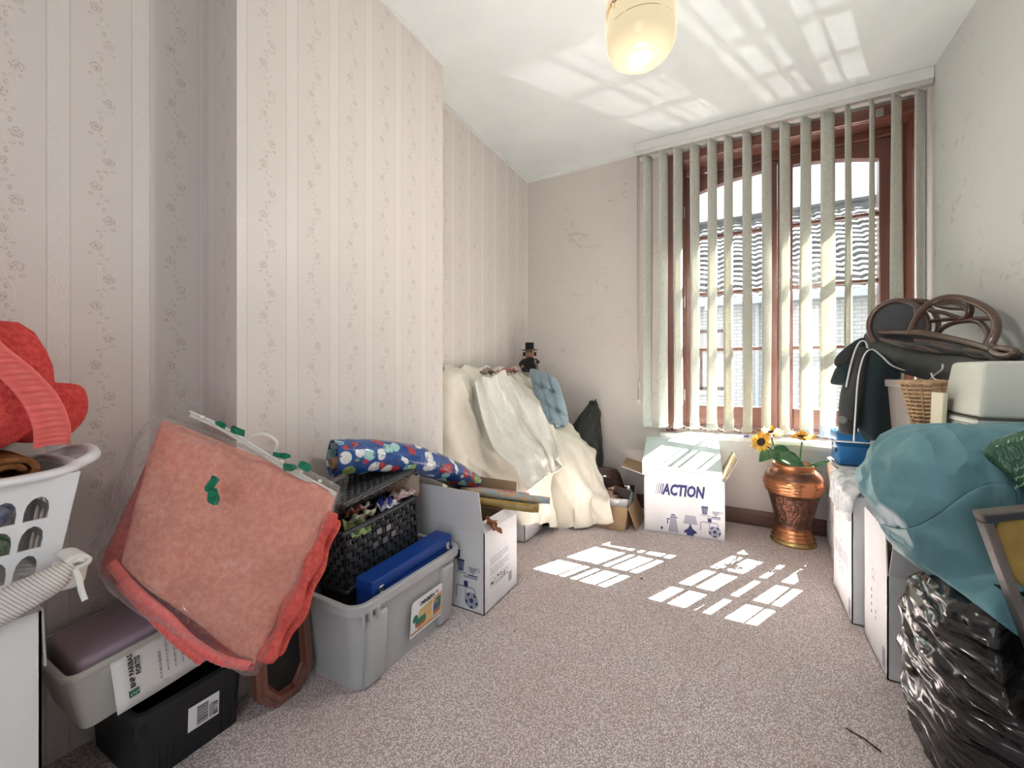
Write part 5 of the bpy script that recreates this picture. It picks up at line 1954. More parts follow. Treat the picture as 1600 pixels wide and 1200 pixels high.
for i, (c, r_, c1, c2, lb_, tl) in enumerate(fabs):
    m_ = pm('hamper_fabric_%d' % i, c1, 0.85, var=1, vscale=30, vcol=c2, sheen=0.2)
    pts = np.zeros((12, 10, 3))
    for a in range(12):
        for k in range(10):
            u, v_ = a / 11 - 0.5, k / 9 - 0.5
            pts[a, k] = (c[0] + v_ * r_ * 1.3, c[1] + u * r_ * 2.2, c[2] + 0.018 * math.sin(a * 1.1 + i) * math.cos(k * 0.9) + tl * v_ * 2 + 0.012 * mnoise.noise(Vector((a * 0.7, k * 0.7, i * 3.0))))
    o = smooth(solidify(obj('fabric_scrap', grid_mesh(pts), m_), 0.006))
    subsurf(o, 1)
    tag(o, lb_, 'fabric')

# ================================================================ GIFT WRAP ROLL ON THE HAMPER
M_WRAP, nt, b = new_mat('blue_christmas_wrap')
v = coords(nt, 'Object')
vc = tex_voronoi(nt, 24, v, 'Color')
sp = nt.nodes.new('ShaderNodeSeparateColor')
nt.links.new(vc, sp.inputs[0])
k1, k2 = X(nt, sp.outputs[0]), X(nt, sp.outputs[1])
dist = X(nt, tex_voronoi(nt, 24, v, 'Distance'))
shape = dist.sstep(0.60, 0.52)
c = mixc(nt, k1.gt(0.40), (0.012, 0.07, 0.28), (0.78, 0.80, 0.80))
c = mixc(nt, k1.gt(0.62), c, (0.36, 0.62, 0.62))
c = mixc(nt, k1.gt(0.76), c, (0.42, 0.03, 0.05))
c = mixc(nt, k2.gt(0.86), c, (0.30, 0.45, 0.14))
c = mixc(nt, shape, (0.010, 0.075, 0.30), c)
fine = tex_noise(nt, 70, 3, 0.6, v).sstep(0.58, 0.62)
c = mixc(nt, fine * 0.8, c, (0.015, 0.02, 0.06))
nt.links.new(c, b.inputs['Base Color'])
b.inputs['Roughness'].default_value = 0.22
b.inputs['Coat Weight'].default_value = 0.4
add_bump(nt, b, (tex_noise(nt, 14, 3, 0.5, v, 1.0) - 0.5).abs() * -1, 0.4, 0.03)
GW_UP = Vector((0, 0, -0.016))
gw = thing('gift_wrap_roll', 'thick loose roll of blue Christmas gift wrap across the hamper lid', 'gift wrap', tuple(wp(620, 712, 1.72)))
GWM = Matrix.Translation(-Vector(wp(620, 712, 1.72)))
path = catmull([wp(519, 709, 1.44), wp(570, 706, 1.52), wp(620, 708, 1.64), wp(665, 717, 1.78), wp(702, 733, 1.92), wp(722, 744, 2.0)], 6)
path = [q + GW_UP for q in path]
rad = [0.050, 0.050, 0.049, 0.049, 0.048, 0.047]
n = len(path)
P = np.zeros((n, 24, 3))
for i, p in enumerate(path):
    t = (path[min(i + 1, n - 1)] - path[max(i - 1, 0)]).normalized()
    up = Vector((0, 0, 1))
    s_ = t.cross(up).normalized()
    u_ = s_.cross(t)
    f = i / (n - 1)
    ra = 0.060 + 0.026 * f
    for k in range(24):
        a = 2 * math.pi * k / 24
        sq = 1 - 0.45 * f
        crumple = 1 + 0.10 * (1 - 2 * abs(mnoise.noise(Vector((f * 6, math.cos(a) * 1.2, math.sin(a) * 1.2)))))
        P[i, k] = p + s_ * ra * math.cos(a) * crumple * (1 + 0.25 * f) + u_ * ra * math.sin(a) * crumple * sq
o = smooth(solidify(obj('paper_wrap', grid_mesh(P, closed_v=True), M_WRAP, gw), 0.0025, -1))
o.data.transform(GWM)
inner = [path[0].lerp(path[1], -0.3) + Vector((0.010, -0.008, -0.018))] + [q + Vector((0.008, -0.004, -0.012)) for q in path[1:n // 2]]
P = np.zeros((len(inner), 16, 3))
for i, p in enumerate(inner):
    t = (inner[min(i + 1, len(inner) - 1)] - inner[max(i - 1, 0)]).normalized()
    s_ = t.cross(Vector((0, 0, 1))).normalized()
    u_ = s_.cross(t)
    for k in range(16):
        a = 2 * math.pi * k / 16
        P[i, k] = p + s_ * 0.020 * math.cos(a) + u_ * 0.020 * math.sin(a)
o = smooth(solidify(obj('card_tube', grid_mesh(P, closed_v=True), M_KRAFT, gw), 0.003, -1))
o.data.transform(GWM)

# ================================================================ SMALL FRINGED LAMPSHADE
M_SHADE = pm('cream_parchment', (0.70, 0.56, 0.43), 0.6, var=0.06)
M_FRINGE = pm('coral_fringe', (0.72, 0.27, 0.19), 0.8)
ls = thing('lampshade', 'cream panelled lampshade with coral fringe between hamper and box', 'lampshade', (-1.235, 1.338, 0.518), (R(8), R(30), R(20)))
ls.scale = (0.88, 0.88, 0.94)
seg = 8
bm = bmesh.new()
rings = []
for r_, z in ((0.030, 0.062), (0.036, 0.045), (0.050, 0.018), (0.072, -0.012), (0.078, -0.020), (0.078, -0.032)):
    rings.append([bm.verts.new((r_ * math.cos(2 * math.pi * k / seg) * 0.8, r_ * math.sin(2 * math.pi * k / seg), z)) for k in range(seg)])
for a, b_ in zip(rings, rings[1:]):
    for k in range(seg):
        bm.faces.new((a[k], b_[k], b_[(k + 1) % seg], a[(k + 1) % seg]))
solidify(obj('panels', bm, M_SHADE, ls), 0.002)
bm = bmesh.new()
for k in range(84):
    a = 2 * math.pi * k / 84
    r_ = 0.078 * (0.93 + 0.07 * abs(math.cos(4 * a)))
    x, y = r_ * math.cos(a) * 0.8, r_ * math.sin(a)
    bm_tube(bm, [(x, y, -0.028), (x * 1.01, y * 1.01, -0.048), (x * 1.0, y * 1.0, -0.066 - 0.003 * (k % 3))], 0.0026, 5)
o = obj('fringe', bm, M_FRINGE, ls)
o['kind'] = 'stuff'
smooth(obj('braid', tube([(0.079 * math.cos(2 * math.pi * k / 40) * 0.8 * (0.95 + 0.05 * abs(math.cos(8 * math.pi * k / 40))), 0.079 * math.sin(2 * math.pi * k / 40) * (0.95 + 0.05 * abs(math.cos(8 * math.pi * k / 40))), -0.029) for k in range(40)], 0.0035, 6, closed=True), M_FRINGE, ls))

# ================================================================ TUBES AND MAGAZINES IN THE WHITE BOX
def wrap_tube(name, label, a, b_, r_, c1, c2, vs=45, hollow=True):
    a, b_ = Vector(a), Vector(b_)
    m_ = pm('tube_paper_' + label.split()[0] + str(vs), c1, 0.25, var=1, vscale=vs, vcol=c2, coat=0.3)
    t = thing(name, label, 'gift wrap', tuple((a + b_) / 2), group=None)
    d = (b_ - a).normalized()
    s_ = d.cross(Vector((0, 0, 1))).normalized()
    u_ = s_.cross(d)
    n = 10
    P = np.zeros((n + 1, 18, 3))
    for i in range(n + 1):
        p = a.lerp(b_, i / n) - (a + b_) / 2
        for k in range(18):
            an = 2 * math.pi * k / 18
            P[i, k] = p + s_ * r_ * math.cos(an) + u_ * r_ * math.sin(an)
    smooth(solidify(obj('paper', grid_mesh(P, closed_v=True), m_, t), 0.0025, -1))
    P2 = P.copy()
    for i in range(n + 1):
        p = a.lerp(b_, 0.02 + 0.96 * i / n) - (a + b_) / 2
        for k in range(18):
            an = 2 * math.pi * k / 18
            P2[i, k] = p + (s_ * math.cos(an) + u_ * math.sin(an)) * (r_ - 0.006)
    smooth(solidify(obj('core', grid_mesh(P2, closed_v=True), pm('core_grey', (0.45, 0.44, 0.42), 0.7) if 'core_grey' not in bpy.data.materials else bpy.data.materials['core_grey'], t), 0.0015, -1))
    return t
wrap_tube('gift_wrap_tube', 'gold gift-wrap tube with brown deer lying over the white box', (-1.11, 1.556, 0.406), (-0.775, 1.664, 0.384), 0.020, (0.42, 0.29, 0.10), (0.30, 0.20, 0.06), 26)
wrap_tube('gift_wrap_tube', 'blue flowered gift-wrap tube topmost over the white box', (-1.13, 1.568, 0.444), (-0.735, 1.696, 0.416), 0.0165, (0.22, 0.42, 0.52), (0.60, 0.30, 0.08), 60)
wrap_tube('gift_wrap_tube', 'white and green gift-wrap tube beneath the flowered one', (-1.11, 1.593, 0.406), (-0.79, 1.696, 0.385), 0.0155, (0.74, 0.73, 0.68), (0.04, 0.12, 0.06), 38)
wrap_tube('gift_wrap_tube', 'silver grey gift-wrap tube at the back of the white box', (-1.12, 1.604, 0.443), (-0.84, 1.694, 0.424), 0.014, (0.35, 0.37, 0.38), (0.6, 0.12, 0.12), 50)
# bronze ribbon bow hanging at the box corner
M_BRONZE = pm('bronze_foil', (0.42, 0.17, 0.07), 0.25, 0.6, bump=0.4, bscale=60)
P = np.zeros((10, 6, 3))
for i in range(10):
    for j in range(6):
        P[i, j] = (-0.915 + 0.010 * j + 0.006 * math.sin(i), 1.432 + 0.006 * i + 0.006 * math.sin(j * 1.4), 0.395 - 0.008 * i + 0.006 * math.sin(i * 1.3 + j))
o = tag(smooth(solidify(obj('foil_ribbon', grid_mesh(P), M_BRONZE), 0.004)), 'crumpled bronze foil ribbon at the corner of the white box', 'ribbon')
# magazines stacked upright
mags = [(0.05, 0.05, 0.05), (0.60, 0.10, 0.12), (0.70, 0.66, 0.40), (0.12, 0.28, 0.16), (0.74, 0.72, 0.70), (0.10, 0.10, 0.12)]
mlab = ['black magazine standing in the white box', 'red-covered magazine standing in the white box', 'cream magazine standing in the white box',
        'dark green magazine standing in the white box', 'white magazine standing in the white box', 'charcoal magazine at the end of the row in the white box']
for i, c1 in enumerate(mags):
    t = thing('magazine', mlab[i], 'magazine', (-1.275 + 0.0125 * i, 1.56, 0.012), (0, R(4), 0))
    obj('cover', boxm(-0.005, 0.005, -0.105, 0.105, 0.0, 0.40 + 0.012 * (i % 3), 0.001), pm('cover_%d' % i, c1, 0.25, coat=0.3), t)
    obj('pages', boxm(-0.0042, 0.0042, -0.1065, 0.1035, 0.003, 0.397 + 0.012 * (i % 3), 0.0), M_PAPER, t)

# ================================================================ CORNER PILE: bedspread, cushion, doll, rubbish bag
M_CREAM = pm('cream_cotton', (0.80, 0.755, 0.65), 0.85, var=0.08, vscale=5, bump=0.6, bscale=22, bdist=0.006, sheen=0.2)
M_QUILT = pm('ivory_quilting', (0.84, 0.82, 0.75), 0.6, var=0.08, vscale=10, bump=1.0, bscale=26, bdist=0.012, sheen=0.3)
M_PANEL = wood_mat('dark_panel_wood', (0.10, 0.055, 0.03), (0.06, 0.03, 0.02), 0.4, 'z')
hbd = thing('headboard', 'dark wooden headboard against the wall under the cream bedspread', 'headboard', (-1.503, 2.42, 0))
obj('panel', boxm(-0.018, 0.018, -0.38, 0.46, 0.10, 0.955, 0.006), M_PANEL, hbd)
for yy in (-0.38, 0.44):
    obj('post', boxm(-0.024, 0.022, yy - 0.022, yy + 0.022, 0.0, 0.96, 0.006), M_PANEL, hbd)
stk = moving_box('moving_box', 'tall white carton hidden under the cream bedspread in the corner', (-1.325, 2.72, 0), (0.28, 0.50, 0.74), 0.0, {'-x': 1, '+x': 1}, flap_len=0.15, group=GB)
cols = [c_box(-1.56, -1.475, 1.93, 2.90, -0.2, 0.965, 0.020), c_box(-1.47, -1.075, 2.125, 2.375, -0.2, 0.45, 0.018), c_box(-1.475, -1.175, 2.465, 2.975, -0.2, 0.755, 0.022),
        c_ell((-1.03, 2.66, 0.22), (0.20, 0.20, 0.34)), c_half(0, XL + 0.012, 1), c_half(1, YB - 0.03, -1), c_half(2, 0.012, 1),
        c_box(-0.875, -0.59, 2.60, 2.88, -0.2, 0.16, 0.012), c_box(-1.335, -0.89, 1.40, 1.72, -0.2, 0.50, 0.02)]
nu, nv = 62, 60
P = np.zeros((nu, nv, 3))
du = np.zeros((nu - 1, nv))
dv = np.zeros((nu, nv - 1))
for i in range(nu):
    u = i / (nu - 1)
    L = 0.60 + 0.62 * u ** 1.3
    for j in range(nv):
        v_ = j / (nv - 1)
        s = L * v_
        # over the headboard edge, then sloping out and down into the room
        x = -1.515 + 0.70 * s * (1 - 0.10 * u)
        z = 1.03 - 0.62 * s + 0.035 * math.sin(u * 30 + 3 * v_) * (0.3 + v_)
        y = 1.915 + (0.99 - 0.10 * v_) * u + 0.02 * math.sin(v_ * 6)
        P[i, j] = (x, y, z)
    dv[i, :] = L / (nv - 1)
du[:] = 1.42 / (nu - 1)
P = cloth(P, du, dv, cols, pins=np.s_[:, 0:2], steps=150, iters=10, bend=0.12, seed=5, jit=0.006)
# creases the settled cloth keeps from lying folded
N_ = np.cross(np.gradient(P, axis=0), np.gradient(P, axis=1))
N_ /= np.linalg.norm(N_, axis=2, keepdims=True) + 1e-9
if N_[:, :, 0].mean() < 0:
    N_ = -N_
for i in range(nu):
    for j in range(nv):
        u, v_ = i / (nu - 1), j / (nv - 1)
        w1 = Vector((u * 7.5 - 2.2 * v_, v_ * 1.6 + 0.6 * u, 2.0))
        r1 = 1 - 2 * abs(mnoise.noise(w1))
        r2 = 1 - 2 * abs(mnoise.noise(w1 * 2.2 + Vector((3, 1, 0))))
        r3 = mnoise.noise(Vector((u * 16, v_ * 16, 5)))
        P[i, j] += N_[i, j] * (0.055 * max(0, r1) ** 3 + 0.024 * max(0, r2) ** 3 + 0.006 * r3) * min(1, 8 * v_)
bs = thing('bedspread', 'cream bedspread with quilted lining draped over the pile in the corner', 'bedspread', (-1.25, 2.45, 0.0))
BSM = Matrix.Translation((1.25, -2.45, 0))
o = smooth(solidify(obj('cloth', grid_mesh(P), M_CREAM, bs), 0.006, 1))
o.data.transform(BSM)
subsurf(o, 1)
# heightfield of the settled cloth carries the folded-back quilted layer
Pf = P.reshape(-1, 3)
def c_cloth(Q, gap=0.014):
    def f(F):
        o_ = F.copy()
        hit = np.zeros(len(F), bool)
        for k in range(0, len(F), 400):
            blk = F[k:k + 400]
            d = ((blk[:, None, 0] - Q[None, :, 0]) ** 2 + (blk[:, None, 1] - Q[None, :, 1]) ** 2) + 0.15 * (blk[:, None, 2] - Q[None, :, 2]) ** 2
            nn = np.argmin(d, axis=1)
            n = np.array([0.6, -0.15, 0.78])
            h = (blk - Q[nn]) @ n
            m = h < gap
            o_[k:k + 400][m] = blk[m] + n * (gap - h[m])[:, None]
            hit[k:k + 400] = m
        return o_, hit
    return f
nu2, nv2 = 30, 34
P2 = np.zeros((nu2, nv2, 3))
for i in range(nu2):
    u = i / (nu2 - 1)
    for j in range(nv2):
        v_ = j / (nv2 - 1)
        s = 0.10 + (0.50 + 0.14 * u) * v_
        base = P[min(nu - 1, int(12 + 26 * u + 8 * v_)), min(nv - 1, int(s / (0.60 + 0.62 * (0.2 + 0.5 * u) ** 1.3) * (nv - 1)))]
        P2[i, j] = base + np.array([0.05, -0.02, 0.05])
P2s = P2.copy()
for _ in range(6):
    P2s[1:-1, 1:-1] = (P2s[:-2, 1:-1] + P2s[2:, 1:-1] + P2s[1:-1, :-2] + P2s[1:-1, 2:]) / 4
P2 = cloth(P2s, 0.58 / (nu2 - 1), 0.66 / (nv2 - 1), [c_cloth(Pf)] + cols[4:], pins=np.s_[:, 0:1], steps=26, iters=6, bend=0.25, seed=2, jit=0.002)
o = smooth(solidify(obj('quilted_layer', grid_mesh(P2), M_QUILT, bs), 0.008, 1))
o.data.transform(BSM)
subsurf(o, 1)
edge = [Vector(P2[-1, j]) for j in range(nv2)] + [Vector(P2[i, -1]) for i in range(nu2 - 1, -1, -1)] + [Vector(P2[0, j]) for j in range(nv2 - 1, -1, -1)]
bm = tube(edge, 0.005, 6)
o = smooth(obj('piping', bm, M_CREAM, bs))
o.data.transform(BSM)

from mathutils.bvhtree import BVHTree
def grid_faces(a, b_):
    return [(i * b_ + j, (i + 1) * b_ + j, (i + 1) * b_ + j + 1, i * b_ + j + 1) for i in range(a - 1) for j in range(b_ - 1)]
SPREAD = BVHTree.FromPolygons([tuple(q) for q in P.reshape(-1, 3)] + [tuple(q) for q in P2.reshape(-1, 3)],
                              grid_faces(nu, nv) + [tuple(k + nu * nv for k in f) for f in grid_faces(nu2, nv2)])
OUT = Vector((0.62, -0.55, 0.56)).normalized()          # out of the pile, into the room
def press(o, way, reach, gap):
    """soft things give way: vertices on the wrong side of the bedspread move along 'way' until they just touch it"""
    for v_ in o.data.vertices:
        p = v_.co.copy()
        for _ in range(6):
            h = SPREAD.ray_cast(p, way, reach)
            if h[0] is None:
                break
            p = h[0] + way * 0.0005
            v_.co = h[0] + way * gap

# red cloth peeping out on top
M_REDC = pm('red_print_cloth', (0.36, 0.03, 0.04), 0.8, var=0.5, vscale=40, vcol=(0.6, 0.4, 0.35))
for lb_, c, m_, w_ in (('crumpled red cloth on top of the cream bedspread', (-1.44, 2.58, 1.005), M_REDC, 0.14), ('small patterned scarf on top of the cream bedspread', (-1.44, 2.30, 1.00), pm('scarf_print', (0.42, 0.25, 0.22), 0.8, var=1, vscale=60, vcol=(0.12, 0.14, 0.16)), 0.07)):
    P_ = np.zeros((16, 8, 3))
    for i in range(16):
        for j in range(8):
            u, v_ = i / 15 - 0.5, j / 7 - 0.5
            P_[i, j] = (c[0] + 0.05 * v_, c[1] + w_ * 2 * u, c[2] + 0.012 * math.sin(i * 1.5 + j) + 0.02 * (1 - (2 * u) ** 2) - 0.02 * abs(v_) * 2)
    o = smooth(solidify(obj('crumpled_cloth', grid_mesh(P_), m_), 0.008))
    subsurf(o, 1)
    tag(o, lb_, 'cloth')

# ---- black rubbish bag in the corner
M_DARKBAG = bag_mat('dark_grey_bag', (0.022, 0.026, 0.022), 0.35, 0.5, 16)
rb_ = thing('rubbish_bag', 'dark green-black rubbish bag in the corner below the blue cushion', 'bag', (-1.05, 2.86, 0.0))
o = smooth(obj('bag', blob((-1.0, 2.935, 0.37), (0.130, 0.130, 0.39), 72, 56, 0.085, 1.7, 3.0, neck=None, vert=0.8), M_DARKBAG, rb_))
for v_ in o.data.vertices:           # the gathered top is pinched and falls to one side
    t = min(1.0, max(0.0, (v_.co.z - 0.50) / 0.26))
    cx_, cy_ = -1.0 + 0.07 * t, 2.935 + 0.03 * t
    k = 1 - 0.50 * t
    v_.co.x = cx_ + (v_.co.x + 1.0) * k
    v_.co.y = cy_ + (v_.co.y - 2.935) * k
    v_.co += Vector((0.016, 0.012, 0.020)) * mnoise.noise(v_.co * 20) * t
clampx(o, y1=YB - 0.022)
clampx(o, y1=YB - 0.022)
press(o, -OUT, 0.30, 0.010)          # the bedspread hangs in front of it
o.data.transform(Matrix.Translation((1.05, -2.86, 0)))

# ---- blue tufted chair cushion
M_CUSH = pm('grey_blue_velvet', (0.25, 0.34, 0.38), 0.9, var=0.10, vscale=9, bump=0.3, bscale=180, sheen=0.7)
CQ = [wp(822, 578, 2.92), wp(872, 606, 2.84), wp(888, 672, 2.78), wp(852, 668, 2.80)]
CQ = [wp(824, 572, 2.95), wp(872, 590, 2.85), wp(892, 664, 2.72), wp(850, 672, 2.76)]
o = obj('seat_cushion', slab(CQ, 0.14, 40, 56, 3, 0.004, 12, rnd=0.20), M_CUSH)
TL, TR, BR, BL = [np.array(q) for q in CQ]
nrm = -np.cross(TR - TL, BL - TL)
nrm = nrm / np.linalg.norm(nrm)
for v_ in o.data.vertices:
    p = np.array(v_.co)
    # local coordinates of the pad
    A = np.stack([TR - TL, BL - TL], 1)
    uv, *_ = np.linalg.lstsq(A, p - TL, rcond=None)
    k = 0.0
    for cu in (0.36, 0.68):
        k += math.exp(-((uv[0] - cu) / 0.045) ** 2) * 0.5
    for cv in (0.30, 0.58, 0.82):
        k += math.exp(-((uv[1] - cv) / 0.030) ** 2) * 0.6
        for cu in (0.36, 0.68):
            k += math.exp(-((uv[0] - cu) / 0.07) ** 2 - ((uv[1] - cv) / 0.05) ** 2) * 0.7
    if (p - TL - A @ uv) @ nrm > 0:
        v_.co -= Vector(nrm * 0.034 * k)
press(o, OUT, 0.25, 0.009)
smooth(o)
tag(o, 'grey-blue tufted seat cushion resting beside the cream bedspread', 'cushion')

# ---- chimney-sweep doll sitting on top
M_DBLACK = pm('doll_black_felt', (0.012, 0.012, 0.014), 0.9, sheen=0.3)
M_SKIN = pm('doll_skin', (0.42, 0.20, 0.12), 0.6)
dl = thing('doll', 'small black-clothed chimney sweep doll with tall hat holding a stick', 'doll', (-1.405, 2.850, 0.992), (0, 0, R(25)))
dl.scale = (1.06, 1.06, 1.06)
bm = lathe([(0.0, 0.0), (0.045, 0.0), (0.062, 0.015), (0.060, 0.05), (0.048, 0.085), (0.030, 0.105), (0.018, 0.112), (0.0, 0.112)], 20)
smooth(obj('coat', bm, M_DBLACK, dl))
bm = bmesh.new()
bmesh.ops.create_uvsphere(bm, u_segments=20, v_segments=14, radius=0.036)
bmesh.ops.translate(bm, verts=bm.verts, vec=(0, 0, 0.138))
hd = smooth(obj('head', bm, M_SKIN, dl))
for sx_ in (-1, 1):
    bm = bmesh.new()
    bmesh.ops.create_icosphere(bm, subdivisions=2, radius=0.0055)
    bmesh.ops.translate(bm, verts=bm.verts, vec=(sx_ * 0.012, -0.033, 0.146))
    smooth(obj('eye', bm, M_DBLACK, hd))
bm = bmesh.new()
bmesh.ops.create_icosphere(bm, subdivisions=2, radius=0.007)
bmesh.ops.translate(bm, verts=bm.verts, vec=(0, -0.037, 0.136))
smooth(obj('nose', bm, M_SKIN, hd))
smooth(obj('mouth', tube([(-0.012, -0.033, 0.125), (0, -0.036, 0.121), (0.012, -0.033, 0.125)], 0.002, 6), M_REDC, hd))
hair = bmesh.new()
for k in range(26):
    a = R(-20 + 220 * k / 25)
    p = Vector((0.036 * math.cos(a), 0.036 * math.sin(a) * 0.9, 0.140))
    bm_tube(hair, [p, p * 1.12 + Vector((0, 0, -0.012)), p * 1.15 + Vector((0, 0, -0.042))], 0.009, 6)
o = smooth(obj('hair', hair, M_DBLACK, hd))
smooth(obj('top_hat', lathe([(0.0, 0.158), (0.058, 0.158), (0.060, 0.162), (0.036, 0.166), (0.031, 0.180), (0.033, 0.212), (0.030, 0.216), (0.0, 0.217)], 24), M_DBLACK, dl), 40)
for sx_, pth in ((-1, [(-0.035, 0, 0.09), (-0.064, -0.018, 0.062), (-0.050, -0.045, 0.042)]), (1, [(0.035, 0, 0.092), (0.060, -0.022, 0.075), (0.042, -0.050, 0.076)])):
    ar = smooth(obj('arm', tube(catmull(pth, 5), 0.014, 10), M_DBLACK, dl))
    bm = bmesh.new()
    bmesh.ops.create_icosphere(bm, subdivisions=2, radius=0.012)
    bmesh.ops.translate(bm, verts=bm.verts, vec=pth[-1])
    smooth(obj('hand', bm, M_SKIN, ar))
for sx_ in (-1, 1):
    smooth(obj('leg', tube([(sx_ * 0.022, -0.02, 0.016), (sx_ * 0.030, -0.060, 0.016), (sx_ * 0.036, -0.085, 0.020)], 0.014, 10), M_DBLACK, dl))
smooth(obj('stick', tube([(0.022, -0.052, 0.165), (0.042, -0.056, 0.076), (0.060, -0.056, 0.0)], 0.0028, 6), pm('stick_wood', (0.5, 0.36, 0.2), 0.6), dl))

# ---- black shoe poking out below the bedspread
M_SHOE = pm('black_leather', (0.012, 0.012, 0.013), 0.35, bump=0.15, bscale=80)
sh = thing('shoe', 'black leather shoe on the carpet under the bedspread hem', 'shoe', (-1.085, 2.52, 0), (0, 0, R(70)))
P_ = np.zeros((14, 14, 3))
for i in range(14):
    t = i / 13
    wd = 0.036 * (0.75 + 0.5 * math.sin(math.pi * min(1, t * 1.1)) ** 0.8) * (1 if 0 < i < 13 else 0.25)
    hh = (0.085 - 0.055 * min(1, max(0, (t - 0.30) / 0.35))) * (1 if 0 < i < 13 else 0.6)
    for k in range(14):
        a = 2 * math.pi * k / 14
        P_[i, k] = (-0.13 + 0.26 * t, wd * math.cos(a), 0.012 + hh / 2 + hh / 2 * math.sin(a))
smooth(obj('upper', grid_mesh(P_, closed_v=True), M_SHOE, sh))
obj('sole', boxm(-0.132, 0.135, -0.040, 0.040, 0.0, 0.016, 0.006), M_SHOE, sh)

# ================================================================ THINGS IN THE BROWN CARTON
M_LEA = pm('dark_brown_leather', (0.055, 0.022, 0.018), 0.32, var=0.3, bump=0.25, bscale=70, spec=0.5)
hbg = thing('handbag', 'dark brown leather handbag with long strap in the brown carton', 'handbag', (-0.775, 2.82, 0.10), (R(-8), R(-10), R(15)))
smooth(obj('bag_body', slab([(-0.07, -0.03, 0.235), (0.10, 0.02, 0.215), (0.13, 0.02, 0.0), (-0.085, -0.02, 0.0)], 0.075, 16, 16, 5, 0.010, 14), M_LEA, hbg))
smooth(obj('bag_flap', slab([(-0.075, -0.055, 0.240), (0.06, -0.045, 0.232), (0.05, -0.055, 0.150), (-0.07, -0.062, 0.165)], 0.02, 12, 10, 5, 0.006, 18), M_LEA, hbg))
smooth(obj('strap', tube(catmull([(-0.07, -0.05, 0.24), (-0.10, -0.09, 0.19), (-0.06, -0.12, 0.12), (0.04, -0.13, 0.085), (0.075, -0.125, 0.06)], 8), 0.0055, 8), M_LEA, hbg))
smooth(obj('strap', tube(catmull([(-0.11, -0.10, 0.10), (-0.07, -0.09, 0.14), (-0.02, -0.07, 0.17), (0.02, -0.06, 0.20)], 6), 0.0035, 8), M_LEA, hbg))
obj('clasp', boxm(-0.012, 0.014, -0.076, -0.068, 0.168, 0.182, 0.003), M_NICKEL, hbg)
wt = thing('plastic_tub', 'white plastic food tub at the front of the brown carton', 'tub', (-0.735, 2.665, 0.075), (R(-12), R(4), 0))
smooth(obj('tub', tub((0.058, 0.030), (0.064, 0.036), 0.095, 0.003, 0.004, 0.010, rad=0.014), M_LAUN, wt), 35)
for k, lb_ in enumerate(('white plastic dish lowest of the nest beside the food tub', 'white plastic dish in the middle of the nest of dishes', 'white plastic dish topmost of the nest in the brown carton')):
    p = thing('plastic_dish', lb_, 'dish', (-0.648, 2.675 + 0.010 * k, 0.095 + 0.010 * k), (R(-20), R(-6), R(8)), 'nested white dishes')
    smooth(obj('dish', tub((0.030, 0.032), (0.036, 0.040), 0.045, 0.003, 0.004, 0.006, rad=0.012), M_LAUN, p), 35)
o = obj('picture_card', boxm(-0.040, 0.040, -0.0015, 0.0015, -0.035, 0.035, 0.0), pm('red_pattern_card', (0.62, 0.22, 0.12), 0.4, var=1, vscale=60, vcol=(0.72, 0.60, 0.45)), None, (-0.735, 2.735, 0.185), (R(-35), R(-18), R(20)))
tag(o, 'small red and cream patterned card standing in the brown carton', 'card')
bk = thing('book', 'dark brown hardback book leaning in the brown carton', 'book', (-0.668, 2.752, 0.190), (R(-30), R(14), R(8)))
obj('cover', boxm(-0.055, 0.055, -0.011, 0.011, -0.03, 0.03, 0.002), pm('brown_cover', (0.045, 0.028, 0.02), 0.5), bk)
obj('pages', boxm(-0.053, 0.0565, -0.0085, 0.0085, -0.028, 0.028, 0.0), M_PAPER, bk)
def bottle(loc, label, col, capc, h, r_):
    t = thing('pump_bottle', label, 'bottle', loc)
    smooth(obj('body', lathe([(0.0, 0.0), (r_, 0.0), (r_, h * 0.72), (r_ * 0.85, h * 0.82), (r_ * 0.4, h * 0.86), (r_ * 0.4, h * 0.90), (0, h * 0.90)], 20), pm('bottle_' + label.split()[0], col, 0.3), t), 40)
    obj('cap', lathe([(0.0, h * 0.88), (r_ * 0.5, h * 0.88), (r_ * 0.5, h * 0.98), (0.0, h)], 16), pm('cap_' + label.split()[0], capc, 0.35), t)
    obj('nozzle', tube([(0, 0, h * 0.96), (-r_ * 1.2, -r_ * 0.3, h * 0.95)], r_ * 0.22, 8), pm('nozzle_' + label.split()[0], capc, 0.35), t)
    return t
bottle((-0.635, 2.79, 0.075), 'white pump bottle standing in the brown carton', (0.70, 0.72, 0.70), (0.78, 0.78, 0.76), 0.16, 0.019)
bottle((-0.624, 2.832, 0.075), 'teal plastic bottle at the carton wall', (0.10, 0.22, 0.25), (0.12, 0.24, 0.27), 0.14, 0.017)
o = tag(smooth(obj('crumpled_cloth', slab([(-0.668, 2.86, 0.215), (-0.608, 2.86, 0.220), (-0.608, 2.815, 0.185), (-0.668, 2.815, 0.185)], 0.04, 16, 12, 3, 0.018, 22), pm('black_knit', (0.02, 0.02, 0.025), 0.9))), 'bunched black cloth at the back of the brown carton', 'cloth')
o = tag(smooth(obj('crumpled_cloth', slab([(-0.735, 2.785, 0.165), (-0.675, 2.785, 0.170), (-0.670, 2.755, 0.115), (-0.735, 2.755, 0.115)], 0.03, 14, 12, 3, 0.012, 24), pm('rust_cloth', (0.34, 0.15, 0.09), 0.9, var=0.4, vscale=30))), 'rust brown cloth scrap in the brown carton', 'cloth')
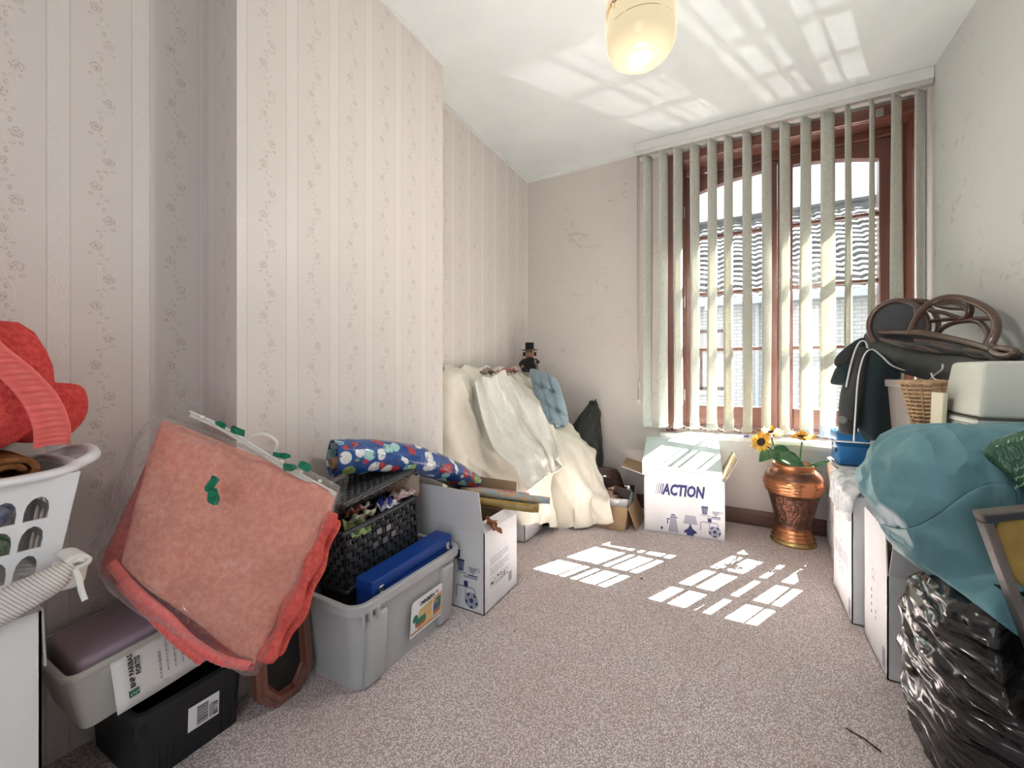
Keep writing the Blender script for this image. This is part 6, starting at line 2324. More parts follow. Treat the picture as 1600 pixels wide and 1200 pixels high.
o = tag(smooth(obj('folded_cloth', slab([(-0.80, 2.95, 0.21), (-0.62, 2.96, 0.23), (-0.60, 2.94, 0.17), (-0.80, 2.93, 0.15)], 0.06, 14, 12, 3, 0.012, 14), pm('grey_green_cloth', (0.26, 0.28, 0.24), 0.9))), 'grey-green cloth bundle behind the brown carton', 'cloth')
o.location.z = -0.12

# ================================================================ COPPER VASE WITH SUNFLOWERS
def copper_mat():
    m, nt, b = new_mat('aged_copper')
    (x, y, z), pos = obj_xyz(nt)
    polish = ((z - 0.335).abs().sstep(0.055, 0.030)).max(z.sstep(0.105, 0.085)).max(z.sstep(0.415, 0.435) * 0.7)
    tarn = tex_noise(nt, 16, 4, 0.6, pos)
    c = mixc(nt, tarn.sstep(0.3, 0.7), (0.26, 0.125, 0.085), (0.14, 0.075, 0.055))
    c = mixc(nt, polish, c, (0.62, 0.27, 0.13))
    c = mixc(nt, z.sstep(0.045, 0.020), c, (0.50, 0.34, 0.14))
    nt.links.new(c, b.inputs['Base Color'])
    b.inputs['Metallic'].default_value = 0.95
    nt.links.new((polish * -0.14 + 0.38).v, b.inputs['Roughness'])
    hammer = X(nt, tex_voronoi(nt, 85, pos)) * (z.sstep(0.10, 0.12)) * (z.sstep(0.29, 0.27))
    add_bump(nt, b, hammer * -1 + tarn * 0.1, 0.45, 0.012)
    return m
M_COPPER = copper_mat()
vx, vy = 0.292, 2.898
va = thing('copper_vase', 'tall embossed copper vase holding sunflowers beside the white boxes', 'vase', (vx, vy, 0))
prof = [(0.0, 0.0), (0.112, 0.0), (0.116, 0.008), (0.113, 0.016), (0.103, 0.022), (0.109, 0.030), (0.107, 0.037), (0.096, 0.043), (0.101, 0.051), (0.099, 0.057), (0.089, 0.062), (0.096, 0.069), (0.093, 0.076), (0.085, 0.082), (0.090, 0.090),
        (0.086, 0.105), (0.093, 0.14), (0.104, 0.19), (0.116, 0.24), (0.126, 0.28), (0.130, 0.292), (0.140, 0.297), (0.142, 0.303), (0.135, 0.308), (0.145, 0.314), (0.147, 0.321), (0.140, 0.326), (0.151, 0.333), (0.153, 0.341), (0.145, 0.346), (0.154, 0.352), (0.155, 0.357), (0.148, 0.362),
        (0.147, 0.375), (0.140, 0.393), (0.127, 0.412), (0.110, 0.427), (0.098, 0.435), (0.096, 0.441), (0.104, 0.448), (0.105, 0.456), (0.100, 0.461), (0.090, 0.456), (0.086, 0.44), (0.10, 0.40), (0.11, 0.33), (0.08, 0.12), (0.0, 0.11)]
smooth(obj('vessel', lathe(prof, 64), M_COPPER, va))
def on_vase(phi, z, dr=0.0):
    r_ = 0.08
    for (r0, z0), (r1, z1) in zip(prof, prof[1:30]):
        if z0 <= z <= z1 and z1 > z0:
            r_ = r0 + (r1 - r0) * (z - z0) / (z1 - z0)
    return Vector(((r_ + dr) * math.cos(phi), (r_ + dr) * math.sin(phi), z))
phi0 = math.atan2(-vy, -vx) + 0.10
pts = [on_vase(phi0 + 0.20 * math.cos(a), 0.232 + 0.026 * math.sin(a), 0.002) for a in [2 * math.pi * k / 24 for k in range(24)]]
smooth(obj('embossed_shield', tube(pts, 0.0045, 6, closed=True), M_COPPER, va))
pts = [on_vase(phi0 - 0.22 + 0.44 * k / 12, 0.268 + 0.010 * (k % 2), 0.002) for k in range(13)]
smooth(obj('embossed_crown', tube(pts, 0.0040, 6), M_COPPER, va))
pts = [on_vase(phi0 + 0.10 * math.cos(1.7 * a), 0.230 + 0.016 * math.sin(a), 0.002) for a in [2 * math.pi * k / 20 for k in range(20)]]
smooth(obj('embossed_lion', tube(pts, 0.0045, 6, closed=True), M_COPPER, va))
rnd = random.Random(12)
for k in range(7):
    ph = phi0 - 0.55 - 0.10 * (k % 3) + rnd.uniform(-0.06, 0.06)
    z0 = 0.15 + 0.018 * k
    pts = [on_vase(ph + 0.10 * math.sin(t * 2.1 + k), z0 + 0.028 * math.cos(t * 1.6), 0.002) for t in [0.55 * q for q in range(8)]]
    smooth(obj('embossed_scroll', tube(pts, 0.0048, 6), M_COPPER, va))

M_PETAL = pm('sunflower_petal', (0.80, 0.50, 0.05), 0.6, var=0.3, vscale=40, vcol=(0.78, 0.34, 0.03))
M_SEED = pm('sunflower_seed', (0.05, 0.028, 0.018), 0.9, bump=0.8, bscale=220, bdist=0.006)
M_LEAF = pm('green_leaf', (0.03, 0.13, 0.055), 0.45, var=0.4, vscale=14, vcol=(0.09, 0.22, 0.10))
M_STEM = pm('green_stem', (0.06, 0.14, 0.05), 0.6)
def leaf_mesh(L, W, curl=0.3, fold=0.25):
    n, m = 12, 6
    P_ = np.zeros((n + 1, m + 1, 3))
    for i in range(n + 1):
        t = i / n
        wd = W * math.sin(math.pi * min(1, t ** 0.75)) ** 0.9 if 0 < t < 1 else 0.001
        for j in range(m + 1):
            s = j / m * 2 - 1
            P_[i, j] = (L * t, wd * s / 1.0, fold * wd * abs(s) - curl * L * t * t + 0.012 * L * math.sin(9 * t + 3 * s))
    return grid_mesh(P_)
def sunflower(label, stem_pts, face, r_):
    t = thing('sunflower', label, 'flower', (vx, vy, 0.35), group='sunflowers in the copper vase')
    T_ = Matrix.Translation((-vx, -vy, -0.35))
    c = Vector(stem_pts[-1])
    Z = Vector(face).normalized()
    Q = Z.to_track_quat('Z', 'Y').to_matrix().to_4x4()
    Q.translation = c
    o = smooth(obj('stem', tube(catmull(stem_pts, 6), 0.0045, 8), M_STEM, t))
    o.data.transform(T_)
    o = smooth(obj('seed_head', lathe([(0.0, -0.010), (r_ * 0.36, -0.008), (r_ * 0.42, 0.0), (r_ * 0.36, 0.009), (r_ * 0.16, 0.005), (0.0, 0.004)], 24), M_SEED, t))
    o.data.transform(T_ @ Q)
    rnd = random.Random(len(label))
    for k in range(26):
        a = 2 * math.pi * k / 26 + rnd.uniform(-0.06, 0.06)
        ln = r_ * rnd.uniform(0.55, 0.72)
        me = leaf_mesh(ln, r_ * 0.105, rnd.uniform(-0.25, 0.35), 0.35)
        o = smooth(obj('petal', me, M_PETAL, t))
        o.data.transform(T_ @ Q @ Matrix.Rotation(a, 4, 'Z') @ Matrix.Translation((r_ * 0.36, 0, 0.001 + 0.004 * (k % 2))) @ Matrix.Rotation(R(rnd.uniform(-28, 4)), 4, 'Y'))
        solidify(o, 0.0012)
    return t, T_
def leaf(t, T_, p, d, L, W, curl, roll=0.0, name='leaf'):
    d = Vector(d).normalized()
    zz = (Vector((0, 0, CAM_H)) - Vector(p)).normalized() + Vector((0, 0, 0.4))
    s_ = zz.cross(d).normalized()
    u_ = d.cross(s_)
    M = Matrix((d, s_, u_)).transposed().to_4x4()
    M.translation = Vector(p)
    o = smooth(obj(name, leaf_mesh(L, W, curl), M_LEAF, t))
    o.data.transform(T_ @ M @ Matrix.Rotation(R(roll), 4, 'X'))
    solidify(o, 0.0015)
cv = Vector((vx, vy, 0.40))
tocam = (Vector((0, 0, 1)) - cv).normalized()
t1, T1 = sunflower('drooping sunflower facing the room at the vase rim', [(vx, vy, 0.40), (vx - 0.05, vy - 0.01, 0.475), (vx - 0.115, vy - 0.03, 0.54), tuple(wp(1190, 691, 2.30))], (-0.5, -0.75, 0.35), 0.060)
t2, T2 = sunflower('sunflower half hidden behind the drooping one', [(vx - 0.01, vy + 0.01, 0.40), (vx - 0.06, vy + 0.02, 0.50), (vx - 0.10, vy + 0.01, 0.57), tuple(wp(1206, 677, 2.36))], (0.1, -0.3, 0.9), 0.055)
t3, T3 = sunflower('upright sunflower seen edge-on above the vase', [(vx + 0.03, vy, 0.38), (vx + 0.035, vy, 0.50), tuple(wp(1254, 684, 2.33))], (0.05, -0.22, 1.0), 0.066)
leaf(t1, T1, (vx - 0.10, vy - 0.03, 0.525), (-0.8, -0.5, -0.5), 0.10, 0.040, 0.2, 20)
leaf(t1, T1, (vx - 0.10, vy - 0.02, 0.530), (0.3, -0.6, -0.4), 0.09, 0.038, 0.2, -15)
leaf(t1, T1, (vx - 0.075, vy - 0.05, 0.515), (0.9, -0.3, -0.35), 0.13, 0.046, 0.12, -12)
leaf(t2, T2, (vx - 0.04, vy - 0.02, 0.48), (0.9, -0.4, -0.15), 0.10, 0.040, 0.2, -10)
leaf(t2, T2, (vx - 0.09, vy + 0.01, 0.55), (0.8, -0.3, -0.7), 0.11, 0.040, 0.15, 10)
leaf(t3, T3, (vx + 0.02, vy - 0.03, 0.45), (-0.5, -0.8, 0.10), 0.08, 0.036, 0.2, 10)
leaf(t3, T3, (vx + 0.05, vy - 0.01, 0.44), (0.92, -0.25, 0.42), 0.15, 0.012, -0.25, 10)

# ================================================================ RIGHT SIDE
# ---- blue cool box on the far white box
M_COOL = pm('blue_plastic', (0.015, 0.14, 0.36), 0.35, spec=0.5)
M_COOLW = pm('pale_plastic_trim', (0.6, 0.64, 0.66), 0.4)
co = thing('cool_box', 'blue plastic cool box standing on the tall white box by the window', 'cool box', (0.615, 2.795, 0.508))
smooth(obj('tub', boxm(-0.148, 0.148, -0.085, 0.085, 0.0, 0.112, 0.014, 3), M_COOL, co), 40)
smooth(obj('lid', boxm(-0.154, 0.154, -0.090, 0.090, 0.114, 0.182, 0.018, 3), M_COOL, co), 40)
obj('lid_seam', boxm(-0.156, 0.156, -0.092, 0.092, 0.108, 0.116, 0.003), M_COOL, co)
smooth(obj('handle', tube([(-0.165, -0.05, 0.100), (-0.170, -0.07, 0.124), (-0.165, -0.112, 0.128), (0.165, -0.112, 0.128)], 0.0045, 8), M_COOLW, co))
bm = lathe([(0.0, 0.0), (0.011, 0.0), (0.013, 0.006), (0.0, 0.007)], 16)
o = obj('hinge_pin', bm, M_PDARK, co)
o.data.transform(Matrix.Translation((-0.148, -0.06, 0.075)) @ Matrix.Rotation(R(-90), 4, 'Y'))

# ---- small blue and white packet on the sill
pk = thing('packet', 'tiny blue and white packet on the marble window sill', 'packet', (0.055, 3.05, 0.5755), (0, 0, R(8)))
obj('wrapper', boxm(-0.028, 0.028, -0.012, 0.012, 0, 0.008, 0.002), M_PWHITE, pk)
obj('blue_band', boxm(-0.018, 0.018, -0.0125, 0.0125, 0.001, 0.0085, 0.002), pm('packet_blue', (0.10, 0.08, 0.40), 0.4), pk)

# ---- crumpled white cloth on the box
M_WPRINT = pm('white_cloth_grey_print', (0.74, 0.74, 0.74), 0.85, var=1, vscale=22, vcol=(0.42, 0.44, 0.48), sheen=0.2)
P = np.zeros((30, 26, 3))
for i in range(30):
    for j in range(26):
        u, v_ = i / 29, j / 25
        P[i, j] = (0.375 + 0.18 * u, 2.085 + 0.28 * v_, 0.545 + 0.025 * math.sin(i * 0.9) * math.cos(j * 0.8))
P = cloth(P, 0.30 / 29, 0.40 / 25, [c_box(0.401, 0.901, 2.0675, 2.4125, 0, 0.506, 0.012), c_half(2, 0.02, 1), c_box(0.558, 0.90, 2.10, 2.44, 0.5, 1.0, 0.012)], pins=np.s_[16:, 3:23], steps=70, iters=8, bend=0.05, seed=11, jit=0.01)
for i in range(30):
    for j in range(26):
        P[i, j, 2] += 0.035 * max(0, 1 - 2.2 * abs(mnoise.noise(Vector((i * 0.16, j * 0.19, 2))))) * min(1, i / 8)
        P[i, j, 0] += 0.012 * mnoise.noise(Vector((i * 0.3, j * 0.3, 7)))
o = smooth(solidify(obj('crumpled_cloth', grid_mesh(P), M_WPRINT), 0.006, 1))
subsurf(o, 1)
tag(o, 'crumpled white printed cloth on the white box near the vase', 'cloth')

# ---- grey bin
M_BIN = pm('warm_grey_plastic', (0.33, 0.29, 0.275), 0.45, var=0.05)
bn = thing('storage_bin', 'tall warm-grey plastic bin under the dark jackets', 'bin', (0.735, 2.27, 0.509))
smooth(obj('bin_tub', tub((0.125, 0.130), (0.150, 0.150), 0.455, 0.006, 0.010, 0.030, rad=0.05), M_BIN, bn), 40)
obj('grip', boxm(-0.07, 0.07, -0.165, -0.150, 0.385, 0.405, 0.006), M_BIN, bn)

# ---- natural wicker basket
M_NWICK = pm('natural_willow', (0.46, 0.30, 0.17), 0.6, var=0.3, vscale=40)
nb = thing('wicker_basket', 'small natural willow basket between grey bin and carry case', 'basket', (0.612, 1.974, 0.797))
bm = bmesh.new()
NR, NC = 12, 22
for k in range(NC):
    a = 2 * math.pi * k / NC
    bm_tube(bm, [(0.055 * math.cos(a), 0.055 * math.sin(a), 0.0), (0.088 * math.cos(a), 0.088 * math.sin(a), 0.165)], 0.0028, 5)
for r_ in range(NR):
    z = 0.006 + 0.152 * r_ / (NR - 1)
    rr = 0.055 + 0.033 * z / 0.165
    pts = []
    for k in range(NC * 2):
        a = 2 * math.pi * k / (NC * 2)
        q = rr + 0.0042 * math.cos(math.pi * k + math.pi * r_) * (1 if k % 2 == 0 else 0) * (1 if (k // 2 + r_) % 2 else -1)
        pts.append((q * math.cos(a), q * math.sin(a), z))
    bm_tube(bm, pts, 0.0045, 6, closed=True)
o = smooth(obj('weave', bm, M_NWICK, nb))
o['kind'] = 'stuff'
smooth(obj('rim', tube([(0.091 * math.cos(2 * math.pi * k / 48), 0.091 * math.sin(2 * math.pi * k / 48), 0.165) for k in range(48)], [0.0075 * (1 + 0.15 * math.sin(k * 2.4)) for k in range(48)], 8, closed=True), M_NWICK, nb))
obj('base', lathe([(0.0, 0.0), (0.055, 0.0), (0.055, 0.006), (0.0, 0.006)], 24), M_NWICK, nb)

# ---- cream board
o = tag(obj('cream_board', boxm(-0.006, 0.006, -0.045, 0.045, 0.0, 0.135, 0.003), pm('cream_card', (0.62, 0.58, 0.45), 0.6), None, (0.574, 1.832, 0.796), (0, R(2), 0)), 'cream card folder standing beside the willow basket', 'folder')

# ---- pale grey carry case
M_CASE = pm('pale_grey_abs', (0.56, 0.57, 0.51), 0.42, bump=0.12, bscale=300, var=0.03)
M_CASED = pm('case_dark_seam', (0.10, 0.10, 0.09), 0.5)
cs = thing('carry_case', 'pale grey hard plastic carry case on top of the stacked boxes', 'case', (0.745, 1.755, 0.7965))
def taper(x0, x1, y0, y1, z0, z1, ins, bev):
    bm = bmesh.new()
    v = [bm.verts.new(p) for p in ((x0, y0, z0), (x1, y0, z0), (x1, y1, z0), (x0, y1, z0), (x0 + ins, y0 + ins, z1), (x1 - ins, y0 + ins, z1), (x1 - ins, y1 - ins, z1), (x0 + ins, y1 - ins, z1))]
    for f in ((3, 2, 1, 0), (4, 5, 6, 7), (0, 1, 5, 4), (1, 2, 6, 5), (2, 3, 7, 6), (3, 0, 4, 7)):
        bm.faces.new([v[i] for i in f])
    bmesh.ops.bevel(bm, geom=list(bm.edges), offset=bev, segments=3, profile=0.5, affect='EDGES')
    return bm
smooth(obj('lower_shell', taper(-0.150, 0.150, -0.125, 0.125, 0.0, 0.052, 0.0, 0.008), M_CASE, cs), 35)
smooth(obj('rim', boxm(-0.155, 0.155, -0.130, 0.130, 0.052, 0.068, 0.005), M_CASE, cs), 35)
obj('dark_seam', boxm(-0.1555, 0.1555, -0.1305, 0.1305, 0.067, 0.071, 0.001), M_CASED, cs)
smooth(obj('upper_shell', taper(-0.150, 0.150, -0.125, 0.125, 0.071, 0.232, 0.020, 0.012), M_CASE, cs), 35)
lt_ = smooth(obj('latch', boxm(-0.045, 0.045, -0.136, -0.126, 0.050, 0.084, 0.004), M_CASE, cs), 35)
obj('latch_slot', boxm(-0.018, 0.018, -0.1375, -0.134, 0.060, 0.066, 0.001), M_CASED, lt_)

# ---- teal plastic sack
M_TEAL, nt, b = new_mat('teal_sack_film')
b.inputs['Base Color'].default_value = (0.125, 0.255, 0.29, 1)
b.inputs['Roughness'].default_value = 0.44
b.inputs['Specular IOR Level'].default_value = 0.2
v = coords(nt, 'Object', (1, 1, 0.5), (R(30), 0, R(20)))
add_bump(nt, b, (tex_noise(nt, 3.2, 2, 0.45, v, 1.3) - 0.5).abs() * -1 + (tex_noise(nt, 9, 2, 0.45, v, 0.8) - 0.5).abs() * -0.25, 0.55, 0.10)
ts = thing('teal_sack', 'big teal plastic sack lying on the black rubbish bag', 'sack', (0.62, 1.48, 0.40))
TSM = Matrix.Translation((-0.62, -1.48, -0.40))
me = blob((0.625, 1.505, 0.660), (0.285, 0.175, 0.190), 100, 70, 0.095, 1.15, 21.0, flat_bottom=False, squar=3.0, vert=0.8)
o = smooth(obj('sack', me, M_TEAL, ts))
clampx(o, x1=XR - 0.02)
for v_ in o.data.vertices:           # the carry case presses its back edge flat
    if v_.co.y > 1.60:
        v_.co.z = min(v_.co.z, 0.803 + max(0, 0.57 - v_.co.x) + max(0, 1.625 - v_.co.y) * 2)
for v_ in o.data.vertices:           # the near edge sags down over the black bag
    if v_.co.y < 1.46:
        v_.co.z -= 0.16 * min(1, (1.46 - v_.co.y) / 0.14) * max(0, v_.co.x - 0.34) * 1.4
SACK_B = BVHTree.FromPolygons([v_.co.copy() for v_ in o.data.vertices], [tuple(f.vertices) for f in o.data.polygons])
o.data.transform(TSM)
# ---- green carrier bag
M_GBAG = bag_mat('green_carrier_film', (0.03, 0.10, 0.05), 0.25, 0.4, 12)
gbg = thing('carrier_bag', 'green plastic carrier bag with faded print on the teal sack', 'bag', tuple(wp(1580, 720, 0.90)))
GM = Matrix.Translation(-Vector(wp(1580, 720, 0.90)))
GC = [wp(1532, 704, 0.93), wp(1680, 640, 0.86), wp(1680, 830, 0.86), wp(1545, 722, 0.93)]
o = smooth(obj('bag', slab(GC, 0.05, 24, 24, 4, 0.014, 12, 3.0), M_GBAG, gbg))
o.data.transform(GM)
bm = bmesh.new()
rnd = random.Random(2)
gM = print_frame(tuple(wp(1585, 735, 0.835)), tuple(wp(1600, 729, 0.83) - wp(1585, 735, 0.835)), tuple(wp(1585, 720, 0.835) - wp(1585, 735, 0.835)))
M_FADE = pm('faded_print', (0.26, 0.36, 0.24), 0.5)
for k in range(3):                   # illegible handwriting-like print
    pts = [(0.0016 * q, 0.0055 * math.sin(q * 1.9 + k) * (0.6 + 0.4 * math.sin(q * 0.7)) , 0.0) for q in range(26 - 5 * k)]
    o = smooth(obj('faded_print', tube(pts, 0.0008, 5), M_FADE, gbg))
    o.data.transform(GM @ gM @ Matrix.Translation((0.0, -0.018 * k, 0.0)))

# ---- framed panel with yellow padding
M_FRM = pm('grey_brown_frame', (0.14, 0.12, 0.105), 0.45, var=0.2)
M_YEL = pm('yellow_padding', (0.36, 0.24, 0.055), 0.75, var=0.3, vscale=7, vcol=(0.26, 0.155, 0.045), bump=0.3, bscale=14, bdist=0.02)
A0, B0, D0 = wp(1526, 800, 0.86), wp(1700, 782, 0.80), wp(1606, 1012, 0.83)
ex, ey = (B0 - A0), (D0 - A0)
wid, hei = ex.length, ey.length
ex.normalize()
ey = (ey - ex * ey.dot(ex) * 0.0).normalized()
ez = ex.cross(-ey).normalized()
pf = thing('padded_frame', 'grey-brown framed panel with yellow padding leaning on the teal sack', 'frame', tuple(A0))
def pq(u, v_, d):
    return Vector(ex * u + ey * v_ + ez * d)
def prism(name, u0, u1, v0, v1, d0, d1, m_, bev=0.004):
    bm = bmesh.new()
    vs = [bm.verts.new(pq(u, v_, d)) for d in (d0, d1) for v_ in (v0, v1) for u in (u0, u1)]
    for f in ((0, 2, 3, 1), (4, 5, 7, 6), (0, 1, 5, 4), (2, 6, 7, 3), (0, 4, 6, 2), (1, 3, 7, 5)):
        bm.faces.new([vs[i] for i in f])
    bmesh.ops.recalc_face_normals(bm, faces=bm.faces)
    bmesh.ops.bevel(bm, geom=list(bm.edges), offset=bev, segments=2, profile=0.5, affect='EDGES')
    return obj(name, bm, m_, pf)
U, Vv = 0.30, 0.34
prism('rail', 0.0, U, 0.0, 0.020, -0.02, 0.012, M_FRM)
prism('rail', 0.0, U, Vv - 0.02, Vv, -0.02, 0.012, M_FRM)
prism('stile', 0.0, 0.016, 0.020, Vv - 0.02, -0.02, 0.012, M_FRM)
prism('stile', U - 0.016, U, 0.020, Vv - 0.02, -0.02, 0.012, M_FRM)
prism('dark_strip', 0.004, U - 0.004, 0.006, 0.018, 0.010, 0.016, M_PDARK, 0.001)
o = smooth(obj('padding', slab([pq(0.012, 0.018, -0.004), pq(U - 0.012, 0.018, -0.004), pq(U - 0.012, 0.165, -0.004), pq(0.012, 0.165, -0.004)], 0.022, 16, 16, 6, 0.004, 20), M_YEL, pf))
o = smooth(obj('padding', slab([pq(0.012, 0.168, -0.004), pq(U - 0.012, 0.168, -0.004), pq(U - 0.012, Vv - 0.018, -0.004), pq(0.012, Vv - 0.018, -0.004)], 0.022, 16, 16, 6, 0.004, 20), pm('ochre_padding', (0.34, 0.20, 0.085), 0.75, var=0.3, vscale=8), pf))

# ---- black rubbish bag
M_BBAG, nt, b = new_mat('black_bag_film')
b.inputs['Base Color'].default_value = (0.010, 0.009, 0.010, 1)
b.inputs['Roughness'].default_value = 0.20
b.inputs['Specular IOR Level'].default_value = 0.6
v = coords(nt, 'Object', (1.2, 1.2, 5.5), (R(0), R(38), R(0)))
add_bump(nt, b, (tex_noise(nt, 1.5, 2, 0.45, v, 0.8) - 0.5).abs() * -1.0 + (tex_noise(nt, 3.6, 2, 0.45, v, 0.6) - 0.5).abs() * -0.30, 0.8, 0.16)
bb = thing('rubbish_bag', 'shiny black rubbish bag on the carpet under the teal sack', 'bag', (0.66, 1.36, 0.0))
me = blob((0.660, 1.355, 0.262), (0.268, 0.250, 0.275), 120, 90, 0.060, 1.3, 12.0, squar=3.2, vert=2.6)
o = smooth(obj('bag', me, M_BBAG, bb))
clampx(o, x1=XR - 0.02)
def in_solid(tree, p):
    n, q = 0, p.copy()
    while n < 30:
        h = tree.ray_cast(q, Vector((0, 0, 1)))
        if h[0] is None:
            break
        n += 1
        q = h[0] + Vector((0, 0, 1e-5))
    return n % 2 == 1
for v_ in o.data.vertices:
    # dented by the sack that lies on it
    if in_solid(SACK_B, v_.co):
        h = SACK_B.ray_cast(v_.co, Vector((0, 0, -1)))
        if h[0] is not None:
            v_.co.z = h[0].z - 0.001
    # and by the framed panel that leans into it
    r_ = v_.co - A0
    u, d = r_.dot(ex), r_.dot(ez)
    w_ = (r_ - ex * u - ez * d).dot((ey - ex * ey.dot(ex)).normalized())
    lim = -0.028 + 1.2 * max(0, -u) + 1.2 * max(0, u - U) + 1.2 * max(0, w_ - Vv) + 1.2 * max(0, -w_)
    if lim < d < 0.30:
        v_.co -= ez * (d - lim)
clampx(o, x1=XR - 0.02)
BAG_B = BVHTree.FromPolygons([v_.co.copy() for v_ in o.data.vertices], [tuple(f.vertices) for f in o.data.polygons])
o.data.transform(Matrix.Translation((-0.66, -1.36, 0)))
for i, path in enumerate(([(1428, 968, 1.16), (1470, 990, 1.05), (1530, 1040, 0.97), (1590, 1105, 0.92)], [(1428, 1010, 1.15), (1480, 1035, 1.03), (1540, 1075, 0.95), (1600, 1110, 0.90)],
                          [(1427, 1075, 1.10), (1480, 1100, 1.00), (1540, 1150, 0.92), (1590, 1200, 0.88)])):
    pts = catmull([wp(*q) for q in path], 8)
    n = len(pts)
    bm = tube(pts, [0.004 + 0.012 * math.sin(math.pi * (k + 0.5) / n) for k in range(n)], 8)
    o = smooth(obj('film_fold', bm, M_BBAG, bb))
    o.data.transform(Matrix.Translation((-0.66, -1.36, 0)))

# gathered tail that sweeps down to the right
P = np.zeros((26, 14, 3))
for i in range(26):
    t = i / 25
    for j in range(14):
        s = j / 13
        a = wp(1372 + 215 * t, 806 + 26 * math.sin(5.2 * t + 0.4) - 30 * t, 1.20 - 0.20 * t)
        b_ = wp(1400 + 215 * t, 850 + 165 * t, 1.17 - 0.27 * t)
        q = a.lerp(b_, s)
        fold = 0.012 * math.sin(s * 14 + t * 3) * (0.4 + t) + 0.02 * mnoise.noise(Vector((t * 3, s * 3, 1)))
        P[i, j] = q + Vector((-0.45, -0.85, 0.2)) * fold
for step in range(3):
    for i in range(26):
        for j in range(14):              # it lies on the outside of sack and bag
            p = Vector(P[i, j])
            w_ = (Vector((0, 0, CAM_H)) - p).normalized()
            for tree in (SACK_B, BAG_B):
                last = None
                q = p - w_ * 0.02
                for _ in range(8):
                    h = tree.ray_cast(q, w_, 0.25)
                    if h[0] is None:
                        break
                    last = h[0]
                    q = h[0] + w_ * 1e-4
                if last is not None:
                    p = last + w_ * 0.008
            P[i, j] = p
    if step < 2:
        P[1:-1, 1:-1] = 0.4 * P[1:-1, 1:-1] + 0.15 * (P[:-2, 1:-1] + P[2:, 1:-1] + P[1:-1, :-2] + P[1:-1, 2:])
o = smooth(solidify(obj('gathered_tail', grid_mesh(P), M_TEAL, ts), 0.003))
subsurf(o, 1)
o.data.transform(TSM)

# ---- stick on the carpet
p0, p1 = Vector((0.269, 1.45, 0.004)), Vector((0.333, 1.405, 0.004))
o = tag(smooth(obj('twig', tube([p0, p0.lerp(p1, 0.5) + Vector((0.003, 0.003, 0.001)), p1], 0.0022, 6), pm('dark_twig', (0.05, 0.03, 0.025), 0.7))), 'thin dark twig lying on the carpet', 'twig')
o = tag(obj('crumb', boxm(-0.006, 0.006, -0.003, 0.003, 0, 0.004, 0.001), pm('brown_crumb', (0.10, 0.05, 0.035), 0.8), None, (-0.40, 2.03, 0.0), (0, 0, R(20))), 'small brown crumb on the carpet in the sun patch', 'crumb')

# ================================================================ DARK JACKETS ON THE BIN
M_JACK = pm('dark_teal_jacket', (0.022, 0.040, 0.045), 0.75, var=0.15, vscale=6, bump=0.25, bscale=60, sheen=0.15)
M_JACK2 = pm('charcoal_jacket', (0.050, 0.052, 0.052), 0.5, var=0.25, vscale=8, bump=0.35, bscale=30, bdist=0.008)
M_PIPE = pm('white_piping', (0.78, 0.78, 0.76), 0.5)
jk = thing('jacket', 'dark teal jacket with white piping hanging down over the bin', 'jacket', (0.58, 2.20, 0.70))
JM = Matrix.Translation((-0.58, -2.20, -0.70))
def jp(o):
    o.data.transform(JM)
    return o
def sheet(rows, m_, name, parent, T_, th=0.008, sub=2, wob=0.006, ws=9, seed=0.0):
    """cloth panel through a grid of room points"""
    P_ = np.array([[list(p) for p in r_] for r_ in rows])
    o = obj(name, grid_mesh(P_), m_, parent)
    subsurf(o, sub)
    solidify(o, th)
    smooth(o)
    for v_ in o.data.vertices:
        v_.co += Vector((mnoise.noise(v_.co * ws + Vector((seed, 0, 0))), mnoise.noise(v_.co * ws + Vector((0, seed, 4))), mnoise.noise(v_.co * ws + Vector((7, seed, 0))))) * wob
    o.data.transform(T_)
    return o
# main body: top edge over the bin, hem at about knee height
sheet([[wp(1338, 548, 1.98), wp(1362, 541, 1.95), wp(1388, 556, 1.92), wp(1408, 572, 1.92)],
       [wp(1334, 578, 1.94), wp(1360, 575, 1.88), wp(1388, 580, 1.87), wp(1405, 592, 1.90)],
       [wp(1336, 620, 1.93), wp(1362, 622, 1.86), wp(1386, 622, 1.87), wp(1400, 625, 1.91)],
       [wp(1340, 660, 1.92), wp(1364, 660, 1.86), wp(1388, 660, 1.87), wp(1403, 660, 1.92)],
       [wp(1346, 688, 1.92), wp(1368, 688, 1.86), wp(1390, 688, 1.88), wp(1405, 686, 1.93)]], M_JACK, 'body', jk, JM, 0.012, 2, 0.006, 10)
# sleeve: tapering tube with strap and button
pts = catmull([wp(1346, 546, 1.95), wp(1338, 580, 1.93), wp(1330, 620, 1.92), wp(1326, 655, 1.92), wp(1324, 678, 1.92)], 6)
n = len(pts)
sl_ = smooth(jp(obj('sleeve', tube(pts, [0.030 + 0.012 * math.sin(math.pi * k / n) for k in range(n)], 14), M_JACK2, jk)))
jp(obj('cuff_strap', tube([wp(1313, 652, 1.89), wp(1322, 658, 1.875), wp(1336, 662, 1.885)], 0.008, 8), M_JACK2, sl_))
bm = lathe([(0.0, 0.0), (0.016, 0.0), (0.018, 0.004), (0.012, 0.006), (0.0, 0.004)], 20)
d = (Vector((0, 0, 1)) - wp(1316, 655, 1.86)).normalized()
Q = d.to_track_quat('Z', 'Y').to_matrix().to_4x4()
Q.translation = wp(1316, 656, 1.865)
o = obj('button', bm, pm('grey_button', (0.20, 0.20, 0.19), 0.35), sl_)
o.data.transform(JM @ Q)
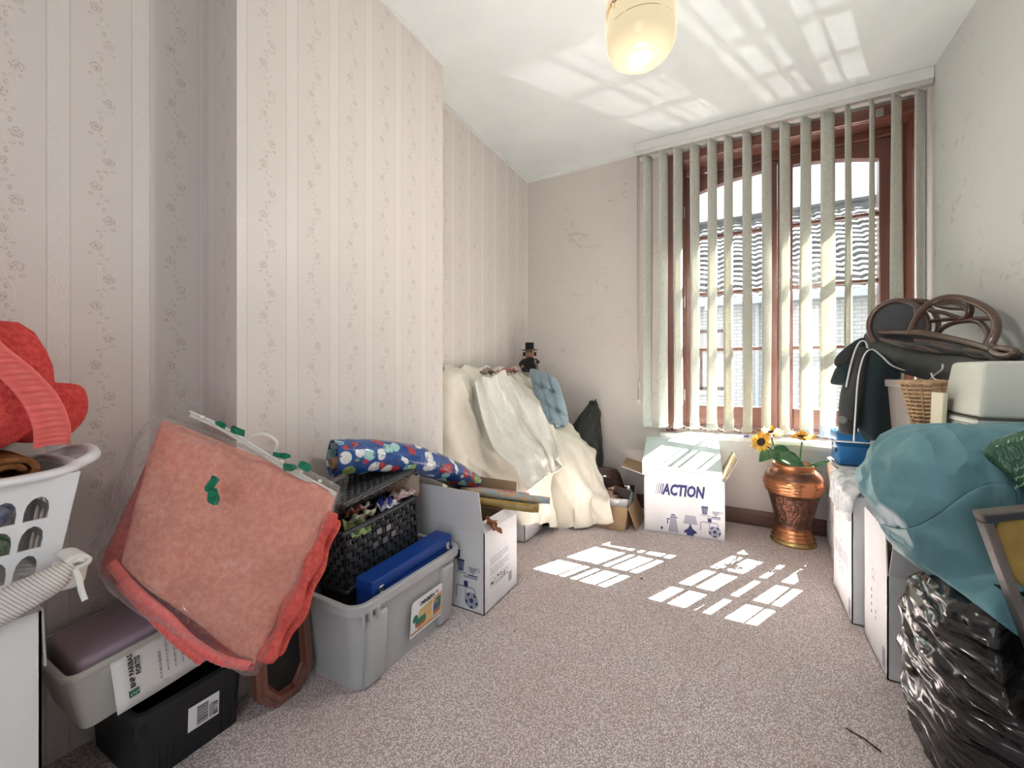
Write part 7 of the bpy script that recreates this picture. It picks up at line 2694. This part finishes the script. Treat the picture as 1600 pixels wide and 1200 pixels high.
# collar lapel thrown to the left
sheet([[wp(1352, 522, 1.98), wp(1330, 535, 1.97), wp(1306, 556, 1.97)], [wp(1350, 545, 1.96), wp(1326, 556, 1.95), wp(1303, 564, 1.96)], [wp(1346, 566, 1.95), wp(1328, 572, 1.94), wp(1304, 575, 1.95)]], M_JACK2, 'lapel', jk, JM, 0.008, 2, 0.004)
o = smooth(jp(obj('short_sleeve', slab([wp(1306, 572, 1.97), wp(1334, 568, 1.95), wp(1331, 603, 1.94), wp(1296, 600, 1.96)], 0.06, 16, 14, 4, 0.008, 12), M_JACK, jk)))
for path in ([(1334, 690, 1.87), (1337, 640, 1.865), (1341, 590, 1.865), (1350, 556, 1.87), (1362, 546, 1.875), (1376, 555, 1.87), (1392, 570, 1.86), (1410, 578, 1.86), (1424, 580, 1.86)],
             [(1322, 605, 1.90), (1328, 575, 1.905), (1336, 548, 1.92), (1344, 534, 1.93), (1352, 534, 1.93), (1356, 545, 1.925)]):
    smooth(jp(obj('piping', tube(catmull([wp(*q) for q in path], 6), 0.0035, 6), M_PIPE, jk)))

# second jacket spread over the top towards the wall
def along(px, py, d):
    """the chair and this jacket lie parallel to the right wall: depth falls as they come forward"""
    return wp(px, py, 1.97 - 0.0030 * (px - 1400) + (d - 1.9) * 0.6)
j2 = thing('jacket', 'charcoal waxed jacket spread under the bentwood chair', 'jacket', (0.70, 2.2, 1.0))
J2M = Matrix.Translation((-0.70, -2.2, -1.0))
def jp2(o):
    o.data.transform(J2M)
    return o
sheet([[along(1352, 518, 2.02), along(1400, 520, 2.05), along(1450, 528, 2.05), along(1500, 540, 2.02), along(1555, 548, 1.98), along(1600, 552, 1.93)],
       [along(1350, 530, 1.93), along(1400, 536, 1.90), along(1450, 545, 1.86), along(1500, 552, 1.82), along(1550, 556, 1.80), along(1600, 558, 1.91)],
       [along(1362, 548, 1.88), along(1402, 560, 1.84), along(1448, 572, 1.78), along(1496, 580, 1.70), along(1545, 580, 1.75), along(1600, 575, 1.90)],
       [along(1385, 570, 1.86), along(1410, 582, 1.82), along(1450, 594, 1.76), along(1494, 600, 1.68), along(1540, 598, 1.74), along(1600, 590, 1.90)]], M_JACK2, 'body', j2, J2M, 0.012, 3, 0.014, 11, 3.0)
rnd = random.Random(5)
for k in range(8):
    x0 = 1375 + 20 * k
    pts = [along(x0 + 26 * q, 528 + 5 * k * 0.6 + 6 * q + rnd.uniform(-4, 4), 1.82 - 0.004 * k) for q in range(4)]
    smooth(jp2(obj('crumpled_fold', tube(catmull(pts, 5), [0.004 + 0.010 * math.sin(math.pi * (i + 0.5) / 16) for i in range(16)], 8), M_JACK2 if k % 2 else pm('brown_lining_%d' % k, (0.10, 0.075, 0.065), 0.6), j2)))
for path in ([(1454, 592, 1.70), (1462, 585, 1.68), (1472, 577, 1.675), (1473, 569, 1.69)], [(1455, 583, 1.69), (1460, 592, 1.68), (1478, 596, 1.66)]):
    smooth(jp2(obj('piping', tube(catmull([along(*q) for q in path], 6), 0.003, 6), M_PIPE, j2)))

# ================================================================ BENTWOOD CHAIR LYING ON TOP
M_BENT = wood_mat('bentwood_brown', (0.105, 0.052, 0.036), (0.06, 0.028, 0.02), 0.3, 'x', coat=0.5)
M_SEAT = pm('dark_seat_board', (0.045, 0.048, 0.055), 0.45)
bw = thing('bentwood_chair', 'brown bentwood chair lying on its side on the jackets', 'chair', tuple(along(1460, 540, 1.98)))
BWM = Matrix.Translation(-Vector(along(1460, 540, 1.98)))
def bp(name, path, r_, n=8, closed=False, m_=None):
    o = smooth(obj(name, tube(catmull([along(*q) for q in path], n, closed), r_, 10, closed), m_ or M_BENT, bw))
    o.data.transform(BWM)
    return o
bp('back_hoop', [(1422, 520, 1.84), (1432, 498, 1.85), (1448, 478, 1.87), (1470, 467, 1.90), (1495, 465, 1.92), (1522, 472, 1.93), (1546, 486, 1.92), (1557, 502, 1.90), (1556, 520, 1.86), (1546, 540, 1.82)], 0.0135)
bp('inner_hoop', [(1462, 525, 2.06), (1476, 511, 2.03), (1498, 503, 2.0), (1524, 502, 1.96), (1538, 510, 1.92), (1544, 524, 1.88), (1540, 540, 1.84)], 0.010)
bp('back_bar', [(1455, 502, 2.06), (1480, 499, 2.03), (1505, 498, 2.0), (1530, 498, 1.96), (1556, 497, 1.91)], 0.009)
bp('back_bar', [(1515, 470, 1.94), (1516, 485, 1.96), (1512, 496, 1.98), (1502, 499, 2.0)], 0.012)
bp('back_bar', [(1452, 485, 1.97), (1475, 489, 1.98), (1495, 496, 1.99), (1505, 498, 2.0)], 0.009)
bp('arm', [(1405, 472, 2.04), (1440, 470, 2.08), (1480, 480, 2.08), (1510, 482, 2.02)], 0.011)
bp('arm', [(1466, 472, 1.98), (1490, 473, 2.0), (1506, 478, 2.0), (1514, 488, 1.98)], 0.010)
bp('leg', [(1420, 520, 1.84), (1440, 520, 1.83), (1480, 528, 1.82), (1520, 538, 1.81), (1552, 548, 1.80)], [0.0135] * 33)
bp('leg', [(1372, 519, 1.92), (1395, 519, 1.90), (1420, 520, 1.86)], 0.011)
bp('leg', [(1430, 532, 1.90), (1470, 538, 1.88), (1510, 548, 1.86), (1545, 556, 1.84)], 0.011)
bp('leg', [(1546, 540, 1.82), (1560, 546, 1.84), (1578, 548, 1.88)], 0.014)
# seat ring and board, standing nearly upright
def ring_pts(cx, cy, rx, ry, d0, dd, n=18):
    return [(cx + rx * math.cos(2 * math.pi * k / n), cy + ry * math.sin(2 * math.pi * k / n), d0 + dd * math.cos(2 * math.pi * k / n)) for k in range(n)]
bp('seat_ring', ring_pts(1404, 510, 46, 40, 2.00, 0.10), 0.013, 4, True)
bp('seat_ring', ring_pts(1420, 508, 46, 38, 2.10, 0.10), 0.011, 4, True)
pts = [along(*q) for q in ring_pts(1406, 510, 45, 39, 2.01, 0.10, 30)]
bm = bmesh.new()
A = [bm.verts.new(p) for p in pts]
dd = (along(1406, 510, 2.05) - along(1406, 510, 2.01))
B = [bm.verts.new(p + dd * 0.5) for p in pts]
bm.faces.new(A)
bm.faces.new(list(reversed(B)))
for k in range(len(A)):
    j = (k + 1) % len(A)
    bm.faces.new((A[j], A[k], B[k], B[j]))
bmesh.ops.recalc_face_normals(bm, faces=bm.faces)
o = obj('seat_board', bm, M_SEAT, bw)
o.data.transform(BWM)
bp('seat_brace', [(1430, 482, 1.98), (1432, 492, 1.94), (1428, 505, 1.90), (1420, 520, 1.86)], 0.010)
bp('foot_ring', [(1552, 548, 1.80), (1568, 545, 1.82), (1586, 549, 1.80), (1578, 556, 1.78), (1560, 555, 1.78)], 0.012, 6, True)
